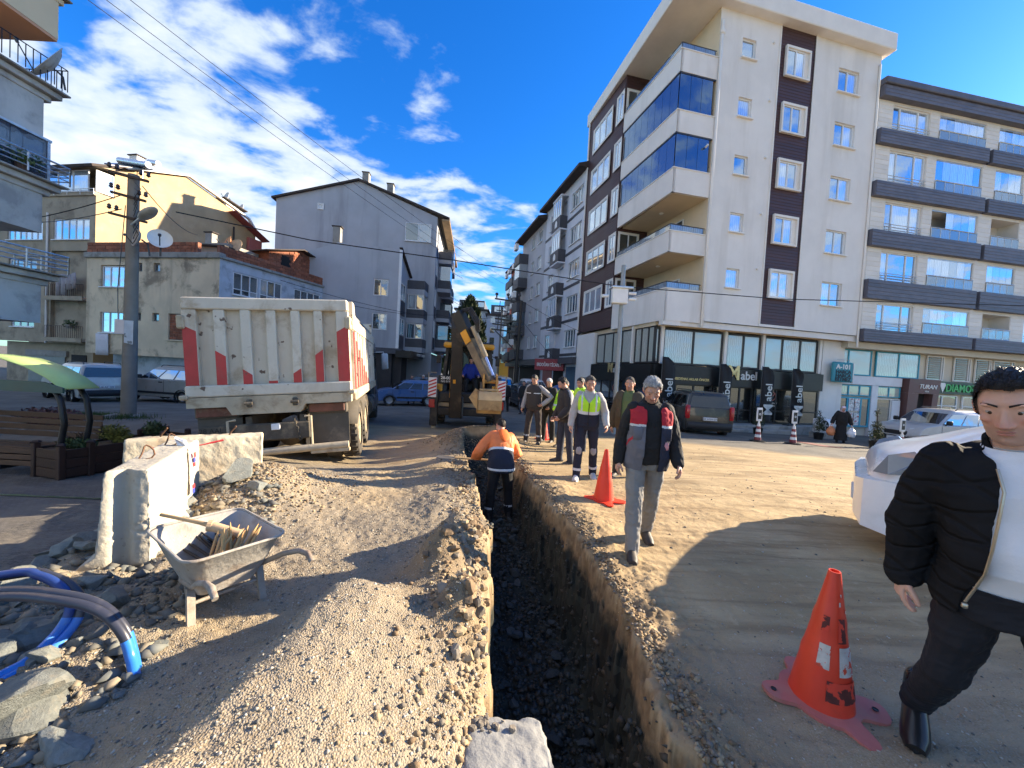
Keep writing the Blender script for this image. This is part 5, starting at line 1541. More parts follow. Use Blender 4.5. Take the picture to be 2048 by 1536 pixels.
def car(loc, h, body, label, cat='car', L=4.2, W=1.74, H=1.75, hoodz=1.0, belt=1.05, wsb=3.15, roof=(.25, 2.45), rb=.06, clad=None, lamps='tall', wr=.31, rack=False, plate=None, group=None, sidewin=None, backwin=True):
    """road car: L long along +Y (front), wsb = foot of the windscreen, roof = (rear, front) of the roof, rb = foot of the rear window"""
    t = thing({'van': 'parked_van', 'car': 'parked_car'}.get(cat, 'parked_car'), loc, label, cat, group, heading(h))
    B = tr(0, -L / 2, 0)
    wy = (.74, L - .80)
    hw = W / 2
    clad = clad or TRIMB

    def arch(yc, r_=wr + .06):
        return [(yc - r_ * math.cos(R(a)), .20 + r_ * 1.06 * math.sin(R(a))) for a in range(8, 180, 18)]
    zl = .22
    side = [(.0, .36), (.05, zl)] + [(y, z) for y, z in arch(wy[0])] + [(y, z) for y, z in arch(wy[1])] + \
           [(L - .10, zl), (L - .0, .38), (L + .02, .62), (L - .08, hoodz - .22), (L - .30, hoodz - .06), (wsb, hoodz + .05), (wsb - .1, belt), (rb, belt), (-.02, belt - .25), (-.03, .6)]
    rings = []
    for x, i in ((-hw, .06), (-hw + .02, .025), (-hw + .07, 0), (hw - .07, 0), (hw - .02, .025), (hw, .06)):
        rings.append([(x, (y - L / 2) * (1 - i / L * .8) + L / 2, (z - .65) * (1 - i * .9) + .65) for y, z in side])
    MB(B).loft(rings).build('body', body, t, smooth=35)

    g0 = rrect(hw - .05, rb, wsb - .02, belt - .03, .10)
    zr = H - .06
    g1 = rrect(hw - .17, roof[0], roof[1], zr - .10, .14)
    g2 = rrect(hw - .24, roof[0] + .07, roof[1] - .10, zr - .02, .14)
    g3 = rrect(hw - .42, roof[0] + .25, roof[1] - .35, zr + .03, .12)
    MB(B).loft([g0, g1, g2, g3], False, True).build('cabin', body, t, smooth=50)
    zt = zr - .10

    def sp(f, k, s):
        ya, yb = rb + (roof[0] - rb) * k, wsb + (roof[1] - wsb) * k
        return Vector((s * (hw - .05 - .12 * k + .008), ya + (yb - ya) * f, belt - .03 + (zt - belt + .03) * k))
    sw = sidewin or ((.09, .36), (.39, .64), (.67, .96))
    for s in (-1, 1):
        for (fa, fb) in sw:
            p = [sp(fa, .10, s), sp(fb, .10, s), sp(fb - .0, .90, s), sp(fa, .90, s)]
            MB(B).prism(p, (s * .006, 0, 0)).build('side_window', CGL, t)
        MB(B).bbox((s * (hw + .0) - .03, .95, .42), (s * hw + .03, L - 1.2, .52), .01).build('side_moulding', clad, t)
        mr = MB(B); mr.bbox((s * (hw + .08) - .09, wsb - .42, belt + .02), (s * (hw + .08) + .09, wsb - .28, belt + .2), .03); mr.obox((s * (hw - .04), wsb - .34, belt + .02), (s * (hw + .04), wsb - .34, belt + .06), .06, .05)
        mr.build('mirror', clad, t, smooth=40)
        MB(B).bbox((s * (hw + .012) - .012, L * .42, belt - .16), (s * (hw + .012) + .016, L * .42 + .2, belt - .11), .008).build('door_handle', clad, t)
        sm_ = MB(B)
        for yy in (L * .40, wsb - .12):
            sm_.box((s * (hw + .001) - .004, yy, .42), (s * (hw + .001) + .004, yy + .012, belt - .03))
        sm_.build('door_seam', TRIMB, t)
        for y in wy:
            wheel(t, s * (hw - .11), y - L / 2, wr, .2)
        for y in wy: MB(B).lathe([(wr + .055, -.1), (wr + .055, .02)], (s * (hw - .03), y, wr), 'x', 20).build('wheel_arch', TRIMB, t)
        if lamps == 'tall':
            MB(B).bbox((s * (hw - .07) - .085, -.075, belt - .42), (s * (hw - .07) + .075, .12, belt + .12), .03).build('tail_lamp', REDL, t, smooth=40)
        else:
            MB(B).bbox((s * (hw - .16) - .15, -.05, belt - .28), (s * (hw - .16) + .16, .1, belt - .06), .03).build('tail_lamp', REDL, t, smooth=40)
        MB(B).loft([[(s * (hw - .5), L - .12, hoodz - .36), (s * (hw - .03), L - .30, hoodz - .36), (s * (hw - .02), L - .46, hoodz - .13), (s * (hw - .42), L - .24, hoodz - .17)][::s],
                    [(s * (hw - .5), L - .01, hoodz - .36), (s * (hw - .02), L - .16, hoodz - .36), (s * (hw + .004), L - .40, hoodz - .12), (s * (hw - .42), L - .12, hoodz - .15)][::s]]).build('head_lamp', WHL, t)

    for (fy, ty, nm, sg) in ((wsb - .02, roof[1], 'windscreen', 1),) + (((rb, roof[0], 'rear_window', -1),) if backwin else ()):
        lo, hi = Vector((0, fy, belt - .03)), Vector((0, ty, zt))
        p0, p1 = lo.lerp(hi, .14), lo.lerp(hi, .92)
        w0, w1 = hw - .13, hw - .25
        q = [(-w0, p0.y + sg * .006, p0.z), (w0, p0.y + sg * .006, p0.z), (w1, p1.y + sg * .006, p1.z), (-w1, p1.y + sg * .006, p1.z)]
        MB(B).prism(q, (0, sg * .008, .004)).build(nm, CGL, t)

    MB(B).bbox((-hw + .03, -.11, .30), (hw - .03, .12, .58), .05).build('rear_bumper', clad, t, smooth=40)
    MB(B).bbox((-hw + .05, L - .14, .28), (hw - .05, L + .07, .56), .05).build('front_bumper', clad, t, smooth=40)
    MB(B).bbox((-.42, L - .09, .60), (.42, L + .03, hoodz - .30), .02).build('grille', TRIMB, t)
    MB(B).bbox((-.26, -.125, .66), (.26, -.02, .78), .006).build('number_plate', PLT, t)
    if plate: lettering(plate, .105, B @ tr(0, -.127, .72), NAVY, t, .002)
    MB(B).bbox((-.26, L + .06, .40), (.26, L + .085, .52), .006).build('number_plate', PLT, t)
    if rack:
        r_ = MB(B)
        for s in (-1, 1): r_.tube([(s * (hw - .26), roof[0] + .2, zr), (s * (hw - .26), roof[0] + .3, zr + .08), (s * (hw - .26), roof[1] - .4, zr + .08), (s * (hw - .26), roof[1] - .3, zr)], .018, 6)
        r_.build('roof_rail', TRIMB, t)
    return t

def gt(x, y): return Vector((x, y, gz(x, y)))

def cars():
    MPV = dict(L=4.3, W=1.76, H=1.80, hoodz=1.08, belt=1.12, wsb=3.30, roof=(.16, 2.45), rb=.02)
    p = P(178, 795, 18.3)
    car(gt(p.x - .5, 18.6), (-.90, .42), paint('beige_white_paint', (.56, .54, .50)), 'white and beige estate van parked behind the concrete pole', 'van', rack=True, plate='28 AK 105', sidewin=((.07, .36), (.38, .66), (.69, .96)), **MPV)
    p = P(335, 800, 19.4)
    car(gt(p.x + .1, 19.6), (-.985, .10), paint('champagne_paint', (.36, .335, .29)), 'champagne coloured family van half hidden by the dump truck', 'van', rack=True, **MPV)
    p = P(810, 796, 22.5)
    car(gt(p.x + .1, 22.6), (-.93, -.36), paint('blue_paint', (.06, .13, .30)), 'small blue hatchback parked beside the dump truck cab', 'car', L=3.7, W=1.66, H=1.5, hoodz=.92, belt=.95, wsb=2.85, roof=(.42, 2.15), rb=.05, lamps='low')
    p = P(850, 790, 26)
    car(gt(p.x, 26.5), (-.75, .66), paint('black_green_paint', (.018, .024, .024)), 'dark van parked past the two walking men', 'van', **MPV)
    p = P(1400, 865, 16.2)
    car(gt(p.x + .1, 17.4), (.10, .995), paint('black_olive_paint', (.020, .021, .019), .35), 'dark olive van parked with its rear to the road before the black shop', 'van', plate='28 AGH 079', rack=True, L=4.2, W=1.82, H=1.82, hoodz=1.08, belt=1.12, wsb=3.2, roof=(.12, 2.4), rb=.0)
    p = P(1850, 880, 17)
    car(gt(p.x + .3, 16.9), (-.985, -.17), paint('silver_paint', (.42, .42, .42)), 'silver family van parked in front of the maroon entrance', 'van', rack=True, **MPV)
    p = P(1048, 800, 24)
    car(gt(p.x + .25, 24.5), (.22, -.97), paint('black_paint', (.014, .015, .017)), 'black car parked nose out along the pale striped block', 'car', L=4.4, W=1.78, H=1.6, hoodz=.98, belt=1.02, wsb=3.0, roof=(.5, 2.2), rb=.05)
    p = P(1062, 780, 28.5)
    car(gt(p.x + .2, 29), (.15, -.985), paint('white_paint', (.66, .67, .68), .1), 'white van parked behind the black car on the shop side', 'van', **MPV)
    p = P(1005, 770, 31)
    car(gt(p.x, 32), (.1, -.99), paint('cream_paint', (.60, .56, .48), .2), 'cream van coming down the street past the digger', 'van', **MPV)

cars()

def dump_truck():
    WHT = mat('worn_white_truck_paint', (.60, .54, .43), .55, .08, 1.3, .15, 30, dirt=((.34, .25, .15), .7, 1.3), spots=((.085, .04, .025), .9, 6.5, .655), streak=((.40, .30, .19), .35, 2.5))
    SILL = mat('muddy_sill', (.46, .38, .26), .8, .15, 2, .3, 25, dirt=((.20, .13, .07), .7, 1.8))
    REDS = mat('red_truck_paint', (.46, .045, .04), .45, .14, 2, .1, 20, dirt=((.30, .10, .07), .4, 2.5), spots=((.12, .07, .05), .8, 9, .68))
    CHAS = mat('dusty_chassis', (.085, .072, .055), .8, .3, 3, .3, 20, dirt=((.30, .235, .15), .7, 1.6))
    FLAP = mat('mud_flap', (.10, .085, .065), .85, .2, 2, .2, 12, dirt=((.26, .20, .135), .7, 2))
    CABP = mat('dark_cab_paint', (.028, .030, .034), .4, .2, 2, coat=.3, dirt=((.16, .13, .09), .4, 1.5))
    h = Vector((-.275, .961, 0)).normalized()
    o = Vector((-4.02, 6.68, -.30))
    t = thing('dump_truck', o, 'white dump truck with red chevron stripes on its worn tailgate', 'dump truck')
    t.rotation_euler = Euler((0, R(-4.6), heading(h)))
    hw = 1.26
    zb, zt = 1.40, 3.03

    g = MB(); g.box((-hw + .02, .10, zb), (hw - .02, .16, zt - .02)); g.build('tailgate_panel', WHT, t)
    MB().bbox((-hw, -.02, zt - .20), (hw, .16, zt), .02).build('tailgate_top_beam', WHT, t)
    MB().bbox((-hw - .01, -.03, zb - .02), (hw + .01, .17, zb + .17), .02).build('tailgate_bottom_beam', WHT, t)
    xs = [-hw + .10, -.74, -.36, .02, .40, .76, hw - .10]
    wd = [.2, .16, .15, .15, .14, .14, .21]
    tops = [2.52, 2.1, 1.78, 1.62, 1.78, 2.1, 2.52]
    slope = [-.10, -.10, -.10, 0, .09, .10, .12]
    for x, w_, zz, sl in zip(xs, wd, tops, slope):
        MB().bbox((x - w_ / 2, -.005, zb + .172), (x + w_ / 2, .12, zt - .202), .012).build('tailgate_rib', WHT, t)
        e = w_ / 2 - .006
        MB().prism([(x - e, -.008, zb + .175), (x + e, -.008, zb + .175), (x + e, -.008, zz + sl / 2), (x - e, -.008, zz - sl / 2)], (0, .0022, 0)).build('red_stripe', REDS, t)
    hs = MB()
    for s in (-1, 1):
        hs.bbox((s * hw - .05, -.07, zt - .52), (s * hw + .05, .18, zt - .30), .02)
        hs.cyl((s * (hw + .07), .06, zt - .4), (s * (hw - .1), .06, zt - .4), .04, n=8)
        hs.bbox((s * (hw + .02) - .06, -.08, zb - .06), (s * (hw + .02) + .06, .08, zb + .02), .02)
    hs.build('tailgate_hinge', SILL, t)

    s_ = MB(); s_.prism([(-hw, -.03, zb - .03), (hw, -.03, zb - .03), (hw, -.03, zb - .20), (.50, -.03, zb - .20), (.42, -.03, zb - .34), (-.62, -.03, zb - .34), (-.70, -.03, zb - .20), (-hw, -.03, zb - .20)], (0, .5, 0))
    s_.build('rear_sill', SILL, t)
    lt = MB()
    for x in (-.35, .35): lt.bbox((x - .04, -.07, zb - .22), (x + .04, -.031, zb - .08), .012); lt.cyl((x - .06, -.09, zb - .15), (x + .06, -.09, zb - .15), .025, n=8)
    lt.build('tailgate_latch', CHAS, t)

    LB = 5.6
    for s in (-1, 1):
        MB().box((s * (hw - .03) - .03, .17, zb - .16), (s * (hw - .03) + .03, LB, zt - .25)).build('body_side', WHT, t)
        tb = MB(); tb.prism([(s * (hw - .05), .17, zt + .0), (s * (hw - .05), .5, zt), (s * (hw - .05), .62, zt - .28), (s * (hw - .05), LB, zt - .30), (s * (hw - .05), LB, zt - .50), (s * (hw - .05), .17, zt - .50)], (s * .11, 0, 0)); tb.build('side_top_rail', WHT, t)
        MB().bbox((min(s * (hw - .05), s * (hw + .07)), .17, zb - .20), (max(s * (hw - .05), s * (hw + .07)), LB, zb + .0), .02).build('side_bottom_rail', SILL, t)
        for k in range(12):
            y = .22 + k * .45
            MB().bbox((min(s * (hw - .02), s * (hw + .055)), y, zb + .002), (max(s * (hw - .02), s * (hw + .055)), y + .14, zt - .51), .012).build('side_rib', WHT, t)

        for k in range(12):
            y = .22 + k * .45
            ztop = zt - .52 - max(0, (k - 0)) * .16
            if ztop < zb + .08: continue
            x = s * (hw + .0575)
            MB().prism([(x, y + .003, zb + .01), (x, y + .137, zb + .01), (x, y + .137, ztop - .04), (x, y + .003, ztop)], (-s * .0022, 0, 0)).build('red_stripe', REDS, t)
    MB().box((-hw, LB, zb - .16), (hw, LB + .08, zt + .15)).build('body_headboard', WHT, t)
    MB().box((-hw + .03, .17, zb - .16), (hw - .03, LB, zb - .06)).build('body_floor', SILL, t)
    ld = MB(); rs = random.Random(3)
    for k in range(70):
        x, y = rs.uniform(-1.15, 1.15), rs.uniform(.25, 4.5)
        r_ = rs.uniform(.05, .13)
        ld.lathe([(0, -r_ * .7), (r_ * .8, -r_ * .4), (r_, .1 * r_), (r_ * .6, r_ * .6), (0, r_ * .75)], (x, y, zt - .03 - .05 * rs.random()), 'z', 6)
    ld.box((-1.2, .2, zt - .5), (1.2, LB, zt - .08))
    o_ = ld.build('rubble_load', CONC, t); o_['kind'] = 'stuff'

    for s in (-1, 1):
        MB().bbox((s * .86 - .36, .12, 1.0), (s * .86 + .30, .3, 1.21), .02).build('lamp_box', CHAS, t)
        MB().bbox((s * .86 - .33, .10, 1.03), (s * .86 + .26, .13, 1.18), .01).build('tail_lamp', mat('dusty_tail_lamp', (.15, .055, .035), .5, .3, 5, dirt=((.2, .15, .1), .6, 4)), t)
        MB().box((s * .86 - .34, .17, .40), (s * .86 + .32, .2, .995)).build('mud_flap', FLAP, t)
    MB().bbox((-1.19, .14, .70), (-.57, .165, .86), .008).build('number_plate', FLAP, t)
    lettering('28 AAL 1357', .115, tr(-.87, .137, .78), mat('faded_plate_letter', (.035, .03, .025), .8), t, .002)

    for x in (-.42, .42): MB().box((x - .05, .1, .72), (x + .05, 7.4, 1.0)).build('frame_rail', CHAS, t)
    cm = MB(); cm.bbox((-.62, .02, .58), (.55, .12, .88), .02); cm.build('cross_member', CHAS, t)
    MB().bbox((-.06, -.005, .76), (.08, .019, .87), .01).build('number_lamp', WFRAME, t)
    bx = MB(); bx.tube([(-.70, .0, .55), (-.70, -.02, .95), (-.58, -.02, .97)], .02, 6); bx.tube([(.58, .0, .45), (.58, -.02, .98), (.48, -.02, .98)], .02, 6); bx.build('lamp_guard', SILL, t)
    ch = MB()
    for k in range(9): ch.lathe([(.022, -.008), (.03, 0), (.022, .008), (.014, 0), (.022, -.008)], (.30 + .012 * k, .0, .98 - k * .05), 'x' if k % 2 else 'y', 8)
    ch.build('chain', CHAS, t)
    MB().tube([(-1.18, .02, .40), (-.2, -.02, .39), (1.18, .0, .42)], .065, 10).build('underrun_bar', SILL, t, smooth=50)
    MB().bbox((.55, -.04, .30), (1.2, .05, .36), .01).build('bar_plate', SILL, t)
    for s in (-1, 1): MB().obox((s * .5, .05, .42), (s * .45, .3, .75), .06, .05).build('bar_bracket', CHAS, t)
    ax = MB()
    for y in (1.0, 2.35): ax.cyl((-1.1, y, .5), (1.1, y, .5), .1, n=10); ax.lathe([(0, -.22), (.2, -.1), (.2, .1), (0, .22)], (0, y, .5), 'y', 12)
    ax.build('axle', CHAS, t)
    for y in (1.0, 2.35):
        for s in (-1, 1):
            for dx in (.0, .33):
                w_ = wheel(t, s * (1.14 - dx), y, .55, .29, TYRED, mat('dusty_rim', (.34, .27, .18), .9, .2, 3), tread=26 if dx == 0 else 0)
        for s in (-1, 1):
            fd = MB(); fd.loft([[(s * .78, y - .66 * math.cos(a), .52 + .62 * math.sin(a)) for a in [R(q) for q in range(20, 171, 25)]], [(s * 1.30, y - .66 * math.cos(a), .52 + .62 * math.sin(a)) for a in [R(q) for q in range(20, 171, 25)]]], False, False, closed=False)
            fo = fd.build('mudguard', FLAP, t, smooth=60); sm = fo.modifiers.new('s', 'SOLIDIFY'); sm.thickness = .02
    for s in (-1, 1): wheel(t, s * 1.08, 6.9, .52, .3, TYRED, mat('dusty_rim', (.34, .27, .18)))

    MB().bbox((-1.22, 6.0, .75), (1.22, 7.9, 2.75), .10).build('cab', CABP, t, smooth=40)
    MB().bbox((-1.24, 5.75, .35), (1.24, 8.0, .9), .06).build('cab_step', CABP, t, smooth=40)
    MB().box((1.223, 6.7, 1.75), (1.232, 7.6, 2.45)).build('side_window', CGL, t)
    m_ = MB(); m_.bbox((1.42, 7.6, 1.7), (1.66, 7.7, 2.3), .04); m_.tube([(1.2, 7.7, 2.35), (1.5, 7.66, 2.35), (1.54, 7.65, 2.2)], .02, 6); m_.build('mirror', mat('mirror_shell', (.5, .52, .52), .3, .1, 3), t, smooth=40)
    MB().bbox((1.0, 5.72, 2.5), (1.16, 5.95, 3.05), .05).build('exhaust_stack', WHT, t, smooth=40)
    tk = MB(); tk.cyl((1.0, 4.2, .65), (1.0, 5.4, .65), .3, n=16); tk.build('fuel_tank', CHAS, t, smooth=40)
    return t

dump_truck()

def digger():
    YEL = mat('digger_yellow', (.62, .29, .025), .5, .12, 2, .1, 20, dirt=((.25, .16, .07), .5, 1.8))
    BLK = mat('digger_black', (.022, .020, .018), .5, .3, 2, .1, 20, dirt=((.14, .10, .06), .45, 2))
    DUST = mat('worn_digger_steel', (.36, .29, .19), .7, .2, 3, .2, 20, dirt=((.12, .085, .05), .7, 2.5))
    BUCK = mat('bucket_steel', (.40, .29, .15), .65, .15, 3, .3, 25, dirt=((.17, .10, .05), .7, 2.2))
    AMB = mat('amber_lamp', (.60, .27, .02), .4, .1, 3)
    h = Vector((-.12, .993, 0)).normalized()
    o = gt(-1.42, 12.3)
    t = thing('backhoe_loader', o, 'yellow and black backhoe loader with its digging arm raised', 'digger', None, heading(h))
    for s in (-1, 1):
        wheel(t, s * .98, 1.75, .78, .46, TYRED, YEL, tread=20)
        wheel(t, s * .92, 4.1, .55, .34, TYRED, YEL, tread=16)
        fd = MB(); fd.loft([[(s * x, 1.75 - .92 * math.cos(a), .78 + .88 * math.sin(a)) for a in [R(q) for q in range(25, 150, 20)]] for x in (.70, 1.22)], False, False, closed=False)
        fo = fd.build('fender', BLK, t, smooth=60); sm = fo.modifiers.new('s', 'SOLIDIFY'); sm.thickness = .04
        MB().bbox((s * 1.0 - .2, .12, 1.18), (s * 1.0 + .2, .3, 1.42), .03).build('rear_panel', YEL, t)
        MB().bbox((s * 1.02 - .12, -.10, .10), (s * 1.02 + .12, .12, 1.25), .02).build('stabiliser_guide', BLK, t)
        MB().bbox((s * 1.02 - .07, -.06, -.06), (s * 1.02 + .07, .08, .6), .015).build('stabiliser_leg', DUST, t)
        MB().bbox((s * 1.02 - .2, -.18, -.10), (s * 1.02 + .2, .2, -.02), .02).build('stabiliser_foot', DUST, t)
        hz = MB().bbox((s * 1.09 - .13, -.135, 1.0), (s * 1.09 + .13, -.105, 1.62), .01).build('warning_plate', WFRAME, t)
        for k in range(5):
            z = 1.06 + k * .11
            MB().prism([(s * 1.09 - .12, -.14, z - .05), (s * 1.09 + .12, -.14, z + .05), (s * 1.09 + .12, -.14, z + .10), (s * 1.09 - .12, -.14, z + .0)][::1], (0, .003, 0)).build('red_stripe', mat('hazard_red', (.42, .03, .03), .4), hz)
        MB().bbox((s * 1.09 - .09, -.13, .68), (s * 1.09 + .09, -.10, .94), .01).build('tail_lamp', REDL, t)
        fr = MB(); fr.tube([(s * 1.20, -.11, 1.0), (s * 1.22, -.11, 1.78), (s * .98, -.11, 1.78)], .018, 6); fr.build('lamp_guard', DUST, t)
        MB().bbox((s * .62 - .23, .55, 2.62), (s * .62 + .23, .75, 2.80), .05).build('work_lamp', AMB, t, smooth=40)
        for y in (.85, 2.45):
            MB().obox((s * .84, y, 1.15), (s * .72, y, 2.72), .10, .10).build('cab_pillar', BLK, t)
        MB().prism([(s * .83, .95, 1.5), (s * .83, 2.4, 1.3), (s * .75, 2.4, 2.55), (s * .75, .95, 2.55)], (s * .01, 0, 0)).build('cab_window', CGL, t)
        m_ = MB(); m_.tube([(s * .75, 2.4, 2.5), (s * 1.15, 2.5, 2.4)], .015, 6); m_.bbox((s * 1.12 - .08, 2.46, 2.1), (s * 1.12 + .08, 2.5, 2.42), .01); m_.build('mirror', BLK, t)
    MB().bbox((-.85, .70, 2.70), (.85, 2.6, 2.86), .06).build('cab_roof', BLK, t, smooth=40)
    MB().bbox((-.82, 2.3, 1.1), (.82, 2.5, 1.7), .03).build('cab_bulkhead', BLK, t)
    MB().box((-.72, 2.44, 1.7), (.72, 2.455, 2.65)).build('windscreen', CGL, t)
    MB().bbox((-.9, .6, .85), (.9, 2.5, 1.15), .03).build('cab_floor', BLK, t)
    MB().bbox((-.5, 2.5, .85), (.5, 4.6, 1.55), .08).build('bonnet', YEL, t, smooth=40)
    MB().bbox((-.42, 1.2, 1.15), (.15, 1.75, 1.45), .05).build('seat', BLK, t)
    MB().bbox((-1.12, .02, .42), (1.12, .30, .68), .03).build('rear_frame', BLK, t)
    MB().bbox((-1.08, .06, .84), (1.08, .3, 1.16), .03).build('slide_frame', BLK, t)
    MB().bbox((-.9, .1, .70), (.9, .18, .83), .01).build('slide_rail', DUST, t)
    pl = MB().bbox((-.92, -.02, 1.45), (-.48, .01, 1.70), .01).build('number_plate', BLACKP, t)
    WH = mat('white_letter', (.7, .7, .66))
    lettering('28-00', .13, tr(-.7, -.024, 1.62), WH, t, .003, .003); lettering('NG 019', .085, tr(-.7, -.024, 1.51), WH, t, .003)

    MB().bbox((-.55, -.30, .38), (-.10, .06, 1.05), .04).build('king_post', BLK, t)
    A, B_ = Vector((-.32, -.32, .55)), Vector((-.42, -.75, 3.30))
    bm = MB()
    bm.loft([[(-.46, -.52, .42), (-.18, -.52, .42), (-.18, -.20, .42), (-.46, -.20, .42)], [(-.52, -.72, 1.2), (-.17, -.72, 1.2), (-.17, -.26, 1.2), (-.52, -.26, 1.2)],
             [(-.52, -.95, 2.5), (-.20, -.95, 2.5), (-.20, -.48, 2.5), (-.52, -.48, 2.5)], [(-.56, -1.05, 3.1), (-.25, -1.05, 3.1), (-.25, -.55, 3.1), (-.56, -.55, 3.1)], [(-.56, -.98, 3.55), (-.34, -.98, 3.55), (-.34, -.74, 3.55), (-.56, -.74, 3.55)]])
    bm.build('boom', BLK, t)
    st = MB(); st.prism([(-.525, -.55, 1.05), (-.525, -.72, 1.05), (-.525, -.80, 1.9), (-.525, -.66, 2.3)], (-.004, 0, 0)); st.prism([(-.525, -.50, 1.95), (-.525, -.60, 1.95), (-.525, -.66, 2.7), (-.525, -.56, 2.75)], (-.0045, 0, 0))
    st.prism([(-.46, -.526, .6), (-.40, -.535, .6), (-.36, -.79, 1.6), (-.44, -.79, 1.6)], (0, -.01, 0))
    st.build('worn_strip', YEL, t)

    D0, D1 = Vector((-.34, -.98, 3.42)), Vector((.62, -1.45, 1.62))
    up = Vector((.55, -.5, .4))
    dp = MB(); dp.obox(D0 + Vector((-.05, 0, .14)), D0.lerp(D1, .35), .26, .34, up); dp.build('dipper_head', BLK, t)
    MB().obox(D0.lerp(D1, .30), D1, .24, .24, up).build('dipper', mat('dull_dipper_steel', (.15, .125, .09), .7, .25, 3, .2, 20, dirt=((.30, .23, .14), .5, 3)), t)
    pt = MB(); pt.obox(D0.lerp(D1, .18) + Vector((-.05, -.16, -.08)), D0.lerp(D1, .36) + Vector((-.05, -.16, -.08)), .02, .22, up); pt.build('yellow_patch', YEL, t)
    cy = MB(); cy.cyl(D0.lerp(D1, .22) + up * .34, D0.lerp(D1, .68) + up * .28, .075, n=10); cy.build('bucket_ram', DUST, t, smooth=40)
    MB().cyl(D0.lerp(D1, .66) + up * .28, D0.lerp(D1, .95) + up * .22, .045, n=10).build('ram_rod', mat('blue_steel_rod', (.22, .32, .62), .25, .1, 3, metal=.5), t, smooth=40)
    hs = MB()
    for k in range(4):
        q = Vector((.03 * k - .02, -.03 * k, .03 * k))
        hs.tube([D0 + up * .15 + q + Vector((-.1, .2, .1)), D0 + up * .38 + q + Vector((.05, 0, .04)), D0.lerp(D1, .22) + up * .52 + q, D0.lerp(D1, .34) + up * .36 + q], .022, 6)
    hs.build('hydraulic_hose', BLK, t)

    kn = MB()
    for dx in (-.16, .16):
        kn.prism([(.62 + dx, -1.62, 1.80), (.62 + dx, -1.36, 1.86), (.62 + dx, -1.30, 1.40), (.62 + dx, -1.55, 1.22), (.62 + dx, -1.68, 1.45)], (.05 if dx > 0 else -.05, 0, 0))
    kn.cyl((.40, -1.48, 1.62), (.86, -1.48, 1.62), .06, n=10)
    kn.build('knuckle', mat('knuckle_orange', (.50, .25, .06), .6, .15, 3, dirt=((.2, .12, .06), .5, 3)), t)
    lk = MB(); lk.obox((.36, -1.62, 1.6), (.40, -1.66, 1.2), .06, .14, (0, 1, 0)); lk.build('link_arm', BLK, t)
    bk = MB()
    prof = [(-1.75, 1.35), (-1.92, 1.12), (-1.86, .84), (-1.62, .72), (-1.34, .80), (-1.22, .95)]
    x0, x1 = .28, .92
    outer = [(x0 - .12, y, z) for y, z in prof]
    n = len(prof)
    ring = lambda x, sc: [(x, -1.6 + (y + 1.6) * sc, 1.05 + (z - 1.05) * sc) for y, z in prof]
    bk.loft([ring(x0, 1.0), ring(x1, 1.0)], False, False, closed=False)
    bo = bk.build('bucket_shell', BUCK, t); sm = bo.modifiers.new('s', 'SOLIDIFY'); sm.thickness = .04
    for x in (x0, x1): MB().prism([(x, y, z) for y, z in prof], (.035, 0, 0)).build('bucket_side', BUCK, t)
    for k in range(4): MB().obox((x0 + .1 + k * .17, -1.22, .95), (x0 + .1 + k * .17, -1.08, 1.06), .07, .04).build('bucket_tooth', DUST, t)
    MB().bbox((x0 + .05, -1.72, 1.36), (x1 - .05, -1.5, 1.42), .01).build('bucket_top', BUCK, t)

    sp_ = MB(); sp_.prism([(.05, -1.55, 1.15), (.22, -1.62, 1.42), (.46, -1.62, 1.28), (.46, -1.62, .92), (.30, -1.6, .78)], (0, .05, 0)); sp_.build('bucket_cheek', BUCK, t)
    return t

digger()

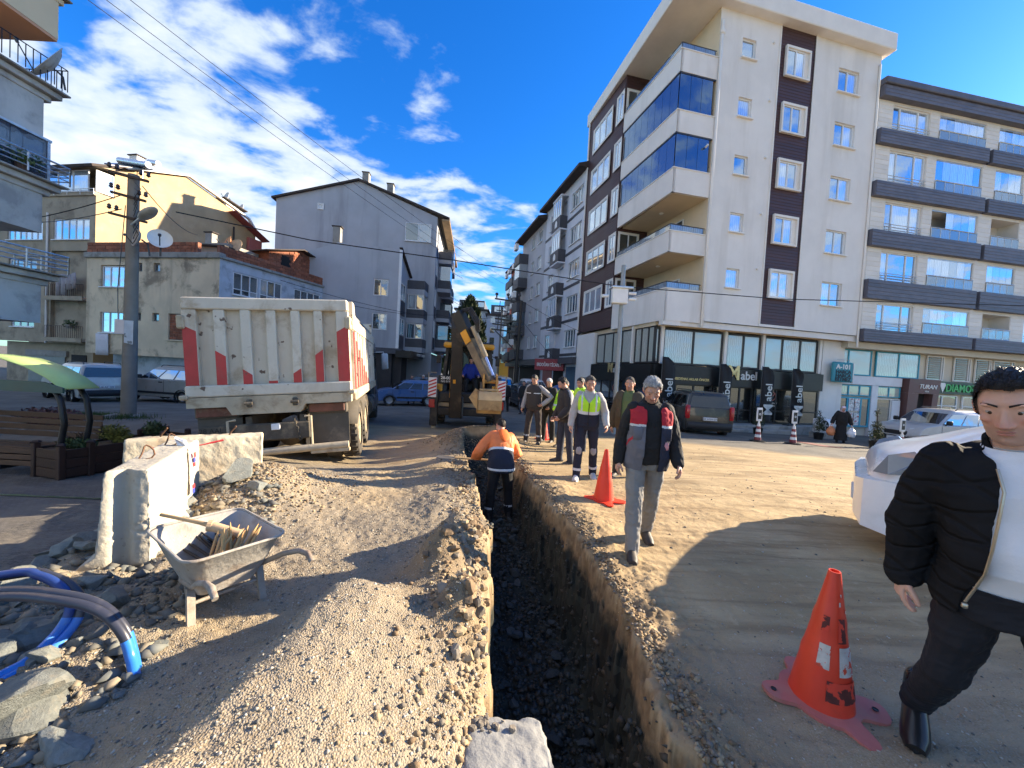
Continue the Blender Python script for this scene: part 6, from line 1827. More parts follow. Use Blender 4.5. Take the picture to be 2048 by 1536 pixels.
def white_van():
    PW = mat('van_white', (.74, .75, .77), .3, .03, 1.2, coat=.6, dirt=((.5, .48, .44), .25, 1.5))
    VG = glass_mat('van_glass', (.03, .035, .04), (.10, .10, .10), .2, .14)
    h = Vector((-.75, .66, 0)).normalized()
    t = thing('van', (6.29, 3.03, float(tz(5.5, 3))), 'white van standing behind the man in the black jacket', 'van', None, heading(h))
    L, hw = 5.0, 1.0
    yn = 2.45

    def sec(y, w, zb, zs, zt, crown, k=9):
        pts = []
        for i in range(k + 1):
            a = i / k
            pts.append((w * (1 - .03 * a), y, zb + (zs - zb) * a))
        m = 16
        for i in range(1, m):
            a = math.pi * i / m
            c_ = math.cos(a)
            pts.append((w * .97 * abs(c_) ** .85 * (1 if c_ > 0 else -1), y, zs + (zt - zs) * math.sin(a) ** .85))
        for i in range(k + 1):
            a = 1 - i / k
            pts.append((-w * (1 - .03 * a), y, zb + (zs - zb) * a))
        return pts
    S = [sec(2.52, .62, .50, .80, .86, 0), sec(2.46, .80, .38, .92, 1.0, 0), sec(2.28, .93, .30, 1.02, 1.10, 0), sec(1.95, .985, .30, 1.10, 1.22, 0), sec(1.65, 1.0, .30, 1.17, 1.36, 0),
         sec(1.38, 1.0, .30, 1.21, 1.47, 0), sec(1.25, 1.0, .30, 1.24, 1.51, 0), sec(1.1, .99, .30, 1.34, 1.66, 0), sec(.7, .975, .30, 1.68, 2.06, 0), sec(.4, .96, .30, 1.95, 2.28, 0), sec(.1, .95, .30, 2.08, 2.36, 0), sec(-2.4, .95, .30, 2.08, 2.36, 0), sec(-2.5, .9, .35, 2.0, 2.3, 0)]
    T_ = []
    for i in range(len(S) - 1):
        A_ = [np.array(S[max(0, min(len(S) - 1, i + q))]) for q in (-1, 0, 1, 2)]
        for k in range(5):
            q = k / 5
            T_.append(.5 * (2 * A_[1] + (A_[2] - A_[0]) * q + (2 * A_[0] - 5 * A_[1] + 4 * A_[2] - A_[3]) * q * q + (3 * A_[1] - A_[0] - 3 * A_[2] + A_[3]) * q ** 3))
    T_.append(np.array(S[-1]))
    MB().loft([[tuple(p) for p in r_] for r_ in T_], True, True).build('body', PW, t, smooth=60)

    bp = [(2.62, .55, .34, .74), (2.56, .86, .28, .78), (2.34, 1.00, .26, .80), (1.86, 1.035, .27, .78), (1.84, 1.0, .30, .76)]
    rings = []
    for y, w, z0, z1 in bp:
        rings.append([(-w, y - .0, z0), (w, y, z0), (w + .012, y, (z0 + z1) / 2), (w - .0, y, z1), (-w, y, z1), (-w - .012, y, (z0 + z1) / 2)])
    MB().loft(rings).build('front_bumper', PW, t, smooth=30)
    for s in (-1, 1):
        fg = MB()
        fg.tube([(s * (1.045), 2.10, .42), (s * 1.05, 2.12, .58), (s * 1.045, 2.05, .68), (s * 1.045, 1.95, .69)], .016, 6); fg.tube([(s * 1.045, 2.0, .42), (s * 1.05, 2.02, .58), (s * 1.045, 1.98, .64)], .012, 6)
        fg.build('bumper_crease', PW, t, smooth=50)

        lamp = MB()
        lamp.loft([[(s * .70, 2.40, .80), (s * .88, 2.24, .82), (s * .955, 2.10, .95), (s * .95, 1.98, 1.08), (s * .88, 2.05, 1.12), (s * .78, 2.24, 1.0)],
                   [(s * .76, 2.57, .80), (s * .975, 2.40, .82), (s * 1.03, 2.20, .95), (s * 1.02, 2.02, 1.10), (s * .93, 2.11, 1.185), (s * .83, 2.40, 1.08)]])
        lamp.v = [(s * (.93 + (abs(x) - .93) * .75), 2.30 + (y - 2.26) * .62, .99 + (z - .98) * .72) for x, y, z in lamp.v]
        lamp.build('head_lamp', mat('clear_head_lamp', (.20, .215, .22), .06, .10, 3, coat=1.0), t)
        MB().lathe([(0, 0), (.05, .0), (.065, .03)], (s * .89, 2.28, .95), 'y', 14).build('lamp_bowl', STEEL, t)
        MB().prism([(s * .995, .95, 1.30), (s * .985, -.25, 1.30), (s * .955, -.25, 2.0), (s * .962, .42, 1.92), (s * .983, .85, 1.58)], (s * .012, 0, 0)).build('side_window', VG, t)
        sm_ = MB(); sm_.tube([(s * .90, 2.12, 1.135), (s * .955, 1.8, 1.20), (s * .97, 1.4, 1.275)], .004, 4); sm_.tube([(s * 1.003, 1.78, .80), (s * 1.002, 1.60, 1.16)], .0025, 4); sm_.box((s * 1.0 - .006, .95, .4), (s * 1.0 + .006, .962, 1.24)); sm_.build('panel_seam', TRIMB, t)
        for y in (1.5, -1.6): wheel(t, s * .90, y, .34, .22)
        for y in (1.5, -1.6): MB().lathe([(.40, -.06), (.40, .012)], (s * .995, y, .36), 'x', 22).build('wheel_arch', TRIMB, t)
        m_ = MB(); m_.bbox((s * 1.14 - .08, .55, 1.28), (s * 1.14 + .08, .72, 1.58), .04); m_.obox((s * .98, .62, 1.32), (s * 1.1, .62, 1.36), .06, .08); m_.build('mirror', PW, t, smooth=40)
    MB().prism([(-.80, 1.22, 1.55), (.80, 1.22, 1.55), (.66, .50, 2.20), (-.66, .50, 2.20)], (0, .03, .03)).build('windscreen', VG, t)
    MB().tube([(.6, 1.31, 1.50), (.0, 1.26, 1.56)], .012, 5).build('wiper', TRIMB, t)
    MB().bbox((-.55, 2.50, .64), (.55, 2.565, .78), .02).build('grille', TRIMB, t)
    MB().bbox((-.26, 2.60, .42), (.26, 2.64, .53), .01).build('number_plate', PLT, t)

white_van()
# ================================================================== people
SKIN = mat('skin', (.50, .275, .19), .5, .07, 9, .08, 60, spec=.35)
SKINP = mat('fair_skin', (.56, .33, .245), .5, .08, 9, .08, 60, spec=.35)
for m_ in (SKIN, SKINP):
    w_ = N.__new__(N); w_.t = m_.node_tree
    b_ = [q for q in m_.node_tree.nodes if q.type == 'BSDF_PRINCIPLED'][0]
    s_ = w_.n('ShaderNodeSeparateXYZ'); w_.set(s_, 0, w_.n('ShaderNodeAttribute', attribute_name='face').outputs['Vector'])
    c_ = b_.inputs['Base Color'].links[0].from_socket
    c_ = w_.mix(w_.math('MULTIPLY', s_.outputs[0], .42), c_, (.17, .12, .10, 1))
    w_.set(b_, 'Base Color', w_.mix(w_.math('MULTIPLY', s_.outputs[1], .45), c_, (.50, .17, .12, 1)))
    w_.set(b_, 'Subsurface Weight', .12); w_.set(b_, 'Subsurface Radius', (.010, .004, .002)); w_.set(b_, 'Subsurface Scale', 1.0)
EYEW = mat('eye_white', (.36, .33, .31), .2, .03, 3)
IRIS = mat('eye_iris', (.035, .02, .012), .1, .2, 3)
HAIRD = mat('dark_hair', (.016, .012, .010), .5, .4, 20, .7, 90)
HAIRG = mat('grey_white_hair', (.50, .49, .47), .6, .45, 60, 1.0, 160)
HAIRM = mat('greying_hair', (.10, .09, .08), .6, .5, 60, 1.0, 160)
LIP = mat('lip', (.40, .17, .135), .45, .08, 10)

def ell(mb, c, r, n=10, m=8, M=None):
    """closed ellipsoid"""
    rings = []
    for i in range(1, m):
        a = math.pi * i / m
        rings.append([(c[0] + r[0] * math.sin(a) * math.cos(t), c[1] + r[1] * math.sin(a) * math.sin(t), c[2] - r[2] * math.cos(a)) for t in [2 * math.pi * k / n for k in range(n)]])
    if M is not None: rings = [[M @ Vector(p) for p in q] for q in rings]
    return mb.loft(rings)

def limb(mb, pts, rs, n=12):
    """round-ended tapered limb"""
    P_ = [Vector(p) for p in pts]
    d0, d1 = (P_[0] - P_[1]).normalized(), (P_[-1] - P_[-2]).normalized()
    a, b = rs[0], rs[-1]
    P2 = [P_[0] + d0 * a * .85, P_[0] + d0 * a * .5] + P_ + [P_[-1] + d1 * b * .5, P_[-1] + d1 * b * .85]
    R2 = [a * .5, a * .85] + list(rs) + [b * .85, b * .5]
    return mb.tube(P2, R2, n)

def stack(mb, rows, n=20, sq=2.4):
    """superellipse rings: (z, half width, half depth, y offset)"""
    rings = []
    for z, a, b, yo in rows:
        r_ = []
        for k in range(n):
            t = 2 * math.pi * k / n
            c, s = math.cos(t), math.sin(t)
            r_.append((a * abs(c) ** (2 / sq) * (1 if c > 0 else -1), yo + b * abs(s) ** (2 / sq) * (1 if s > 0 else -1), z))
        rings.append(r_)
    return mb.loft(rings)

def remesh(mb, voxel, it=2, fac=.5):
    me = mb.mesh('tmp', [SKIN])
    ob = bpy.data.objects.new('tmp', me); COL.objects.link(ob)
    md = ob.modifiers.new('r', 'REMESH'); md.mode = 'VOXEL'; md.voxel_size = voxel
    if it:
        sm = ob.modifiers.new('s', 'SMOOTH'); sm.factor = fac; sm.iterations = it
    dg = bpy.context.evaluated_depsgraph_get()
    out = bpy.data.meshes.new_from_object(ob.evaluated_get(dg))
    bpy.data.objects.remove(ob); bpy.data.meshes.remove(me)
    nv = len(out.vertices)
    co = np.empty(nv * 3, np.float32); out.vertices.foreach_get('co', co)
    no = np.empty(nv * 3, np.float32); out.vertex_normals.foreach_get('vector', no)
    nf = len(out.polygons)
    li = np.empty(len(out.loops), np.int32); out.loops.foreach_get('vertex_index', li)
    bpy.data.meshes.remove(out)
    return co.reshape(-1, 3), no.reshape(-1, 3), li.reshape(nf, 4) if len(li) == nf * 4 else None

def rot_axis(v, piv, axis, ang):
    M = np.array(Matrix.Rotation(ang, 3, axis))
    return (v - piv) @ M.T + piv

def even_edge(v, f, it=8):
    """smooth the open border of a cut garment"""
    e = np.concatenate([f[:, [0, 1]], f[:, [1, 2]], f[:, [2, 3]], f[:, [3, 0]]]); e.sort(1)
    u, n = np.unique(e, axis=0, return_counts=True)
    b = u[n == 1]
    v = v.copy()
    cnt = np.bincount(b.ravel(), minlength=len(v))[:, None]
    k = cnt[:, 0] > 0
    for _ in range(it):
        s_ = np.zeros_like(v); np.add.at(s_, b[:, 0], v[b[:, 1]]); np.add.at(s_, b[:, 1], v[b[:, 0]])
        v[k] = .4 * v[k] + .6 * s_[k] / cnt[k]
    return v

class Person:
    def __init__(s, name, label, loc, h, H=1.74, girth=1.0, belly=0.0, lean=0, twist=0, side=0, head=(0, 0, 0), legs=((0, 3, 0), (0, 3, 0)), arms=None, voxel=.011, skin=None, female=False, shoulders=1.0, group=None, drop=0.0):
        """h: facing direction; head: (pitch down, yaw to their left, tilt); legs: right, left = (hip flex, abduct, knee flex)
        arms: right, left = (elbow, wrist, hand direction, curl) in body space, or (swing, abduct, elbow flex, inward)"""
        s.k = H / 1.75; s.g = girth; s.b = belly; s.lean, s.twist, s.side, s.head = R(lean), R(twist), R(side), [R(a) for a in head]
        s.vox = voxel; s.skin = skin or SKIN; s.sh = shoulders
        s.J = {}
        for sd, (hf, ab, kf) in zip((1, -1), legs):
            hip = Vector((sd * .093, 0, .93))
            d1 = Vector((sd * math.sin(R(ab)), math.sin(R(hf)), -math.cos(R(hf)))).normalized()
            kn = hip + d1 * .435
            d2 = Vector((sd * math.sin(R(ab * .6)), math.sin(R(hf - kf)), -math.cos(R(hf - kf)))).normalized()
            an = kn + d2 * .41
            s.J['leg', sd] = (hip, kn, an, hf - kf)
        for sd, a in zip((1, -1), arms or ((2, 8, 12, 4), (2, 8, 12, 4))):
            sh = Vector((sd * .175 * s.sh, -.005, 1.425))
            if len(a) == 4 and isinstance(a[0], (int, float)):
                sw, ab, ef, inn = [R(q) for q in a]
                u = Vector((sd * math.sin(ab), math.sin(sw) * math.cos(ab), -math.cos(sw) * math.cos(ab))).normalized()
                el = sh + u * .285
                f = Vector((sd * math.sin(ab - inn), math.sin(sw + ef), -math.cos(sw + ef))).normalized()
                wr = el + f * .25
                hd, cu = f, .5
            else:
                el, wr = Vector(a[0]), Vector(a[1])
                el.x *= 1; hd = Vector(a[2]).normalized() if len(a) > 2 and a[2] else (wr - el).normalized()
                cu = a[3] if len(a) > 3 else .5
            s.J['arm', sd] = (sh, el, wr, hd, cu)
        s.low = min(s.J['leg', q][2].z for q in (1, -1)) - .085
        s.root_loc, s.h = loc, h
        s.body_name, s.label, s.group = name, label, group
        s.body()

    def deform(s, v, headpart=False, arm=False):
        v = v.astype(np.float64)
        if any(s.head):
            w = sstep(1.475, 1.56, v[:, 2]) * (np.abs(v[:, 0]) < .135) if not headpart else np.ones(len(v))
            r_ = v.copy(); piv = np.array([0, -.01, 1.52])
            r_ = rot_axis(r_, piv, 'Y', s.head[2]); r_ = rot_axis(r_, piv, 'X', -s.head[0]); r_ = rot_axis(r_, piv, 'Z', s.head[1])
            v = v * (1 - w[:, None]) + r_ * w[:, None]
        if s.lean or s.twist or s.side:
            w = sstep(.90, 1.16, v[:, 2])
            if s.armmask is not None: w = np.where(s.armmask(v), 1.0, w)
            piv = np.array([0, 0, 1.0])
            r_ = rot_axis(v, piv, 'Z', s.twist); r_ = rot_axis(r_, piv, 'Y', s.side); r_ = rot_axis(r_, piv, 'X', -s.lean)
            v = v * (1 - w[:, None]) + r_ * w[:, None]
        v[:, 2] -= s.low
        return v * s.k

    armmask = None

    def put(s, name, v, f, m, smooth=True, midx=None, parent=None, headpart=False):
        return link(name, np_mesh(name, s.deform(v, headpart), f, m, smooth, midx), parent if parent is not None else s.o)

    def shape(s, name, mb, m, headpart=True, smooth=50, parent=None):
        """a small modelled piece that follows the pose"""
        if not mb.v: return None
        v = s.deform(np.array(mb.v, dtype=np.float64), headpart)
        mb.v = [tuple(p) for p in v]
        return mb.build(name, m, parent or s.o, smooth=smooth)

    # --- volumes
    def torso(s, mb, o=0.0, z0=.86, z1=1.50, flare=0.0):
        g, b = s.g, s.b
        rows = [(.84, .150, .105, -.01), (.90, .168, .118, -.008), (.98, .166, .118 + b * .3, .005 + b * .25), (1.08, .156, .112 + b * .6, .008 + b * .5), (1.18, .160, .116 + b * .4, .006 + b * .35), (1.28, .172, .124, .002),
                (1.36, .180 * s.sh, .118, -.004), (1.425, .172 * s.sh, .098, -.010), (1.465, .125 * s.sh, .078, -.012), (1.495, .072, .066, -.008)]
        rows = [(z, (a + o) * g + (flare * max(0, (1.1 - z) / .25)), (d + o) * g + flare * .7 * max(0, (1.1 - z) / .25), y) for z, a, d, y in rows if z0 - 1e-6 <= z <= z1 + 1e-6]
        stack(mb, rows)

    def arm(s, mb, sd, r=(.062, .052, .046, .036), o=0.0, end=1.0, start=True):
        sh, el, wr, hd, cu = s.J['arm', sd]
        w2 = el.lerp(wr, end)
        g = .5 + .5 * s.g
        limb(mb, [sh + Vector((-sd * .03, 0, .005)), sh.lerp(el, .35), el, el.lerp(w2, .4), w2], [(r[0] + o) * g, (r[0] * .95 + o) * g, (r[1] + o) * g, (r[2] + .004 + o) * g, (r[3] + o) * g])

    def leg(s, mb, sd, r=(.088, .078, .055, .056, .038), o=0.0, end=1.0):
        hip, kn, an, _ = s.J['leg', sd]
        a2 = kn.lerp(an, end)
        g = .4 + .6 * s.g
        limb(mb, [hip + Vector((-sd * .008, 0, .02)), hip.lerp(kn, .4), kn, kn.lerp(a2, .35), a2], [(r[0] + o) * g, (r[1] + o) * g, (r[2] + o) * g, (r[3] + o) * g, (r[4] + o) * g])

    def hand(s, mb, sd):
        sh, el, wr, hd, cu = s.J['arm', sd]
        d = hd.normalized()
        fwd = Vector((0, 1, 0)) if abs(d.y) < .85 else Vector((0, 0, 1))
        th = (fwd - d * fwd.dot(d)).normalized()
        pn = d.cross(th) * sd
        if pn.x * sd > 0: pn = -pn
        rings = []
        for t, w_, h_ in ((-.02, .029, .025), (.015, .040, .021), (.055, .046, .019), (.09, .044, .016)):
            c = wr + d * t
            rings.append([c + th * (w_ * math.cos(a)) + pn * (h_ * math.sin(a)) for a in [2 * math.pi * k / 10 for k in range(10)]])
        mb.loft(rings)
        for i, (off, L, r_) in enumerate(((.034, .078, .0102), (.012, .087, .0106), (-.011, .081, .0102), (-.033, .065, .0092))):
            b0 = wr + d * .07 + th * off
            c1 = cu * (.8 + .12 * i)
            pts = [b0]; dd = d.copy(); ang = 0
            for q in range(3):
                ang += c1 * (.75, .9, .6)[q]
                dq = (d * math.cos(ang) + pn * math.sin(ang)).normalized()
                pts.append(pts[-1] + dq * L * (.45, .32, .24)[q])
            limb(mb, pts, [r_ * 1.08, r_ * 1.0, r_ * .95, r_ * .82], 8)
        t0 = wr + d * .02 + th * .026
        td = (d * .72 + th * .52 + pn * .45).normalized()
        t1 = t0 + td * .042; t2 = t1 + (td + d * .35 + pn * .25).normalized() * .032; t3 = t2 + (d * .9 + pn * .5).normalized() * .024
        limb(mb, [t0, t1, t2, t3], [.0155, .013, .012, .010], 8)

    def headvol(s, mb):
        ell(mb, (0, -.012, 1.672), (.0755, .097, .092), 16, 12)
        rows = [(1.532, .022, .016, .062), (1.540, .040, .034, .046), (1.556, .052, .054, .028), (1.58, .060, .068, .014), (1.61, .066, .080, .006), (1.65, .070, .088, 0), (1.69, .070, .086, 0), (1.71, .06, .07, 0)]
        stack(mb, rows, 20, 2.15)
        limb(mb, [(0, -.022, 1.44), (0, -.014, 1.52), (0, -.006, 1.60)], [.066, .058, .056])

        mb.loft([[(-.006, .082, 1.664), (.006, .082, 1.664), (.004, .088, 1.664), (-.004, .088, 1.664)], [(-.013, .080, 1.63), (.013, .080, 1.63), (.007, .108, 1.63), (-.007, .108, 1.63)],
                 [(-.020, .078, 1.612), (.020, .078, 1.612), (.011, .119, 1.612), (-.011, .119, 1.612)], [(-.015, .078, 1.601), (.015, .078, 1.601), (.009, .106, 1.601), (-.009, .106, 1.601)]])
        for q in (-1, 1):
            ell(mb, (q * .015, .090, 1.609), (.0085, .012, .0085), 8, 6)
            ell(mb, (q * .030, .077, 1.680), (.028, .012, .0075), 8, 6)
            ell(mb, (q * .040, .060, 1.626), (.022, .022, .018), 8, 6)
            ell(mb, (q * .078, -.010, 1.645), (.010, .020, .033), 8, 6)
            ell(mb, (q * .083, -.016, 1.655), (.008, .014, .020), 8, 6)
        ell(mb, (0, .083, 1.5885), (.024, .009, .006), 10, 6)
        ell(mb, (0, .081, 1.5775), (.021, .010, .0065), 10, 6)
        ell(mb, (0, .074, 1.549), (.020, .014, .013), 8, 6)

    def body(s):
        mb = MB()
        s.headvol(mb)
        s.torso(mb, -.018)
        for sd in (1, -1):
            s.arm(mb, sd, (.052, .042, .040, .030)); s.hand(mb, sd); s.leg(mb, sd, o=-.008)
            an = s.J['leg', sd][2]
            ell(mb, an + Vector((0, -.01, -.01)), (.032, .034, .03))
        v, n, f = remesh(mb, s.vox, 1, .4)
        me = np_mesh('person', s.deform(v), f, s.skin, True)
        x, y, z = np.abs(v[:, 0]), v[:, 1], v[:, 2]
        jaw = sstep(.0, .03, y) * sstep(1.512, 1.53, z) * sstep(1.612, 1.592, z + .25 * (x - .03)) * (1 - np.exp(-((x / .022) ** 2 + ((z - 1.583) / .010) ** 2)))
        red = np.exp(-(((x - .042) / .022) ** 2 + ((z - 1.622) / .02) ** 2)) * (y > 0) + np.exp(-((x / .018) ** 2 + ((z - 1.613) / .016) ** 2)) * (y > .06) + 1.0 * (x > .079) * (z > 1.58) * (z < 1.7)
        at = me.attributes.new('face', 'FLOAT_VECTOR', 'POINT')
        at.data.foreach_set('vector', np.stack([jaw, np.clip(red, 0, 1), jaw * 0], 1).astype(np.float32).ravel())
        s.o = link('person', me)
        s.o.location = s.root_loc; s.o.rotation_euler = (0, 0, heading(s.h))
        tag(s.o, s.label, 'person', s.group)
        ey = MB()
        for q in (-1, 1):
            e = MB(); ell(e, (q * .031, .0700, 1.6545), (.0135, .0115, .0070), 10, 8); e = s.shape('eye', e, EYEW)
            i = MB(); ell(i, (q * .031, .0790, 1.6525), (.0068, .0036, .0060), 8, 6); s.shape('iris', i, IRIS, parent=e)
            l_ = MB(); l_.loft([[(q * .031 + x * .017, .0715 + .0115 * (1 - x * x), 1.6575 + .004 * (1 - x * x)) for x in (-1, -.5, 0, .5, 1)], [(q * .031 + x * .019, .0725 + .006 * (1 - x * x), 1.671) for x in (-1, -.5, 0, .5, 1)],
                                ], False, False, closed=False)
            s.shape('eyelid', l_, s.skin)
        lp = MB(); ell(lp, (0, .0875, 1.5875), (.0225, .0058, .0042), 12, 6); ell(lp, (0, .0868, 1.5785), (.0195, .0066, .0052), 12, 6)
        s.shape('lips', lp, LIP)

    def hair(s, m, top=.014, line=.0, sideb=1.64, vox=.006, back=1.57, rough=.004, fringe=.0, brows=True, bald=False):
        mb = MB()
        ell(mb, (0, -.014, 1.676), (.0755 + top * .6, .097 + top * .75, .092 + top * .9), 22, 16)
        if fringe: ell(mb, (0, .035, 1.735), (.062, .052, .030 + fringe), 14, 10)
        v, n, f = remesh(mb, vox, 1, .4)
        if rough:
            v = v + n * (rough * (fbm(v[:, 0] * 75 + v[:, 2] * 20, v[:, 1] * 40 + v[:, 2] * 30, 1.0, 2) + .5 * fbm(v[:, 0] * 190, v[:, 1] * 70 + v[:, 2] * 70, 1.0, 2)))[:, None]
        c = v[f].mean(1)
        front = c[:, 1]
        lim = .012 * fbm(c[:, 0] * 50, c[:, 2] * 30 + c[:, 1] * 30, 1.0, 2) + np.where(front > .055, 1.722 + line, np.where(front > .01, sideb + (1.722 + line - sideb) * sstep(.015, .06, front), np.where(front > -.03, sideb - .015, back + .06 * sstep(-.09, -.03, front))))
        keep = c[:, 2] > lim
        if bald: keep &= ~((c[:, 2] > 1.728) & (front > -.07))
        s.put('hair', v, f[keep], m, headpart=True)
        if s.vox < .0105:
            rs = np.random.RandomState(5); k = f[keep]; k = k[rs.randint(0, len(k), 4200)]
            q = v[k]; wq = rs.dirichlet((1, 1, 1, 1), len(k))[:, :, None]; c0 = (q * wq).sum(1); nn = n[k[:, 0]]
            d = nn * .75 + np.array([0, .35, -.15]) * (c0[:, 1:2] > .03) + np.array([0, -.3, -.55]) * (c0[:, 1:2] <= .03) + .38 * rs.normal(size=c0.shape)
            d /= np.linalg.norm(d, axis=1)[:, None]; L = (.006 + .010 * rs.rand(len(k)) * (c0[:, 2] > 1.70))[:, None]
            sd = np.cross(d, rs.normal(size=d.shape)); sd *= .0011 / np.linalg.norm(sd, axis=1)[:, None]
            V = np.stack([c0 - nn * .002 - sd, c0 - nn * .002 + sd, c0 + d * L], 1).reshape(-1, 3)
            o = s.put('hair_strands', V, np.arange(len(V)).reshape(-1, 3), m, False, headpart=True); o['kind'] = 'stuff'
        if brows:
            for q in (-1, 1):
                b = MB(); b.loft([[(q * (.012 + .040 * t), .0905 - .020 * t * t, 1.6795 + .006 * math.sin(t * 2.6) - .002 * (1 - t) + dz * (1 - .5 * t)) for t in (0, .25, .5, .75, 1)] for dz in (-.003, .0035)], False, False, closed=False)
                o = s.shape('eyebrow', b, m); sm = o.modifiers.new('s', 'SOLIDIFY'); sm.thickness = .003; sm.offset = 0

    def moustache(s, m, w=.027, h_=.006):
        b = MB(); ell(b, (0, .0885, 1.5965), (w, .008, h_ * .8), 12, 6)
        s.shape('moustache', b, m)

    def wrinkle(s, v, n, amp, sc=9):
        z, x, y = v[:, 2], v[:, 0], v[:, 1]
        a = fbm(x * 1.1 + y * 1.3 + z * .55, z * 1.0 - x * .5, sc, 3)
        return v + n * (amp * (a + .4 * fbm(x + y, z, sc * 2.6, 2)))[:, None]

    def garment(s, name, m, parts, o=.012, vox=None, wr=.006, cut=None, sm=2, fn=None, midx=None, solid=0, wsc=9):
        """cloth volume from ('torso', z0, z1, flare), ('arm', end), ('leg', end) pieces, pushed out by o"""
        mb = MB()
        for p in parts:
            if p[0] == 'torso': s.torso(mb, o, p[1], p[2], p[3] if len(p) > 3 else 0)
            if p[0] == 'arm':
                for sd in (1, -1): s.arm(mb, sd, p[2] if len(p) > 2 else (.064, .056, .052, .044), o * .7, p[1])
            if p[0] == 'leg':
                for sd in (1, -1): s.leg(mb, sd, p[2] if len(p) > 2 else (.094, .086, .070, .068, .060), o * .5, p[1])
            if p[0] == 'hood': limb(mb, [(-.07, -.075, 1.46), (0, -.10, 1.49), (.07, -.075, 1.46)], [.04, .055, .04])
            if p[0] == 'collar': mb.lathe([(.060, 1.44), (.078, 1.44), (.076, 1.535), (.060, 1.54), (.060, 1.44)], (0, -.012, 0), 'z', 20)
            if p[0] == 'skirt': stack(mb, [(.12, .26, .22, 0), (.5, .21, .18, 0), (.9, .18, .14, 0)])
        v, n, f = remesh(mb, vox or s.vox, sm)
        if wr: v = s.wrinkle(v, n, wr, wsc)
        if fn: v = fn(v, n)
        c = v[f].mean(1)
        keep = np.ones(len(f), bool) if cut is None else ~cut(c)
        if cut is not None: v = even_edge(v, f[keep])
        mi = None if midx is None else midx(c)[keep].astype(np.int32)
        ob = s.put(name, v, f[keep], m, midx=mi)
        if solid:
            md = ob.modifiers.new('s', 'SOLIDIFY'); md.thickness = solid; md.offset = -1
        return ob

    def shoes(s, m, sole=None):
        for sd in (1, -1):
            hip, kn, an, ang = s.J['leg', sd]
            M = tr(*an) @ rotm(R(ang * .55 if ang < 0 else ang * .25), 0, R(-sd * 7)) @ tr(0, 0, -.085)
            up = MB(M)
            rows = [(-.08, .032, .0, .065), (-.05, .043, .0, .092), (-.01, .045, .0, .105), (.05, .048, .0, .090), (.10, .052, .0, .068), (.155, .050, .0, .056), (.20, .034, .004, .042)]
            def ring(y, w_, z0, z1): return [(w_ * math.cos(a), y, z0 + (z1 - z0) * max(0, math.sin(a)) ** .7) for a in [math.pi * k / 8 for k in range(9)]]
            up.loft([ring(*r_) for r_ in rows])
            limb(up, [(0, -.03, .07), (0, -.02, .13), (0, -.012, .21)], [.044, .050, .050])
            up.T = None; limb(up, [an + Vector((0, -.012, -.02)), an.lerp(kn, .34)], [.050, .052])
            up.v = [tuple(p) for p in s.deform(np.array(up.v, float))]
            sh = up.build('shoe', m, s.o, smooth=60)
            so = MB(M)
            so.loft([[(w_ * 1.08 * math.cos(a), y_ * 1.0 + .055, z) for a, w_, y_ in [(t, .046, .0) for t in ()]] or [( .046 * math.cos(t) * (1.0 if math.sin(t) > 0 else .88), .058 + .148 * math.sin(t), z) for t in [2 * math.pi * k / 16 for k in range(16)]] for z in (-.006, .018)])
            so.v = [tuple(p) for p in s.deform(np.array(so.v, float))]
            so.build('sole', sole or TRIMB, sh)

def cloth(name, c, **kw):
    k = dict(rough=.85, var=.12, scale=3, bump=.15, bscale=80); k.update(kw)
    return mat(name, c, **k)

BLACKC = cloth('black_cloth', (.013, .013, .014))
NAVYC = cloth('navy_cloth', (.014, .018, .034))
HIVIS = cloth('hi_vis_yellow', (.45, .80, .03), rough=.6)
ORANGE = cloth('hi_vis_orange', (.80, .20, .055), rough=.6)
REFL = mat('reflective_tape', (.58, .60, .62), .35, .05, 5)
GREYC = cloth('grey_cloth', (.30, .29, .29))
JEANS = cloth('grey_jeans', (.215, .205, .19), dirt=((.33, .31, .285), .7, 2.2))
DENIM = cloth('dark_denim', (.030, .036, .055))
BOOT = mat('dark_boot', (.035, .03, .028), .6, .3, 6, dirt=((.2, .16, .11), .5, 5))

def zone(*pairs):
    """material index by height: list of (z above which, index)"""
    def f(c):
        r_ = np.zeros(len(c), int)
        for z, i in pairs: r_[c[:, 2] > z] = i
        return r_
    return f

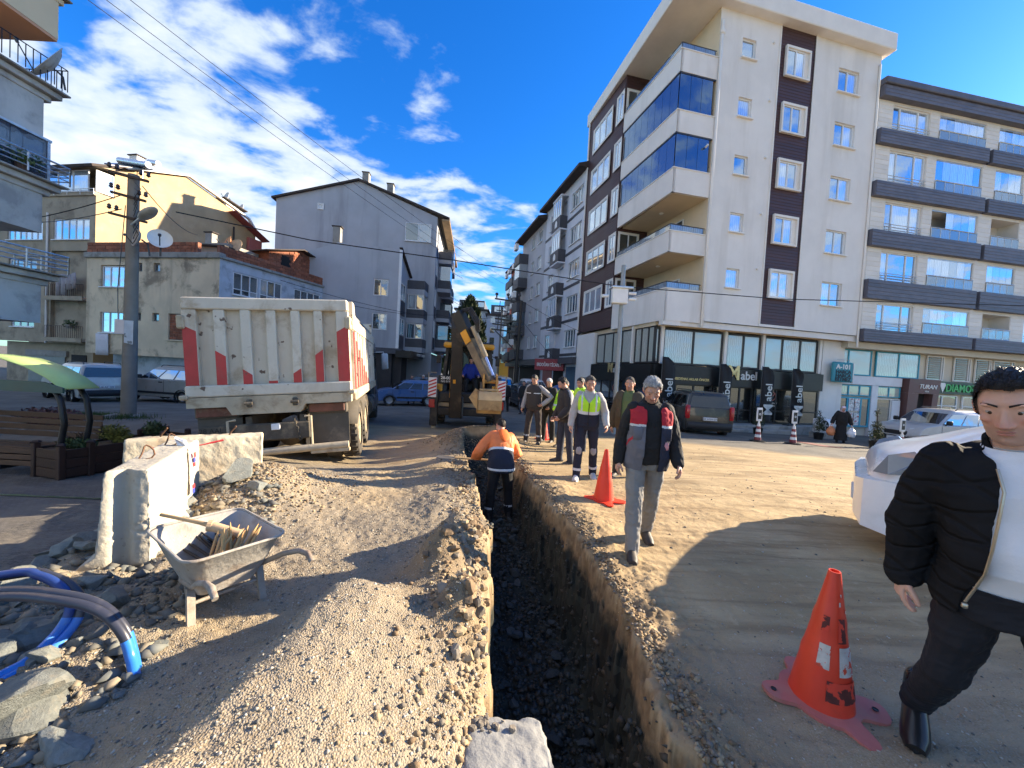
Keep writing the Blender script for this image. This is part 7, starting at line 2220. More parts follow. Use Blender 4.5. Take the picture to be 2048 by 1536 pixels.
def walker():
    p = Person('man', 'grey haired man in a red and grey work vest walking between the two cones', Vector((1.36, 3.78, gz(1.36, 3.78))), (-.10, -1), 1.74, 1.06, .03, lean=7, head=(24, -6, 2), legs=((15, 2, 6), (-13, 2, 14)),
               arms=((-4, 11, 16, 2), (6, 13, 22, 6)), voxel=.0066)
    p.hair(HAIRG, .014, .008, 1.645, .005, rough=.010, fringe=.008)
    p.moustache(HAIRM)
    p.garment('jeans', JEANS, [('torso', .84, .98), ('leg', 1.06)], .010, wr=.011, wsc=12)
    p.garment('hoodie', BLACKC, [('torso', .90, 1.50), ('arm', .97), ('hood',), ('collar',)], .016, wr=.010, wsc=10)
    RV, GV, NV = cloth('red_vest_cloth', (.40, .018, .03)), cloth('grey_vest_cloth', (.135, .135, .155)), cloth('navy_vest_cloth', (.025, .028, .048))

    def cut(c):
        return ((c[:, 1] > .02) & (np.abs(c[:, 0] + .01) < .078 - .02 * (c[:, 2] - .9))) | (c[:, 2] > 1.475) | ((np.abs(c[:, 0]) > .198) & (c[:, 2] > 1.22) & (c[:, 2] < 1.43)) | ((np.abs(c[:, 0]) < .085) & (c[:, 2] > 1.455))

    def mi(c):
        r_ = np.ones(len(c), int)
        r_[c[:, 2] > 1.315 - .10 * np.abs(c[:, 0])] = 0
        r_[(c[:, 0] < 0) & (c[:, 2] < 1.30) & (c[:, 1] > -.02)] = 2
        r_[(np.abs(c[:, 2] - 1.315 + .10 * np.abs(c[:, 0])) < .011)] = 3
        r_[(c[:, 0] > .15) & (np.abs(c[:, 2] - (1.02 + (c[:, 1]) * 1.2)) < .02)] = 0
        return r_
    p.garment('work_vest', [RV, GV, NV, REFL], [('torso', .84, 1.495, .012)], .036, wr=.009, cut=cut, midx=mi, solid=.008)
    pk = MB(); pk.bbox((.09, .155, 1.17), (.175, .172, 1.29), .006); p.shape('chest_pocket', pk, GV, False)
    pk = MB(); pk.bbox((-.175, .155, 1.17), (-.09, .172, 1.29), .006); p.shape('chest_pocket', pk, NV, False)
    em = MB(); em.bbox((-.155, .171, 1.08), (-.11, .176, 1.16), .003); p.shape('emblem', em, mat('vest_emblem', (.55, .25, .27), .6, .4, 20), False)
    for x in (-.022, .02):
        c_ = MB(); c_.tube([(x, .150, 1.40), (x * 1.3, .158, 1.33), (x * 1.25, .156, 1.29)], .0028, 5); p.shape('hood_cord', c_, BLACKC, False)
    p.shoes(BOOT)
    return p

def big_man():
    p = Person('man', 'dark haired man in a black quilted jacket over a white sweatshirt', Vector((1.97, 1.45, gz(1.9, 1.43))), (-.6, -.8), 1.84, 1.08, .05, lean=12, side=7, twist=4, head=(5, -27, 2), legs=((-17, 4, 24), (18, 4, 5)),
               arms=((-12, 13, 14, 8), (-6, 14, 18, 4)), voxel=.0056, skin=SKINP, shoulders=1.1)
    p.hair(HAIRD, .015, .014, 1.64, .0045, rough=.006, fringe=.006)
    p.garment('trousers', cloth('black_jeans', (.012, .013, .019)), [('torso', .84, .99), ('leg', 1.02, (.092, .080, .060, .056, .047))], .012, wr=.010, wsc=11)
    p.garment('sweatshirt', cloth('white_sweatshirt', (.70, .70, .73), var=.04), [('torso', .90, 1.496), ('collar',)], .001, wr=.004, wsc=6, cut=lambda c: (c[:, 2] > 1.505))
    QB = cloth('black_quilted_nylon', (.016, .016, .018), rough=.9, var=.2, spec=.06)
    w_ = N.__new__(N); w_.t = QB.node_tree
    q_ = w_.n('ShaderNodeSeparateXYZ'); w_.set(q_, 0, w_.n('ShaderNodeTexCoord').outputs['Object'])
    ax = w_.math('ABSOLUTE', q_.outputs[0]); hs = []
    for a_, b_, c_ in ((.50, .35, .115), (-.75, -.2, .16)):
        e_ = w_.math('ADD', q_.outputs[2], w_.math('ADD', w_.math('MULTIPLY', ax, a_), w_.math('MULTIPLY', q_.outputs[1], b_)))
        hs.append(w_.ramp(w_.math('ABSOLUTE', w_.math('SUBTRACT', w_.math('FRACT', w_.math('DIVIDE', e_, c_)), .5)), .0, .13))
    bp = w_.n('ShaderNodeBump'); w_.set(bp, 'Strength', .8); w_.set(bp, 'Distance', .012); w_.set(bp, 'Height', w_.math('MULTIPLY', hs[0], hs[1]))
    w_.set([k for k in QB.node_tree.nodes if k.type == 'BSDF_PRINCIPLED'][0], 'Normal', bp.outputs[0])
    ZIP = mat('zip_metal', (.45, .42, .34), .35, .1, 6, metal=.8)

    def cut(c):
        z = c[:, 2]
        open_ = .055 + .085 * np.clip((1.42 - z) / .5, 0, 1)
        return ((c[:, 1] > .01) & (c[:, 0] > -open_ - .015) & (c[:, 0] < open_ + .02) & (np.abs(c[:, 0]) < .24)) | ((np.abs(c[:, 0]) < .088) & (z > 1.485) & (c[:, 1] > .02)) | (z > 1.54)

    def quilt(v, n):
        x, y, z = v[:, 0], v[:, 1], v[:, 2]
        ax = np.abs(x)
        p1 = (z + .45 * np.abs(x) + .25 * y) / .085; p2 = (z - .75 * np.abs(x) - .3 * y) / .15
        puff = np.abs(np.sin(np.pi * p1)) ** .45 * (.35 + .65 * np.abs(np.sin(np.pi * p2)) ** .4)
        return v + n * (.0036 * (puff - .8))[:, None]
    p.garment('quilted_jacket', QB, [('torso', .84, 1.495, .012), ('arm', 1.0, (.062, .056, .052, .045)), ('collar',)], .025, vox=.006, wr=.007, cut=cut, fn=quilt, solid=.012)
    for sx in (1, -1):
        zp = MB()
        pts = [(sx * (.078 + .085 * max(0, 1.42 - z) / .5), .166 + .03 * math.sin((1.45 - z) * 5) - (.045 if z > 1.40 else 0) - .006, z) for z in (1.46, 1.40, 1.3, 1.2, 1.1, 1.0, .93)]
        zp.tube(pts, .0045, 6); zp.bbox((pts[-1][0] - .008, pts[-1][1] - .006, .905), (pts[-1][0] + .008, pts[-1][1] + .006, .925), .003)
        p.shape('zip', zp, ZIP, False)
    p.shoes(mat('black_leather', (.012, .012, .013), .3, .2, 5, coat=.3))
    return p

def crew():
    g = lambda x, y: Vector((x, y, gz(x, y)))
    GR = 'men watching the trench'

    p = Person('man', 'man in a yellow green safety vest with grey sleeves, leaning forward as he walks', g(1.30, 6.42), (-.16, -1), 1.74, .98, lean=13, head=(10, 8, 0), legs=((9, 4, 4), (-8, 4, 6)), arms=((4, 14, 14, 6), (2, 20, 34, 14)), voxel=.009, group=GR)
    p.hair(HAIRM, .010, .012, 1.65)
    p.garment('trousers', NAVYC, [('torso', .84, .98), ('leg', 1.06)], .008, wr=.009)
    p.garment('jumper', cloth('pale_grey_jumper', (.40, .39, .375)), [('torso', .9, 1.495), ('arm', .97), ('collar',)], .012, wr=.008)
    p.garment('safety_vest', [NAVYC, REFL, HIVIS], [('torso', .86, 1.495, .008)], .026, wr=.006, solid=.006, midx=lambda c: np.where((np.abs(c[:, 2] - 1.165) < .028) | (np.abs(np.abs(c[:, 0]) - .115) < .014) & (c[:, 2] > 1.19), 1, np.where(c[:, 2] > 1.165, 2, 0)),
              cut=lambda c: (np.abs(c[:, 0]) > .196) & (c[:, 2] > 1.24) | (c[:, 2] > 1.46) & (np.abs(c[:, 0]) < .08) | (c[:, 1] > 0) & (np.abs(c[:, 0]) < .10 * np.clip((c[:, 2] - 1.33) / .13, 0, 1)))
    z = MB(); z.tube([(0, .152, .92), (0, .165, 1.1), (0, .158, 1.25), (0, .150, 1.34)], .006, 5); p.shape('zip', z, BLACKC, False)
    for sd in (1, -1):
        hip, kn, an, _ = p.J['leg', sd]
        b = MB(); b.tube([kn.lerp(an, .74) , kn.lerp(an, .84)], [.073, .072], 14); p.shape('reflective_band', b, REFL, False)
        b = MB(); ell(b, kn + Vector((0, .05, -.01)), (.052, .032, .085), 10, 8); p.shape('knee_patch', b, GREYC, False)
    p.shoes(mat('white_trainer', (.55, .54, .52), .6, .2, 6))

    p = Person('man', 'man in an open brown jacket over a green jumper, behind the grey haired man', g(2.08, 6.75), (-.55, -.83), 1.75, 1.08, .04, lean=3, head=(6, 6, 0), legs=((3, 5, 2), (-2, 5, 2)), arms=((0, 12, 10, 4), (2, 12, 14, 4)), voxel=.009, group=GR)
    p.hair(HAIRM, .008, .016, 1.65, bald=False)
    p.moustache(HAIRM, .024, .004)
    p.garment('trousers', cloth('olive_trousers', (.06, .055, .042)), [('torso', .84, .98), ('leg', 1.06)], .010, wr=.009)
    p.garment('jumper', cloth('green_jumper', (.10, .135, .055)), [('torso', .9, 1.495), ('collar',)], .012, wr=.006)
    p.garment('jacket', cloth('brown_jacket', (.066, .052, .034)), [('torso', .84, 1.495, .012), ('arm', .97, (.07, .064, .058, .05)), ('collar',)], .034, wr=.009, solid=.008, cut=lambda c: (c[:, 1] > .0) & (np.abs(c[:, 0]) < .075 + .02 * (c[:, 2] - 1)) | (c[:, 2] > 1.53))
    p.shoes(BOOT)

    p = Person('man', 'man in a dark vest with grey sleeves standing with a hand on his hip', g(.60, 9.85), (-.42, -.9), 1.76, 1.04, .02, lean=4, head=(22, 4, 0), legs=((2, 6, 0), (-2, 6, 2)), arms=((0, 14, 20, 4), ((-.44, -.06, 1.20), (-.24, .06, 1.02), (.4, .8, -.5), .8)), voxel=.011, group=GR)
    p.hair(HAIRD, .013, .004)
    p.garment('trousers', cloth('charcoal_trousers', (.045, .035, .032)), [('torso', .84, .98), ('leg', 1.06)], .012, wr=.009)
    p.garment('jumper', GREYC, [('torso', .9, 1.495), ('arm', .97)], .012, wr=.007)
    p.garment('vest', [cloth('charcoal_vest', (.040, .034, .033)), REFL], [('torso', .86, 1.495, .008), ('collar',)], .03, wr=.006, solid=.006, cut=lambda c: (np.abs(c[:, 0]) > .2) & (c[:, 2] > 1.24) | (c[:, 2] > 1.53), midx=lambda c: (np.abs(c[:, 2] - 1.30) < .012) & (c[:, 1] > 0) & (np.abs(c[:, 0]) > .04))
    for sd in (1, -1):
        hip, kn, an, _ = p.J['leg', sd]
        b = MB(); b.tube([kn.lerp(an, .66), kn.lerp(an, .76)], [.076, .075], 12); p.shape('reflective_band', b, REFL, False)
    p.shoes(BOOT)

    p = Person('man', 'white haired man in a black coat, hands folded low', g(1.06, 10.6), (-.55, -.83), 1.74, 1.04, .03, lean=5, head=(16, 10, 0), legs=((2, 4, 0), (0, 4, 0)), arms=((12, 9, 36, 26), (12, 9, 36, 26)), voxel=.012, group=GR)
    p.hair(HAIRG, .015, .0); p.moustache(HAIRG, .03, .012)
    p.garment('trousers', BLACKC, [('torso', .84, .98), ('leg', 1.06)], .010, wr=.008)
    p.garment('coat', BLACKC, [('torso', .84, 1.495, .02), ('arm', .95, (.07, .064, .058, .05)), ('collar',)], .03, wr=.007)
    p.shoes(BOOT)

    p = Person('man', 'man in a yellow green safety jacket standing beside the white haired man', g(1.40, 9.75), (-.6, -.8), 1.70, 1.04, .03, lean=6, head=(12, 6, 0), legs=((2, 4, 0), (0, 4, 0)), arms=((14, 10, 34, 22), (14, 10, 34, 22)), voxel=.012, group=GR)
    p.hair(HAIRM, .006, .02); p.moustache(HAIRM, .025, .005)
    p.garment('trousers', cloth('charcoal_trousers', (.045, .035, .032)), [('torso', .84, .98), ('leg', 1.06)], .010, wr=.008)
    p.garment('safety_jacket', [HIVIS, REFL], [('torso', .84, 1.495, .016), ('arm', .96, (.07, .064, .058, .05)), ('collar',)], .026, wr=.008, midx=lambda c: (np.abs(c[:, 2] - 1.12) < .022))
    p.shoes(BOOT)

    p = Person('man', 'man in a dark panelled jacket seen side on among the men by the trench', g(1.13, 7.72), (-.93, -.30), 1.73, 1.0, .02, lean=8, head=(20, 0, 0), legs=((4, 4, 2), (-4, 4, 2)), arms=((6, 10, 26, 8), (12, 8, 34, 14)), voxel=.010, group=GR)
    p.hair(HAIRD, .012, .004); 
    b = MB(); ell(b, (0, .060, 1.560), (.05, .034, .03), 12, 8); p.shape('beard', b, HAIRD)
    p.garment('jeans', DENIM, [('torso', .84, .98), ('leg', 1.06)], .008, wr=.009)
    p.garment('jacket', [cloth('charcoal_jacket', (.032, .028, .028)), GREYC], [('torso', .84, 1.495, .008), ('arm', .97, (.068, .060, .055, .048)), ('collar',)], .024, wr=.008, midx=lambda c: (c[:, 2] > 1.22) & (np.abs(c[:, 0]) > .16) & (c[:, 1] < .02))
    p.shoes(BOOT)

    p = Person('man', 'dark haired man in a yellow jacket hidden behind the side on man', g(1.72, 9.3), (-.85, -.5), 1.76, 1.0, lean=5, head=(12, 0, 0), arms=((8, 9, 26, 10), (8, 9, 26, 10)), voxel=.013, group=GR)
    p.hair(HAIRD, .013, .0)
    p.garment('trousers', NAVYC, [('torso', .84, .98), ('leg', 1.06)], .010, wr=.008)
    p.garment('safety_jacket', [NAVYC, REFL, HIVIS], [('torso', .84, 1.495, .012), ('arm', .96, (.07, .064, .058, .05)), ('collar',)], .026, wr=.008, midx=zone((1.06, 1), (1.10, 2)))
    p.shoes(BOOT)

    D = bpy.data.objects['backhoe_loader']
    sp = Vector(D.location) + Matrix.Rotation(D.rotation_euler.z, 3, 'Z') @ Vector((.10, 1.30, 1.02))
    p = Person('man', 'man in a blue sweatshirt sitting in the digger cab', sp, (.12, -.99), 1.74, 1.05, .03, lean=6, head=(16, 0, 0), legs=((84, 8, 84), (84, 8, 84)), arms=((26, 14, 50, 8), (26, 14, 50, 8)), voxel=.013)
    p.hair(HAIRD, .012, .0)
    p.garment('trousers', BLACKC, [('torso', .84, .98), ('leg', 1.06)], .010, wr=.006)
    p.garment('sweatshirt', cloth('blue_sweatshirt', (.015, .035, .24)), [('torso', .88, 1.495), ('arm', .9), ('collar',)], .02, wr=.008)
    p.shoes(BOOT)

    def far(lab, x, y, h, top, leg_, hair_, walk, grp):
        q = Person('man', lab, g(x, y), h, 1.74, 1.02, .02, head=(6, 0, 0), legs=((12 * walk, 3, 4), (-12 * walk, 3, 8)), arms=((-8 * walk, 9, 14, 4), (8 * walk, 9, 14, 4)), voxel=.02, group=grp)
        q.hair(hair_, .012, .0, brows=False, vox=.012)
        q.garment('trousers', leg_, [('torso', .84, .98), ('leg', 1.06)], .010, wr=.006)
        q.garment('jacket', top, [('torso', .84, 1.495, .012), ('arm', .95, (.068, .062, .056, .05)), ('collar',)], .024, wr=.006)
        q.shoes(BOOT)
    far('man in a navy jacket walking past the blue hatchback', -6.15, 23.6, (.1, -1), NAVYC, BLACKC, HAIRD, 1, 'men walking in the street')
    far('man in a black jacket and grey trousers behind the navy jacket', -5.68, 24.6, (.0, -1), BLACKC, GREYC, HAIRG, -1, 'men walking in the street')
    far('man in dark clothes walking away past the digger', -.32, 21.5, (.1, 1), BLACKC, BLACKC, HAIRD, 1, 'men walking in the street')
    far('man in a dark jacket standing between the parked cars', .65, 20.5, (-.3, -1), BLACKC, DENIM, HAIRD, 0, 'men walking in the street')

def worker():
    y = 6.35
    x = float(np.interp(y, LY, LX) + np.interp(y, RY, RX)) / 2 + .02
    z = gz(x, y)
    p = Person('man', 'worker in an orange and navy jacket digging in the trench', Vector((x, y, z)), (-.12, .99), 1.74, 1.08, .02, lean=30, twist=14, head=(10, 10, 0), legs=((12, 7, 18), (-2, 7, 6)),
               arms=(((.36, .16, 1.22), (.14, .38, 1.10), None, .8), ((-.36, .10, 1.18), (-.38, .34, 1.02), None, .8)), voxel=.009)
    p.hair(HAIRD, .013, .0)
    p.garment('trousers', BLACKC, [('torso', .84, .98), ('leg', 1.06)], .012, wr=.009)
    p.garment('work_jacket', [NAVYC, REFL, ORANGE], [('torso', .84, 1.495, .020), ('arm', .97, (.072, .066, .060, .052)), ('collar',)], .036, wr=.010,
              midx=lambda c: np.where((np.abs(c[:, 2] - .895) < .018) & (np.abs(c[:, 0]) < .23) | (np.abs(c[:, 2] - 1.185) < .02) & (np.abs(c[:, 0]) < .23), 1, np.where((c[:, 2] > 1.185) | (np.abs(c[:, 0]) > .25), 2, 0)))
    hd = MB(); stack(hd, [(1.30, .03, .02, -.175), (1.34, .075, .03, -.165), (1.42, .10, .045, -.135), (1.48, .085, .05, -.11), (1.52, .06, .03, -.095)], 16); p.shape('hood', hd, cloth('bright_orange_hood', (.85, .16, .03)), False)
    for sd in (1, -1):
        hip, kn, an, _ = p.J['leg', sd]
        b = MB(); b.tube([kn.lerp(an, .62), kn.lerp(an, .70)], [.076, .075], 14); p.shape('reflective_band', b, REFL, False)
    for sd in (1, -1):
        gl = MB(); sh, el, wr, hdv, cu = p.J['arm', sd]; ell(gl, wr + hdv * .05, (.045, .06, .045), 10, 8); p.shape('glove', gl, BLACKC, False)
    p.shoes(BOOT)

    a = p.deform(np.array([[.14, .38, 1.06], [-.38, .36, .98]]))
    M = p.o.matrix_basis
    Rz = Matrix.Rotation(heading(p.h), 3, 'Z')
    w0, w1 = [p.root_loc + Rz @ Vector(q) for q in a]
    d = (w1 - w0).normalized()
    s = thing('shovel', w0, 'long handled shovel held across the trench by the orange worker', 'shovel')
    e = (w1 - w0) + d * .38
    MB().cyl(-d * .25, e, .018, n=8).build('handle', mat('wood_handle', (.42, .28, .14), .6, .15, 4), s)
    bl = MB(); sd = d.cross(Vector((0, 0, 1))).normalized()
    bl.loft([[e + sd * -.03, e + sd * .03], [e + d * .08 + sd * -.11, e + d * .08 + sd * .11], [e + d * .26 + sd * -.11, e + d * .26 + sd * .11], [e + d * .33 + sd * -.02, e + d * .33 + sd * .02]], False, False, closed=False)
    o = bl.build('blade', mat('shovel_steel', (.12, .11, .10), .5, .3, 4, metal=.5), s); sm = o.modifiers.new('s', 'SOLIDIFY'); sm.thickness = .008

def bag_woman():
    q = P(1697, 880, 16.0)
    x, y = q.x, 16.4
    p = Person('woman', 'woman in black with a pink patterned headscarf carrying shopping bags', Vector((x, y, gz(x, y))), (-.5, -.85), 1.58, 1.08, .04, lean=10, head=(14, 4, 0), arms=((6, 22, 8, 2), (2, 20, 8, 2)), voxel=.013)
    p.garment('dress', BLACKC, [('torso', .84, 1.495, .02), ('arm', .95, (.075, .07, .065, .06)), ('skirt',)], .03, wr=.008)
    mb = MB(); ell(mb, (0, -.012, 1.672), (.092, .112, .108), 18, 12); stack(mb, [(1.30, .13, .05, .085), (1.42, .16, .11, .015), (1.50, .10, .10, .0), (1.58, .085, .10, -.005)], 18)
    v, n, f = remesh(mb, .01, 2)
    c = v[f].mean(1)
    keep = ~((c[:, 1] > .04) & (c[:, 2] > 1.55) & (c[:, 2] < 1.72) & (np.abs(c[:, 0]) < .055))
    p.put('headscarf', v, f[keep], mat('pink_scarf', (.72, .58, .62), .85, .3, 12, spots=((.45, .03, .06), .9, 16, .55)), headpart=True)
    p.shoes(BLACKC)
    Rz = Matrix.Rotation(heading(p.h), 3, 'Z')
    for sd, m, lab, n, dx in ((1, mat('orange_bag', (.62, .22, .09), .5, .15, 5), 'orange shopping bag in the hand of the woman in black', 'bag', .02), (-1, mat('white_bag', (.66, .67, .70), .4, .12, 6), 'bulging white plastic bag carried by the woman in black', 'bag', .03)):
        w = p.J['arm', sd][2] + p.J['arm', sd][3] * .08
        q = p.root_loc + Rz @ Vector(p.deform(np.array([tuple(w)]))[0])
        b = thing('shopping_bag', q, lab, 'bag')
        mb = MB(); stack(mb, [(-.50, .06, .05, 0), (-.47, .13, .10, 0), (-.34, .17, .13, .01), (-.2, .13, .09, 0), (-.10, .06, .04, 0)], 14, 2.2)
        v, n_, f = remesh(mb, .018, 1)
        v = v + n_ * (.02 * fbm(v[:, 0] + v[:, 1], v[:, 2], 12, 3))[:, None]
        link('bag_body', np_mesh('bag_body', v, f, m, True), b)
        hd = MB(); hd.tube([(-.05, 0, -.12), (-.02, 0, -.01), (0, 0, .01), (.02, 0, -.01), (.05, 0, -.12)], .008, 6); hd.build('bag_handle', m, b)

walker(); big_man(); crew(); worker(); bag_woman()
# ================================================================== site things and street furniture
WHTC = mat('white_concrete', (.44, .40, .32), .92, .10, 1.6, .5, 22, dirt=((.36, .32, .26), .5, 2.2), spots=((.30, .27, .22), .7, 14, .66))
YELC = mat('yellowed_concrete', (.50, .44, .32), .92, .12, 1.6, .5, 22, dirt=((.30, .20, .11), .55, 1.6), streak=((.32, .19, .09), .5, 3))
REBAR = mat('rusty_rebar', (.13, .065, .035), .8, .3, 9)
REDP = mat('cone_plastic', (.66, .045, .018), .42, .08, 3, spec=.5, dirt=((.30, .045, .03), .35, 2.5))
REDPD = mat('faded_cone_foot', (.44, .13, .11), .7, .15, 3, dirt=((.34, .20, .15), .5, 3))

def rough_block(profile, length, vox, seed, amp=.006, chips=()):
    """extruded profile (x, z) along y, remeshed and weathered"""
    mb = MB(); mb.prism([(x, 0, z) for x, z in profile], (0, length, 0))
    v, n, f = remesh(mb, vox, 1, .4)
    nz = fbm(v[:, 0] * 1.3 + v[:, 1] + seed, v[:, 2] + v[:, 1] * .7, 9, 4)
    v = v + n * (amp * nz)[:, None]
    for (cx, cy, cz, r_, d) in chips:
        q = np.sqrt(((v - np.array([cx, cy, cz])) ** 2).sum(1))
        w = sstep(r_, r_ * .2, q)
        v = v - n * (d * w * (.6 + .8 * np.abs(nz)))[:, None]
    return v, n, f

def barriers():
    u = Vector((-.44, .90, 0)).normalized()
    p = Vector((-2.98, 2.98, -.10))
    t = thing('concrete_barrier', p, 'sunlit white concrete barrier with a broken end and rusty lifting loops', 'barrier', None, heading(u))
    prof = [(-.40, -.12), (-.40, .02), (-.17, .20), (-.13, .84), (-.11, .86), (.12, .86), (.14, .84), (.16, .30), (.16, -.12)]
    mb = MB(); mb.prism([(x, 0, z) for x, z in prof], (0, 1.35, 0))
    mb.prism([(.15, .75, -.12), (.36, .75, -.12), (.36, .75, .07), (.15, .75, .26)], (0, .62, 0))
    v, n, f = remesh(mb, .011, 1, .4)

    g = np.exp(-((v[:, 0] + .02) / .055) ** 2) * (v[:, 1] < .13) * (v[:, 2] > .02)
    v[:, 1] += g * .075 * (v[:, 1] < .10)
    nz = fbm(v[:, 0] * 1.7 + v[:, 1] * 1.3, v[:, 2] + v[:, 1] * .7, 7, 4); nf = fbm(v[:, 0] + v[:, 1], v[:, 2] - v[:, 1], 28, 3)
    edge = sstep(.14, .0, v[:, 1]) * sstep(-.12, .05, v[:, 0])
    v = v + n * (.006 * nz + .004 * nf)[:, None] - n * (edge * .022 * np.clip(nf + nz, 0, 1))[:, None] - n * (.05 * sstep(.16, .0, v[:, 2]) * np.clip(nz + .25, 0, 1) * sstep(.5, .0, v[:, 1]))[:, None]
    link('barrier_body', np_mesh('barrier_body', v, f, WHTC, True), t)
    for y in (.42, 1.02):
        lp = MB(); lp.tube([(-.02 + .045 * math.sin(q * .55) + .02 * math.sin(q), y + .03 * math.sin(q * .4), .85 + .062 * (1 - math.cos(q * .62))) for q in range(10)], .0075, 6); lp.build('lifting_loop', REBAR, t)
    tp = MB()
    z = .80
    tp.loft([[(.16, .93, .80), (.16, .99, .80)], [(.19, .94, .66), (.195, 1.0, .66)], [(.185, .92, .5), (.185, .99, .5)], [(.19, .92, .36), (.19, .99, .36)]], False, False, closed=False)
    tape = thing('warning_tape', p, 'strip of red white and blue warning tape tied to the barrier loop', 'tape', None, heading(u))
    REDT, BLUT, WHT_ = mat('tape_red', (.60, .05, .05), .4), mat('tape_blue', (.06, .08, .45), .4), mat('tape_white', (.72, .70, .68), .4)
    o = tp.build('tape_strip', WHT_, tape); sm = o.modifiers.new('s', 'SOLIDIFY'); sm.thickness = .003
    kn = MB(); kn.tube([(.16, .96, .81), (.10, .99, .90), (.03, 1.02, .93), (.06, 1.0, .87), (.14, .97, .83)], [.012, .02, .024, .02, .012], 6); kn.build('tape_knot', WHT_, tape)
    for za, zb, m in ((.74, .79, REDT), (.69, .735, BLUT), (.645, .685, REDT), (.42, .46, REDT), (.37, .415, BLUT)):
        xa = .195
        MB().prism([(xa + .004, .935, za), (xa + .004, .995, za), (xa - .004 + .004, .995, zb), (xa, .935, zb)], (.003, 0, 0)).build('tape_mark', m, tape)

    a, b = Vector((-4.62, 4.62, -.19)), Vector((-3.46, 5.38, -.19))
    u = (b - a).normalized()
    t = thing('concrete_barrier', a, 'yellowed concrete barrier in front of the dump truck wheels', 'barrier', None, heading(u))
    v, n, f = rough_block([(-.40, -.25), (-.36, .05), (-.17, .24), (-.12, .80), (-.10, .83), (.10, .83), (.12, .80), (.17, .24), (.36, .05), (.40, -.25)], (b - a).length, .013, 4, .010, ((.1, 1.3, .8, .2, .03), (-.1, 0, .8, .15, .03)))
    link('barrier_body', np_mesh('barrier_body', v, f, YELC, True), t)
    for y in (.3, 1.0):
        lp = MB(); lp.tube([(0, y, .82), (.02, y + .03, .88), (.06, y + .08, .95)], .009, 6); lp.build('lifting_loop', REBAR, t)
    sp = MB(); sp.tube([(.116, .25, .72), (.118, .6, .70), (.117, .95, .78)], .014, 6); sp.build('red_paint_line', mat('tape_red', (.60, .05, .05)), t)

    t = thing('concrete_block', (.06, 1.60, .02), 'broken white concrete block lying over the near end of the trench', 'block', None, R(6))
    t.rotation_euler = Euler((R(-5), R(4), R(7)))
    mb = MB(); mb.bbox((-.20, -.35, -.28), (.20, .19, .06), .03)
    v, n, f = remesh(mb, .0095, 1, .4)
    nz = fbm(v[:, 0] * 1.2 + v[:, 1], v[:, 1] * .9 + v[:, 2], 9, 4); nf = fbm(v[:, 0], v[:, 1] + v[:, 2], 34, 2)
    edge = sstep(.12, .19, np.abs(v[:, 0])) + sstep(.10, .18, v[:, 1])
    v = v + n * (.008 * nz + .0035 * nf)[:, None] - n * (.03 * np.clip(edge, 0, 1) * np.clip(nz + .1, 0, 1))[:, None]
    link('block_body', np_mesh('block_body', v, f, mat('pale_grey_concrete', (.25, .25, .24), .92, .10, 2, .5, 24, dirt=((.3, .28, .25), .5, 3)), True), t)
    cl = MB(); rs = random.Random(8)
    for k in range(26): rock_shape(cl, (-.09 + rs.gauss(0, .04), .12 + rs.gauss(0, .022), .065), rs.uniform(.008, .022), rs)
    cl.build('stuck_dirt', mat('dry_clod', (.20, .17, .13), .95, .3, 8, .4, 40), t)['kind'] = 'stuff'

def rock_shape(mb, c, r, rs, sub=1, flat=.7, M=None):
    """broken stone: a sphere cut by random planes"""
    n, m = (8, 5) if sub == 1 else (22, 13)
    dirs = [Vector((rs.gauss(0, 1), rs.gauss(0, 1), rs.gauss(0, 1))).normalized() for _ in range(8 if sub == 1 else 14)]
    cuts = [rs.uniform(.38, .74) for _ in dirs]
    sx, sy, sz = rs.uniform(.8, 1.35), rs.uniform(.7, 1.1), flat * rs.uniform(.7, 1.1)
    rz = rs.uniform(0, 6.28)
    rings = []
    for i in range(1, m):
        a = math.pi * i / m
        ring = []
        for k in range(n):
            t = 2 * math.pi * k / n
            p = Vector((math.sin(a) * math.cos(t), math.sin(a) * math.sin(t), -math.cos(a)))
            for d, q in zip(dirs, cuts):
                e = p.dot(d)
                if e > q: p = p - d * (e - q)
            x, y = p.x * sx, p.y * sy
            ring.append((c[0] + r * (x * math.cos(rz) - y * math.sin(rz)), c[1] + r * (x * math.sin(rz) + y * math.cos(rz)), c[2] + r * p.z * sz))
        rings.append(ring)
    mb.loft(rings)

def cone_mesh(h, r0, r1, th=.004, wob=0.0, n=36):
    mb = MB()
    rows = []
    for k in range(15):
        q = k / 14
        rows.append((r0 + (r1 - r0) * q + (.004 if k in (5, 9) else 0), .02 + (h - .02) * q))
    return mb.lathe(rows + [(r1 - .006, h), (r1 - .008, h - .05)], n=n)

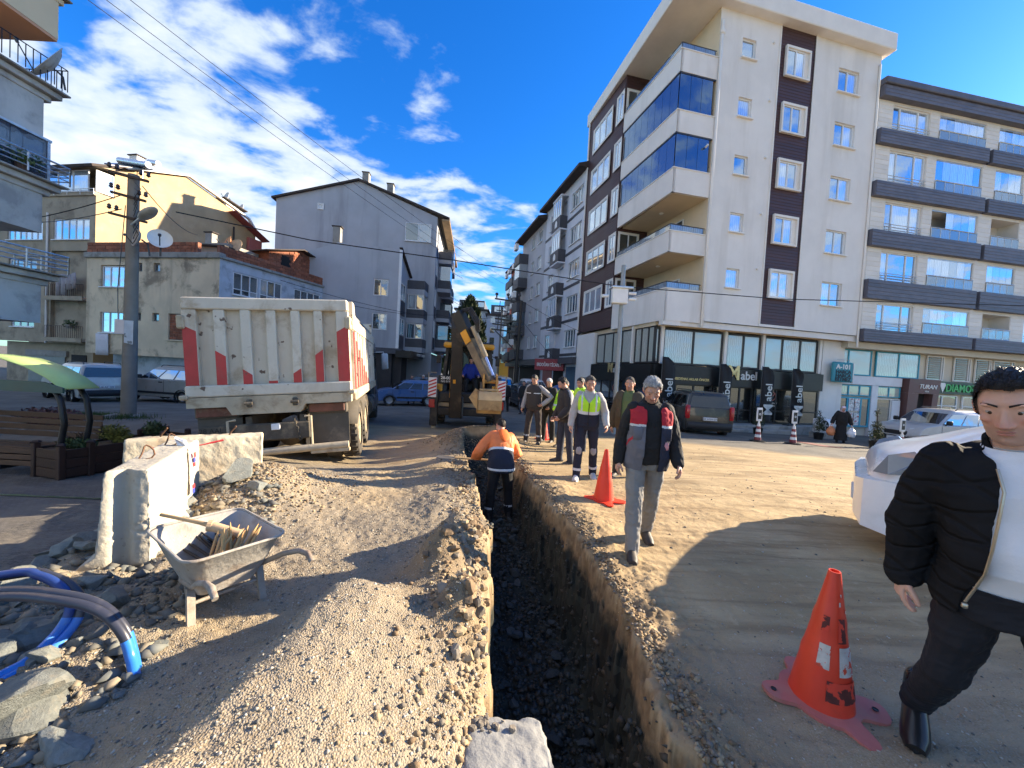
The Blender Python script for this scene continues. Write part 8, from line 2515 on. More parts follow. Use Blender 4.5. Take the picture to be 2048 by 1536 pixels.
def big_cone(loc, h, label, group, detail=True, rz=0.0, tilt=0.0, m=None):
    t = thing('traffic_cone', loc, label, 'traffic cone', group, rz)
    t.rotation_euler = Euler((tilt, 0, rz))
    m = m or REDP
    s = h / .82
    mb = cone_mesh(h, .165 * s, .030 * s)
    if detail:
        v = np.array(mb.v); a = np.arctan2(v[:, 1], v[:, 0]); z = v[:, 2]
        rr = 1 + .020 * fbm(np.cos(a) * 2, np.sin(a) * 2 + z * 2, 1.3, 2) + .05 * np.exp(-((a + 1.7) / .12) ** 2) * np.exp(-((z - .45) / .25) ** 2) * -.5
        v[:, 0] *= rr; v[:, 1] *= rr
        mb.v = [tuple(q) for q in v]
    mb.build('cone_body', m, t, smooth=40)

    ft = MB(); ring0, ring1, ring2, ring3 = [], [], [], []
    n = 96
    LOBES = ((2.7, .34), (-.65, .36), (-1.75, .26), (1.0, .34))
    for k in range(n):
        a = 2 * math.pi * k / n
        lobe = max(math.exp(-(((a - c_ + math.pi) % (2 * math.pi) - math.pi) / w_) ** 4) for c_, w_ in LOBES)
        q = (.205 + .012 * math.cos(3 * a + 1) + .13 * lobe) * s
        dz = .012 * math.sin(2 * a + 1) * lobe if detail else 0
        ring0.append((.150 * s * math.cos(a), .150 * s * math.sin(a), .035 * s)); ring1.append((.172 * s * math.cos(a), .172 * s * math.sin(a), .026 * s))
        ring2.append((q * math.cos(a), q * math.sin(a), .022 * s + dz)); ring3.append((q * math.cos(a), q * math.sin(a), .0 + dz * .5))
    ft.loft([ring0, ring1, ring2, ring3], False, True)
    ft.build('cone_foot', REDPD if detail else m, t, smooth=50)
    if detail:
        for k, da in enumerate((2.7, -.65)):
            hl = MB(); hl.lathe([(0, 0), (.014, 0), (.014, .003)], (.275 * s * math.cos(da), .275 * s * math.sin(da), .024 * s + .004), n=12); hl.build('foot_hole', BLACKP, t)

        RP = mat('worn_reflector', (.48, .44, .40), .5, .15, 20, spots=((.55, .06, .03), 1.0, 26, .53))
        SC_ = mat('black_scuff', (.10, .02, .016), .7, .3, 20, spots=((.62, .05, .025), 1.0, 22, .50))
        def patch(a0, a1, z0, z1, mm, nm):
            g = MB(); rows = []
            for q in range(5):
                z = z0 + (z1 - z0) * q / 4; r_ = (.165 + (.030 - .165) * (z - .02) / (h - .02)) * s + .0042
                rows.append([(r_ * math.cos(a), r_ * math.sin(a), z) for a in [a0 + (a1 - a0) * w / 8 for w in range(9)]])
            g.loft(rows, False, False, closed=False); g.build(nm, mm, t, smooth=60)
        patch(-2.95, -2.45, .24, .36, RP, 'reflector_patch'); patch(-2.05, -1.2, .22, .36, RP, 'reflector_patch')
        patch(-2.5, -1.1, .09, .19, SC_, 'scuff_mark'); patch(-2.1, -1.6, .38, .50, SC_, 'scuff_mark'); patch(-3.0, -2.6, .42, .50, SC_, 'scuff_mark')
        for (a, z) in ((-1.95, .60), (-2.05, .56), (-1.45, .525)): patch(a, a + .14, z, z + .022, RP, 'reflector_patch')
    return t

def cones():
    GR = 'red traffic cones beside the trench'
    q = G(1640, 1400, .0)
    big_cone((q.x, q.y, gz(q.x, q.y) + .003), .725, 'large scuffed red traffic cone standing in the shade near the man in black', GR, True, R(20), R(1.5))
    q = G(1207, 1000, .0)
    big_cone((q.x, q.y, gz(q.x, q.y)), .70, 'clean red traffic cone in the sun behind the trench edge', GR, False, .3, 0, mat('bright_cone', (.78, .05, .02), .45, .06, 3))
    q = G(1088, 872, -.1)
    big_cone((q.x, q.y, gz(q.x, q.y)), .68, 'red traffic cone at the feet of the man in the dark vest', GR, False, .3)

    BR, WT = mat('maroon_post', (.22, .05, .055), .6, .15, 4), mat('post_white', (.66, .66, .66), .5, .06, 4)
    for px, lab in ((1515, 'striped barrier post with white sign, nearer the dark van'), (1586, 'striped barrier post with white sign, nearer the potted conifer'), (1803, 'striped barrier post with white sign before the silver van')):
        w = P(px, 880, 14.2)
        t = thing('barrier_post', gt(w.x, 14.2), lab, 'barrier post', 'striped posts in front of the shops', R(10))
        MB().lathe([(0, 0), (.26, 0), (.26, .04), (.12, .07), (0, .07)], n=18).build('post_base', BLACKP, t)
        for k in range(6):
            MB().lathe([(.115 - .012 * k, .07 + .1 * k), (.105 - .012 * k, .168 + .1 * k)], n=16).build('post_band', BR if k % 2 == 0 else WT, t, smooth=60)
        MB().cyl((0, 0, .66), (0, 0, .78), .03, n=8).build('post_neck', WT, t)
        MB().bbox((-.12, -.025, .76), (.12, .025, 1.26), .05).build('post_sign', WT, t)
        MB().bbox((-.075, -.03, .84), (.075, -.026, 1.18), .01).build('sign_face', BLACKP, t)
        MB().lathe([(.02, 0), (.04, 0), (.04, -.003), (.02, -.003)], (0, -.031, 1.02), 'y', 12).build('sign_symbol', WT, t)

def wheelbarrow():
    c = Vector((-1.97, 2.62, 0)); a = Vector((.83, -.55, 0)).normalized()
    gz0 = (gz(-1.95, 2.34) + gz(-1.72, 2.6)) / 2
    t = thing('wheelbarrow', (c.x, c.y, gz0 + .0), 'dirty grey wheelbarrow with curved handles next to the gravel heap', 'wheelbarrow', None, heading(a))
    t.scale = (.95, .95, .97)
    TR_ = mat('cement_coated_tray', (.36, .335, .295), .85, .15, 3, .35, 30, dirt=((.19, .13, .085), .6, 2.6), spots=((.13, .075, .04), .8, 9, .66))
    FR = mat('cement_coated_frame', (.30, .26, .21), .85, .2, 4, .3, 30, dirt=((.16, .085, .045), .6, 5))

    def ring(hx, y0, y1, z, c_=.08): return rrect(hx, y0, y1, z, c_, 4)
    tray = MB()
    tray.loft([ring(.17, -.20, .22, .17, .06), ring(.21, -.28, .27, .27, .07), ring(.285, -.40, .36, .47, .09), ring(.30, -.42, .375, .475, .09)][::1], True, False)
    o = tray.build('tray', TR_, t, smooth=60); sm = o.modifiers.new('s', 'SOLIDIFY'); sm.thickness = .006; sm.offset = 1
    MB().tube([Vector(p) for p in ring(.303, -.423, .378, .478, .09)] + [Vector(ring(.303, -.423, .378, .478, .09)[0])], .009, 6).build('tray_rim', TR_, t, smooth=60)
    for s in (-1, 1):
        MB().tube([(s * .07, -.46, .17), (s * .17, -.12, .16), (s * .21, .22, .25), (s * .25, .42, .36), (s * .27, .60, .43), (s * .275, .70, .44), (s * .275, .76, .40)], [.018] * 5 + [.021, .018], 8).build('handle', FR, t, smooth=60)
        MB().obox((s * .205, .16, .22), (s * .215, .22, -.02), .045, .03, (0, 1, 0)).build('leg', FR, t)
        MB().obox((s * .17, -.05, .18), (s * .21, .20, .05), .022, .022).build('leg_brace', FR, t)
    cb = MB(); cb.cyl((-.20, .18, .12), (.20, .18, .12), .012, n=6); cb.build('cross_bar', FR, t)
    w = MB(); w.lathe([(.10, -.03), (.155, -.035), (.175, -.02), (.175, .02), (.155, .035), (.10, .03)], (0, -.50, .175), 'x', 22)
    wo = w.build('wheel', TYRED, t, smooth=50)
    MB().lathe([(.0, -.04), (.10, -.03), (.10, .03), (0, .04)], (0, -.50, .175), 'x', 16).build('rim', FR, wo)

    WD = mat('raw_peg_wood', (.55, .32, .12), .7, .2, 6, .2, 30)
    base = Matrix.Translation(t.location) @ rotm(0, 0, heading(a)) @ Matrix.Scale(.95, 4)
    rs = random.Random(5)
    GRP = 'wooden pegs in the wheelbarrow'
    src = MB().tube([(0, 0, 0), (0, 0, .24), (0, 0, .30)], [.0105, .0105, .002], 6).mesh('wooden_peg', WD)
    for k in range(26):
        o = link('wooden_peg', src)
        x, y = .02 + rs.gauss(0, .05), .20 + rs.gauss(0, .035)
        o.matrix_basis = base @ tr(x, y, .285 + .03 * rs.random()) @ rotm(R(48 + rs.gauss(0, 7)), R(-18 + rs.gauss(0, 9)), R(rs.gauss(-30, 12)))
        tag(o, 'sharpened yellow wooden peg in the bundle inside the wheelbarrow', 'peg', GRP)
    src2 = MB().cyl((0, 0, 0), (0, 0, .46), .0065, n=6).mesh('steel_pin', mat('dark_steel_pin', (.05, .045, .04), .5, .3, 5, metal=.5))
    for k in range(14):
        o = link('steel_pin', src2)
        o.matrix_basis = base @ tr(-.20 + .022 * k * .8, .16 - .012 * k + rs.gauss(0, .01), .235 + rs.random() * .03) @ rotm(R(78 + rs.gauss(0, 3)), 0, R(14 + rs.gauss(0, 4)))
        tag(o, 'thin dark steel pin lying under the pegs in the wheelbarrow', 'steel pin', 'steel pins in the wheelbarrow')
    m = thing('sledgehammer', t.location, 'wooden handled mallet resting across the wheelbarrow tray', 'mallet')
    m.matrix_basis = base @ tr(.05, -.20, .50) @ rotm(R(-6), 0, R(50))
    MB().tube([(-.12, -.30, .02), (0, .0, .02), (.03, .10, .01)], [.013, .015, .019], 8).build('handle', mat('wood_handle', (.42, .28, .14)), m, smooth=50)
    MB().tube([(.03, .08, .012), (.09, .30, -.02)], [.034, .034], 14).build('head', mat('worn_wood_head', (.48, .33, .19), .75, .15, 5, .2, 30), m, smooth=40)
    MB().lathe([(.021, -.02), (.040, -.015), (.040, .015), (.021, .02)], (.03, .08, .012), 'y', 14).build('collar', mat('worn_wood_head', (.48, .33, .19)), m)

def pipes():
    BP = mat('black_pipe', (.035, .038, .055), .38, .15, 3, spec=.5, dirt=((.20, .17, .13), .35, 3))
    BL = mat('bright_blue_pipe', (.035, .20, .62), .35, .08, 3, spec=.5, dirt=((.20, .25, .30), .4, 3))

    def smooth(pts, n=8):
        out = []
        P_ = [Vector(p) for p in pts]
        for i in range(len(P_) - 1):
            a, b, c, d = P_[max(i - 1, 0)], P_[i], P_[i + 1], P_[min(i + 2, len(P_) - 1)]
            for k in range(n):
                q = k / n
                out.append(.5 * ((2 * b) + (c - a) * q + (2 * a - 5 * b + 4 * c - d) * q * q + (3 * b - a - 3 * c + d) * q ** 3))
        return out + [P_[-1]]

    A = [(-3.6, 1.55, .22), (-3.1, 1.85, .36), tuple(G(0, 1182, .38)), tuple(G(130, 1190, .37)), tuple(G(205, 1212, .31)), tuple(G(248, 1255, .20)), tuple(G(264, 1300, .08)), tuple(G(272, 1338, .02))]
    for k, (off, lab) in enumerate(((Vector((0, 0, 0)), 'black and blue water pipe ending open in the dirt, upper of the pair'), (Vector((.028, -.034, -.012)), 'black and blue water pipe ending open in the dirt, lower of the pair'))):
        pts = smooth([Vector(p) + off for p in A])
        n = len(pts); cut = int(n * .74)
        t = thing('water_pipe', pts[-1], lab, 'pipe', 'blue and black water pipes')
        L = [p - pts[-1] for p in pts]
        MB().tube(L[:cut + 1], .0235, 14, False).build('pipe_wall', BP, t, smooth=60)
        MB().tube(L[cut:], .0245, 14, False).build('blue_stripe', BL, t, smooth=60)
        MB().tube(L[cut - 4:], .017, 12, False).build('pipe_bore', BLACKP, t, smooth=60)
        e = L[-1]; d = (L[-1] - L[-2]).normalized()
        rim = MB(); x = d.cross(Vector((0, 0, 1))).normalized(); y = x.cross(d)
        rim.loft([[e + (x * math.cos(q) + y * math.sin(q)) * r_ for q in [2 * math.pi * j / 14 for j in range(14)]] for r_ in (.0245, .017)], False, False); rim.build('pipe_mouth', BL, t)
    B_ = [(-3.7, 1.9, .24), tuple(G(0, 1150, .34)), tuple(G(80, 1152, .33)), tuple(G(128, 1180, .27)), tuple(G(140, 1215, .17)), tuple(G(120, 1258, .08)), tuple(G(60, 1318, .04)), tuple(G(0, 1352, .03)), tuple(G(-120, 1420, .03))]
    for k, (off, lab) in enumerate(((Vector((0, 0, 0)), 'looped water pipe lying on the rubble, outer of the pair'), (Vector((.035, .028, -.014)), 'looped water pipe lying on the rubble, inner of the pair'))):
        pts = smooth([Vector(p) + off for p in B_])
        n = len(pts); cut = int(n * .56)
        t = thing('water_pipe', pts[n // 2], lab, 'pipe', 'blue and black water pipes')
        L = [p - pts[n // 2] for p in pts]
        MB().tube(L[:cut + 1], .0235, 14).build('pipe_wall', mat('dark_blue_pipe', (.02, .05, .20), .38, .15, 3, spec=.5, dirt=((.15, .14, .13), .3, 3)) if k == 0 else BP, t, smooth=60)
        MB().tube(L[cut:], .0245, 14).build('blue_stripe', BL, t, smooth=60)

def rocks():
    GRN = mat('grey_green_stone', (.165, .175, .16), .88, .2, 4, .5, 18, rv=.22, dirt=((.25, .22, .165), .45, 3))
    rs = random.Random(11)
    meshes, dark = [], []
    for k in range(16):
        mb = MB(); rock_shape(mb, (0, 0, 0), 1.0, rs, 2, .65)
        meshes.append(mb.mesh('rock', GRN, 14))
        if k < 8: dark.append(mb.mesh('rock', mat('dark_wet_stone', (.06, .066, .06), .6, .25, 5, .5, 18, rv=.25), 14))
    def put(x, y, r_, lab, grp, sink=.25, rx=0, ms=meshes):
        o = link('rock', rs.choice(ms))
        o.location = (x, y, gz(x, y) + r_ * (.5 - sink)); o.scale = (r_, r_, r_); o.rotation_euler = (rx + rs.uniform(-.35, .35), rs.uniform(-.35, .35), rs.uniform(0, 6.28))
        return tag(o, lab, 'rock', grp)
    n = 0
    while n < 120:
        x, y = rs.uniform(-4.7, -1.9), rs.uniform(1.35, 4.4)
        if x > -2.35 - .10 * (y - 2) and not (y < 2.0 and x < -1.75 and rs.random() < .35): continue
        if (x + 3.1) ** 2 + (y - 3.5) ** 2 < .5 and x > -3.15: continue
        if -2.4 < x < -1.6 and 2.2 < y < 3.1: continue
        r_ = min(.19, .055 + rs.expovariate(19)) * (1.25 if x < -2.6 else 1)
        put(x, y, r_, 'grey green broken rock in the rubble slope below the concrete barrier', 'broken rocks of the rubble slope'); n += 1
    k = 0
    while k < 95:
        y = rs.uniform(1.35, 8.4); e0, e1 = np.interp(y, LY, LX) + .12, np.interp(y, RY, RX) - .2
        x = rs.uniform(e0, e1)
        put(x, y, rs.uniform(.025, .075) * (1.5 if y < 1.9 else 1), 'dark wet rock on the floor of the trench', 'rocks on the trench floor', .1, 0, dark); k += 1
    for (px, py, r_, lab) in ((60, 1435, .16, 'wide pale slab of rock at the foot of the rubble, by the blue pipe'), (120, 1500, .12, 'pale slab of rock below the widest slab'), (315, 1300, .05, 'rounded tan stone beside the open pipe end'), (235, 1395, .042, 'small yellow stone in front of the pipe mouths'),
                             (90, 1330, .10, 'flat grey stone under the bright blue pipe'), (60, 1255, .13, 'large rock inside the pipe loop')):
        q = G(px, py, 0); put(q.x, q.y, r_, lab, None, .3)

def scatter(name, n, fn, rmin, rmax, m, seed, kind='stuff', flat=.7, embed=.35):
    """small stones joined in one object: squashed, twisted octahedra"""
    rs = np.random.RandomState(seed)
    x, y = fn(rs, n)
    n = len(x)
    z = ground_fields(x, y)[0]
    r_ = rmin + (rmax - rmin) * rs.rand(n) ** 3.2
    base = np.array([[1, 0, 0], [.31, .95, 0], [-.81, .59, 0], [-.81, -.59, 0], [.31, -.95, 0], [0, 0, 1], [0, 0, -1]])
    faces = np.array([[0, 1, 5], [1, 2, 5], [2, 3, 5], [3, 4, 5], [4, 0, 5], [1, 0, 6], [2, 1, 6], [3, 2, 6], [4, 3, 6], [0, 4, 6]])
    V = base[None] * (1 + .45 * (rs.rand(n, 7, 1) - .5)) + .22 * rs.normal(size=(n, 7, 3))
    a = rs.rand(n) * 6.28; c, s = np.cos(a), np.sin(a)
    st = .75 + .6 * rs.rand(n)
    X = V[:, :, 0] * st[:, None]; Y = V[:, :, 1]; Z = V[:, :, 2] * flat
    V2 = np.stack([X * c[:, None] - Y * s[:, None], X * s[:, None] + Y * c[:, None], Z + embed * .6], 2) * r_[:, None, None] + np.stack([x, y, z], 1)[:, None, :]
    F2 = (faces[None] + (np.arange(n) * 7)[:, None, None]).reshape(-1, 3)
    mi = rs.randint(0, len(m), n).repeat(10)
    o = link(name, np_mesh(name, V2.reshape(-1, 3), F2, m, False, mi))
    o['kind'] = kind
    return o

def loose_stones():
    PEB = [mat('pebble_grey', (.30, .28, .235), .85, .2, 9), mat('pebble_tan', (.32, .26, .18), .85, .2, 9), mat('pebble_dark', (.13, .125, .11), .85, .2, 9), mat('pebble_pale', (.42, .39, .33), .85, .15, 9)]
    CLOD = [mat('dry_clod', (.20, .17, .13)), mat('brown_clod', (.19, .13, .075), .95, .3, 8, .4, 40), mat('tan_clod', (.34, .255, .15), .95, .3, 8, .4, 40)]

    def left(rs, n):
        y = 1.0 + 5.4 * rs.rand(n) ** 1.5; x = -3.1 + 3.3 * rs.rand(n)
        k = (x < np.interp(y, LY, LX) - .01) & (rs.rand(n) < .35 + .65 * sstep(-.4, .5, fbm(x + 3, y, .8, 3) + .35))
        return x[k], y[k]
    scatter('gravel', 30000, left, .0025, .0095, PEB, 1)

    def right(rs, n):
        y = .9 + 2.4 * rs.rand(n) ** 1.3; x = .8 + 2.8 * rs.rand(n)
        k = (x > np.interp(y, RY, RX) + .02) & (rs.rand(n) < np.clip(1.25 - (y - 1.0) * .5, .06, 1))
        return x[k], y[k]
    scatter('gravel', 8000, right, .002, .008, PEB, 2)

    def far(rs, n):
        y = 3 + 8 * rs.rand(n); x = -3 + 10 * rs.rand(n)
        k = (x > np.interp(y, RY, RX) + .05) | (x < np.interp(y, LY, LX) - .05)
        return x[k], y[k]
    scatter('gravel', 2500, far, .003, .016, PEB, 3)

    def clods(rs, n):
        y = 1.3 + 8.2 * rs.rand(n)
        sd = rs.rand(n) < .5
        w = np.abs(rs.normal(size=n))
        x = np.where(sd, np.interp(y, LY, LX) - .02 - .22 * w, np.interp(y, RY, RX) + .02 + .10 * w)
        return x, y
    scatter('soil_clods', 11000, clods, .004, .022, CLOD, 4)

    rs = random.Random(21)
    for part in range(3):
        cl = MB()
        for k in range(70):
            y = rs.choice((rs.gauss(2.95, .28), rs.gauss(2.3, .2), rs.gauss(3.6, .3), rs.uniform(4.2, 7.5)))
            x = float(np.interp(y, LY, LX)) - abs(rs.gauss(.10, .17))
            r_ = rs.uniform(.018, .05) * (1.5 if rs.random() < .22 else 1)
            rock_shape(cl, (x, y, gz(x, y) + r_ * .25), r_, rs, 1, .8)
        o = cl.build('soil_clods', CLOD[part]); o['kind'] = 'stuff'

    def heap(rs, n):
        x = np.concatenate([-.75 + .55 * rs.normal(size=n // 2), -2.95 + .42 * rs.normal(size=n // 2)]); y = np.concatenate([9.3 + .4 * rs.normal(size=n // 2), 4.55 + .5 * rs.normal(size=n // 2)])
        return x, y
    scatter('soil_clods', 9000, heap, .004, .024, CLOD, 5)

    def floor(rs, n):
        y = 1.0 + 7.5 * rs.rand(n) ** 1.2
        x = np.interp(y, LY, LX) + .04 + (np.interp(y, RY, RX) - np.interp(y, LY, LX) - .1) * rs.rand(n)
        return x, y
    scatter('rubble', 8000, floor, .008, .035, [mat('wet_stone', (.05, .054, .048), .6, .3, 6), mat('wet_stone_brown', (.06, .048, .032), .7, .3, 6)], 6)

    def rub(rs, n):
        x = -4.6 + 3.0 * rs.rand(n); y = 1.2 + 3.2 * rs.rand(n)
        k = x < -1.75 - .25 * (y - 1.5)
        return x[k], y[k]
    scatter('rubble', 4000, rub, .01, .055, [mat('rubble_grey', (.15, .155, .14), .9, .25, 6), mat('rubble_tan', (.24, .20, .14), .9, .25, 6), PEB[2]], 7)

def poles():

    b = P(257, 832, 12.0)
    z0 = gz(b.x, b.y)
    t = thing('utility_pole', (b.x, b.y, z0), 'thick concrete utility pole with a street lamp and cross arms', 'utility pole', None, R(4))
    H = 7.45
    PC = mat('pole_concrete', (.20, .185, .16), .92, .15, 1.5, .3, 30, dirt=((.24, .235, .22), .4, 1.8))
    MB().tube([(0, 0, -.2), (0, 0, 2), (0, 0, H)], [.195, .18, .14], 18).build('pole_shaft', PC, t, smooth=50)
    MB().lathe([(0, 0), (.34, 0), (.34, .06), (.24, .12), (0, .12)], (0, 0, -.05), n=18).build('pole_foot', CONC, t)
    INS = mat('insulator', (.05, .04, .038), .3, .3, 5)
    for k, (z, L) in enumerate(((H - .12, .62), (H - .72, .55), (H - 1.35, .60))):
        arm = MB().obox((-L * .9, -.17, z + .10), (L * .9, -.17, z - .10), .07, .07).build('cross_arm', ROOFT, t)
        for x in (-.9, -.55, .55, .9):
            MB().lathe([(0, -.02), (.03, 0), (.06, .03), (.04, .07), (.05, .11), (.02, .15), (0, .16)], (x * L, -.17, z + .13 - .11 * x), n=10).build('insulator', INS, arm, smooth=50)
    MB().tube([(.1, -.15, H - 1.55), (.5, -.4, H - 1.45), (.75, -.55, H - 1.42)], .035, 8).build('lamp_arm', STEEL, t)
    lh = MB(); ell(lh, (1.05, -.75, H - 1.38), (.46, .17, .10), 16, 8, tr(1.05, -.75, H - 1.38) @ rotm(0, R(-14), R(-30)) @ tr(-1.05, .75, -H + 1.38)); lh.build('lamp_head', mat('lamp_shell', (.26, .27, .26), .4, .2, 3), t, smooth=60)
    MB().box((-.25, -.245, 2.55), (.02, -.235, 3.0)).build('paper_notice', mat('notice_paper', (.60, .58, .58), .8, .05, 4), t)
    MB().add([(.03, -.243, 2.3), (.27, -.22, 2.25), (.27, -.22, 2.98), (.03, -.243, 2.98)], [(0, 1, 2, 3)]).build('paper_notice', mat('notice_paper_blue', (.45, .52, .58), .8, .1, 4, spots=((.12, .14, .15), .8, 5, .6)), t)
    cb = MB(); rs = random.Random(2)
    for k in range(9):
        z = H - .3 - .17 * k
        cb.tube([(.2, -.2, z), (.35 + .1 * rs.random(), -.28, z - .2), (.25, -.25, z - .45), (.18, -.19, z - .5)], .009, 5)
    cb.tube([(-.05, -.2, H - 1), (-.2, -.22, H - 3.5), (-.18, -.22, 3.2)], .012, 5)
    cb.build('loose_cable', BLACKP, t)
    dish(Vector((b.x + .45, b.y - .25, z0 + H - 2.45)), R(-30), -10, .27, 'grey satellite dish fixed to the concrete pole below its lamp', mat('dish_grey', (.30, .29, .28), .6, .15, 4))
    dish(Vector((b.x + .95, b.y - .1, z0 + H - 2.4)), R(40), -16, .30, 'white satellite dish on the concrete pole, facing the brick house', None)

    q = P(1030, 760, 25.5)
    t = thing('steel_pylon', gt(q.x, 25.5), 'dark steel power pylon with cross arms down the street', 'pylon', None, R(2))
    MB().tube([(0, 0, 0), (.15, 0, 6.95)], [.13, .10], 8).build('pylon_shaft', BLACKP, t)
    for k, (z, x0) in enumerate(((6.85, -1.62), (5.55, -1.55), (5.2, -1.7), (4.85, -1.75))):
        MB().obox((x0, 0, z + .14), (.3, 0, z - .02), .10, .09).build('cross_arm', BLACKP, t)
        if k == 0:
            for x in (-1.5, -.75, .0): MB().lathe([(0, 0), (.05, 0), (.05, .16), (.11, .2), (.11, .28), (.04, .34), (0, .34)], (x, 0, z + .2), n=10).build('insulator', INS, t, smooth=50)
    br = MB(); br.obox((-1.5, 0, 4.9), (.08, 0, 3.5), .07, .07); br.obox((-.5, 0, 4.85), (.1, 0, 3.95), .08, .08); br.obox((-1.25, 0, 6.85), (-1.35, 0, 4.9), .05, .05); br.obox((-.15, 0, 5.5), (-.15, 0, 4.85), .05, .05); br.build('brace', BLACKP, t)
    q = P(995, 745, 46)
    t = thing('utility_pole', gt(q.x, 46), 'slim far utility pole with three cross arms behind the pylon', 'utility pole')
    MB().tube([(0, 0, 0), (.15, 0, 9.6)], [.12, .08], 8).build('pole_shaft', CONC, t)
    for z in (9.4, 8.7, 8.0): MB().obox((-.55, 0, z + .05), (.85, 0, z - .05), .09, .09).build('cross_arm', BLACKP, t)

    q = P(1228, 840, 13.4)
    t = thing('camera_mast', gt(q.x, 13.4), 'grey steel mast with a white camera box before the black shop', 'mast', None, R(3))
    MB().tube([(0, 0, 0), (0, 0, 5.85)], [.085, .075], 12).build('mast_shaft', mat('mast_steel', (.27, .29, .30), .5, .12, 3, metal=.3), t, smooth=50)
    MB().bbox((-.42, -.32, 4.48), (.12, -.08, 5.0), .03).build('camera_box', WFRAME, t)
    MB().bbox((-.46, -.36, 4.98), (.28, .05, 5.06), .02).build('box_lid', STEEL, t)
    for (x, y, z, dx) in ((-.55, -.2, 4.72, -.22), (.16, -.25, 4.85, .2), (.18, -.28, 4.65, .18)):
        MB().tube([(x, y, z), (x + dx, y - .12, z - .03)], [.05, .055], 10).build('camera', WFRAME, t, smooth=40)

def wires():
    WB = mat('black_wire', (.012, .012, .013), .6, .2, 3)

    def wire(pts, r_, lab, n=14, sag=0.0):
        P_ = [Vector(p) for p in pts]
        out = []
        for a, b in zip(P_[:-1], P_[1:]):
            for k in range(n):
                q = k / n
                out.append(a.lerp(b, q) - Vector((0, 0, sag * 4 * q * (1 - q))))
        out.append(P_[-1])
        o = MB().tube([p - P_[0] for p in out], r_, 5).build('overhead_wire', WB, smooth=60)
        o.location = P_[0]
        return tag(o, lab, 'wire', 'overhead wires')
    wire([P(352, 424, 11.9), P(620, 480, 13.0), P(905, 520, 14.0), P(1240, 573, 15.2), P(1560, 598, 16.0), P(2070, 612, 16.2)], .019, 'thick black cable spanning from the concrete pole across to the cream block', 6)
    pz = [P(987, 566, 25.5), P(1008, 568, 25.5), P(1034, 572, 25.5)]
    for k, (s_, e, lab) in enumerate((((150, -5), pz[0], 'thin power line crossing the sky, lowest of three'), ((190, -5), pz[1], 'thin power line crossing the sky, middle of three'), ((243, -5), pz[2], 'thin power line crossing the sky, highest of three'))):
        wire([P(s_[0] - 130, s_[1] - 110, 6.0), e], .006, lab, 20, .25)
    wire([P(285, 372, 11.9), P(395, 470, 22)], .014, 'drooping wire from the concrete pole to the brick house', 10, .3)
    wire([P(243, 390, 11.9), P(0, 448, 13)], .014, 'wire from the concrete pole towards the balcony house, upper', 10, .1)
    wire([P(243, 418, 11.9), P(60, 445, 16), P(-20, 447, 14)], .014, 'wire from the concrete pole towards the balcony house, lower', 10, .1)
    wire([P(700, 610, 26), P(880, 630, 30), P(985, 635, 26)], .014, 'slack wire between the grey gabled block and the pylon', 10, .2)
    wire([P(560, 560, 24), P(850, 632, 29)], .014, 'wire running from the brick house along the grey block', 10, .2)
    wire([P(1043, 640, 25.5), P(1130, 740, 24)], .012, 'wire sloping from the pylon down to the shop canopy', 8, .1)
    wire([P(1040, 600, 25.5), P(1240, 690, 27)], .012, 'wire from the pylon to the pale striped block', 8, .3)

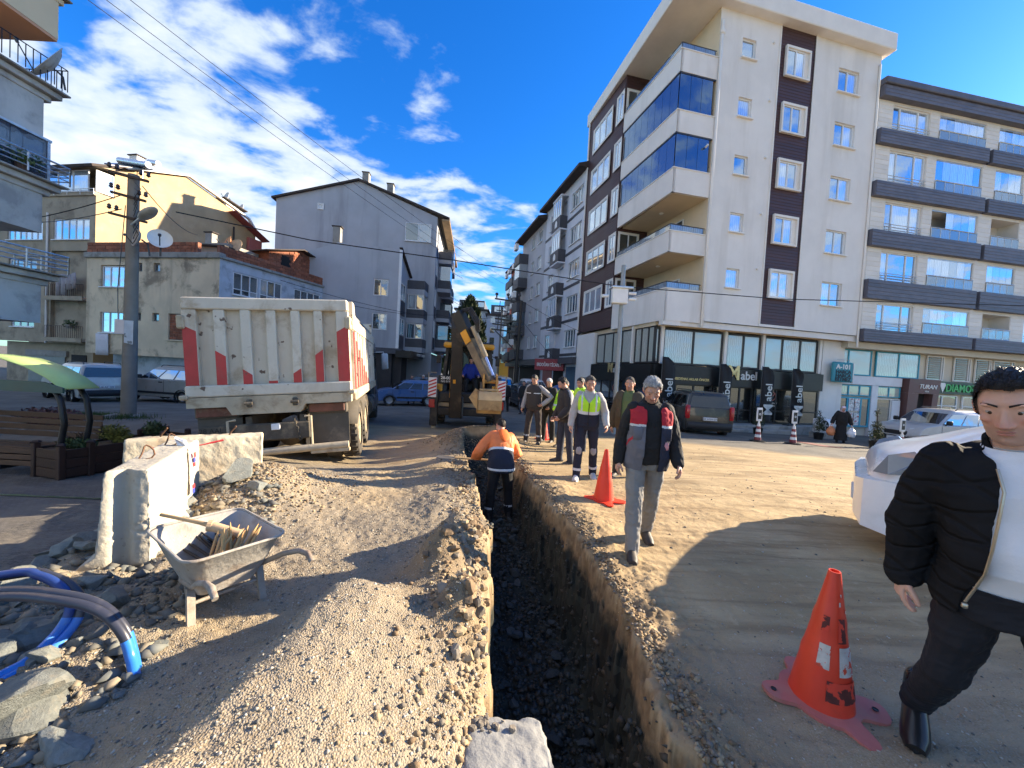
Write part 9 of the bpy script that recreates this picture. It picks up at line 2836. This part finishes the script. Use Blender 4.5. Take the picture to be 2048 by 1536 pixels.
def plaza():
    WD = mat('dark_stained_wood', (.040, .019, .013), .6, .25, 3, .25, 20, rv=.15)
    WB_ = mat('bench_wood', (.085, .045, .026), .6, .25, 3, .25, 20, rv=.15)

    a, b = G(118, 950, -.74), G(252, 926, -.74)
    u = (b - a).normalized()
    zg = gz(a.x, a.y)
    t = thing('planter', (a.x, a.y, min(zg, gz(b.x, b.y)) - .02), 'dark wooden planter with posts full of low shrubs', 'planter', None, math.atan2(u.y, u.x))
    L = 2.35; W = .75
    for k in range(3):
        for (x0, x1, y0, y1) in ((.0, L, 0, .03), (0, L, W - .03, W)):
            MB().bbox((x0 + .09, y0, .05 + k * .185), (x1 - .09, y1, .05 + k * .185 + .175), .008).build('plank', WD, t)
        for x in (0, L - .03):
            MB().bbox((x, .09, .05 + k * .185), (x + .03, W - .09, .05 + k * .185 + .175), .008).build('plank', WD, t)
    for x in (-.02, .42, 1.72, L - .08):
        for y in (-.03, W - .07):
            MB().bbox((x, y, 0), (x + .10, y + .10, .68), .01).build('post', WD, t)
            MB().lathe([(.075, .68), (.085, .70), (.05, .73), (0, .735)], (x + .05, y + .05, 0), n=4).build('post_cap', WD, t)
    MB().box((.05, .04, .1), (L - .05, W - .04, .55)).build('soil', mat('brown_clod', (.15, .105, .06)), t)
    LEAF = [mat('shrub_leaf', (.06, .085, .025), .7, .35, 6, rv=.15), mat('shrub_yellow', (.17, .15, .025), .7, .35, 6), mat('shrub_red', (.12, .055, .05), .7, .35, 6)]
    def shrub(loc, blobs, n, size, m, lab, seed, stems=True):
        s = thing('shrub', loc, lab, 'shrub')
        leaf_cloud('leaves', blobs, n, size, m, s, seed)
        st = MB(); rs = random.Random(seed)
        for k in range(7):
            st.tube([(0, 0, -.05), (rs.gauss(0, .05), rs.gauss(0, .05), .15), (rs.gauss(0, .15), rs.gauss(0, .1), .32)], .006, 4)
        st.build('stem', IRON, s)
    M = Matrix.Translation(t.location) @ rotm(0, 0, math.atan2(u.y, u.x))
    shrub(M @ Vector((.45, .38, .55)), [(0, 0, .08, .35, .25, .12)], 700, .05, LEAF[0], 'low dark green shrub at the near end of the planter', 1)
    shrub(M @ Vector((1.05, .40, .55)), [(0, 0, .22, .30, .25, .17), (.2, 0, .12, .2, .2, .12)], 800, .05, LEAF[1], 'yellowing shrub in the middle of the planter', 2)
    shrub(M @ Vector((1.85, .40, .55)), [(0, 0, .2, .25, .2, .18)], 520, .05, LEAF[0], 'leggy green shrub at the far end of the planter', 3)

    q = G(30, 880, -.6)
    shrub((q.x - .6, q.y + 1.2, gz(q.x, q.y) + .3), [(0, 0, .25, .9, .4, .25)], 1300, .06, LEAF[2], 'reddish low hedge behind the green canopy', 4)
    kb = MB()
    k0, k1 = G(-60, 868, -.55), G(235, 842, -.45)
    kb.obox((k0.x, k0.y, gz(k0.x, k0.y) + .03), (k1.x, k1.y, gz(k1.x, k1.y) + .05), .22, .16)
    kb.build('kerb', CONC)['kind'] = 'structure'
    gm = mat('grass_green', (.055, .085, .02), .8, .4, 6)
    rs = np.random.RandomState(4); V, F_ = [], []
    c0 = P(215, 838, 11.8)
    for k in range(1500):
        x, y = c0.x + rs.normal() * .7, c0.y - .3 + rs.normal() * .3
        z = -.37 - .02 * max(0, abs(x) - 5)
        h_ = .05 + .14 * rs.rand(); an = rs.rand() * 6.28; w = .012
        k0_ = len(V)
        V += [(x - w * math.cos(an), y - w * math.sin(an), z - .03), (x + w * math.cos(an), y + w * math.sin(an), z - .03), (x + rs.normal() * .04, y + rs.normal() * .04, z + h_)]; F_.append((k0_, k0_ + 1, k0_ + 2))
    V = np.array(V); V[:, 2] += np.repeat(ground_fields(V[::3, 0], V[::3, 1])[0] - (-.37 - .02 * np.maximum(0, np.abs(V[::3, 0]) - 5)), 3)
    o = link('grass', np_mesh('grass', V, np.array(F_), gm)); o['kind'] = 'stuff'

    zg = -.78
    t = thing('canopy_bench', (-10.05, 7.9, zg), 'wooden bench under a curved lime green canopy on a dark frame', 'bench', None, R(0))
    LIME = mat('lime_canopy', (.48, .62, .22), .5, .06, 2); DKG = mat('dark_green_fascia', (.03, .075, .065), .5, .15, 2)
    arc = [(-1.7, 1.85), (-1.4, 2.08), (-.9, 2.22), (-.3, 2.27), (.3, 2.22), (.8, 2.08), (1.2, 1.9), (1.52, 1.68)]
    c = MB(); c.loft([[(x, y, z) for x, z in arc] for y in (-.62, .05)], False, False, closed=False)
    o = c.build('canopy_sheet', LIME, t, smooth=60); sm = o.modifiers.new('s', 'SOLIDIFY'); sm.thickness = .02
    f = MB()
    f.prism([(-1.75, -.66, 1.58), (1.58, -.66, 1.60), (1.58, -.66, 1.70), (1.2, -.66, 1.80), (-1.75, -.66, 1.80)], (0, .035, 0)); f.build('canopy_fascia', DKG, t)
    for y in (-.5, -.05):
        for s in (-1, 1):
            MB().tube([(s * 1.15 + .02, y, 1.75), (s * 1.36, y, 1.45), (s * 1.44, y, 1.0), (s * 1.36, y, .5), (s * 1.2, y, .0)], .05, 8).build('curved_post', BLACKP, t, smooth=60)
    for k in range(4):
        MB().bbox((-1.3, -.35 + k * .14, .42), (1.3, -.35 + k * .14 + .11, .46), .008).build('slat', WB_, t)
    for k in range(4):
        MB().bbox((-1.3, .27 + .02 * k, .55 + k * .13), (1.3, .30 + .02 * k, .55 + k * .13 + .11), .008).build('slat', WB_, t)
    for k in range(3):
        MB().bbox((-1.3, -.42, .10 + k * .12), (1.3, -.39, .10 + k * .12 + .10), .008).build('slat', WB_, t)
    for x in (-1.25, 0, 1.2): MB().bbox((x, -.4, 0), (x + .07, .3, .42), .01).build('leg', BLACKP, t)

def shopfront_things():
    t0 = P(1662, 850, 18.2)
    t = thing('air_conditioner', (t0.x, 18.7, -.42), 'pale air conditioner unit standing between black shop and supermarket', 'air conditioner', None, R(12))
    MB().bbox((-.42, -.16, 0), (.42, .16, .66), .03).build('casing', WFRAME, t, smooth=40)
    MB().lathe([(0, -.002), (.25, -.002), (.25, -.02), (.235, -.02), (.235, -.012), (0, -.01)], (-.08, -.16, .34), 'y', 24).build('fan_grille', TRIMB, t)
    fb = MB()
    for k in range(5):
        an = 2 * math.pi * k / 5
        fb.obox((-.08, -.185, .34), (-.08 + .2 * math.cos(an), -.185, .34 + .2 * math.sin(an)), .08, .01, (0, 1, 0))
    fb.build('fan', STEEL, t)
    MB().bbox((-.5, -.25, -.32), (.5, .25, -.005), .03).build('concrete_base', CONC, t)
    CON = mat('conifer_leaf', (.050, .060, .022), .8, .5, 6)
    for px, y, lab, h_ in ((1637, 17.3, 'potted conifer shrub next to the air conditioner', 1.2), (1752, 15.0, 'taller potted conifer shrub by the silver van', 1.45), (1515, 17.6, 'small dry potted shrub beside the black shop door', .95)):
        w = P(px, 870, y)
        t = thing('potted_conifer', gt(w.x, y), lab, 'potted shrub', 'potted shrubs in front of the shops')
        MB().lathe([(0, 0), (.17, 0), (.21, .3), (.18, .3), (.16, .25), (0, .25)], n=14).build('pot', BLACKP, t, smooth=40)
        MB().tube([(0, 0, .2), (.02, 0, .6), (0, 0, h_)], .015, 5).build('trunk', IRON, t)
        leaf_cloud('foliage', [(0, 0, .55, .26, .26, .25), (.03, 0, .85, .22, .22, .25), (-.02, .02, h_ - .05, .12, .12, .22)], 900, .055, CON, t, int(px), .18)

    q = [P(1560, 872, 15.8), P(1600, 873, 15.6), P(1690, 893, 14.0), P(1650, 893, 14.0)]
    rd = MB(); rd.add([(p.x, p.y, gz(p.x, p.y) + .012) for p in q], [(0, 1, 2, 3)][::1]); o = rd.build('painted_strip', mat('faded_red_paint', (.20, .075, .065), .8, .2, 4)); o['kind'] = 'structure'

    w = P(1118, 790, 21)
    t = thing('covered_stall', gt(w.x + .15, 21.5), 'bundle under a blue tarpaulin beside the pale striped block', 'tarpaulin')
    mb = MB(); stack(mb, [(0, .95, .7, 0), (.5, .9, .68, 0), (1.2, .72, .55, 0), (1.55, .42, .35, .05), (1.66, .15, .12, .05)], 20)
    v, n, f = remesh(mb, .05, 1); v = v + n * (.05 * fbm(v[:, 0] * 2 + v[:, 1], v[:, 2] * .7, 2.5, 3))[:, None]
    link('tarpaulin', np_mesh('tarpaulin', v, f, mat('blue_tarpaulin', (.035, .07, .20), .5, .15, 3), True), t)
    MB().bbox((-.1, -.83, .3), (.45, -.68, .85), .02).build('white_box', WFRAME, t)

barriers(); cones(); wheelbarrow(); pipes(); rocks(); loose_stones(); poles(); wires(); plaza(); shopfront_things()
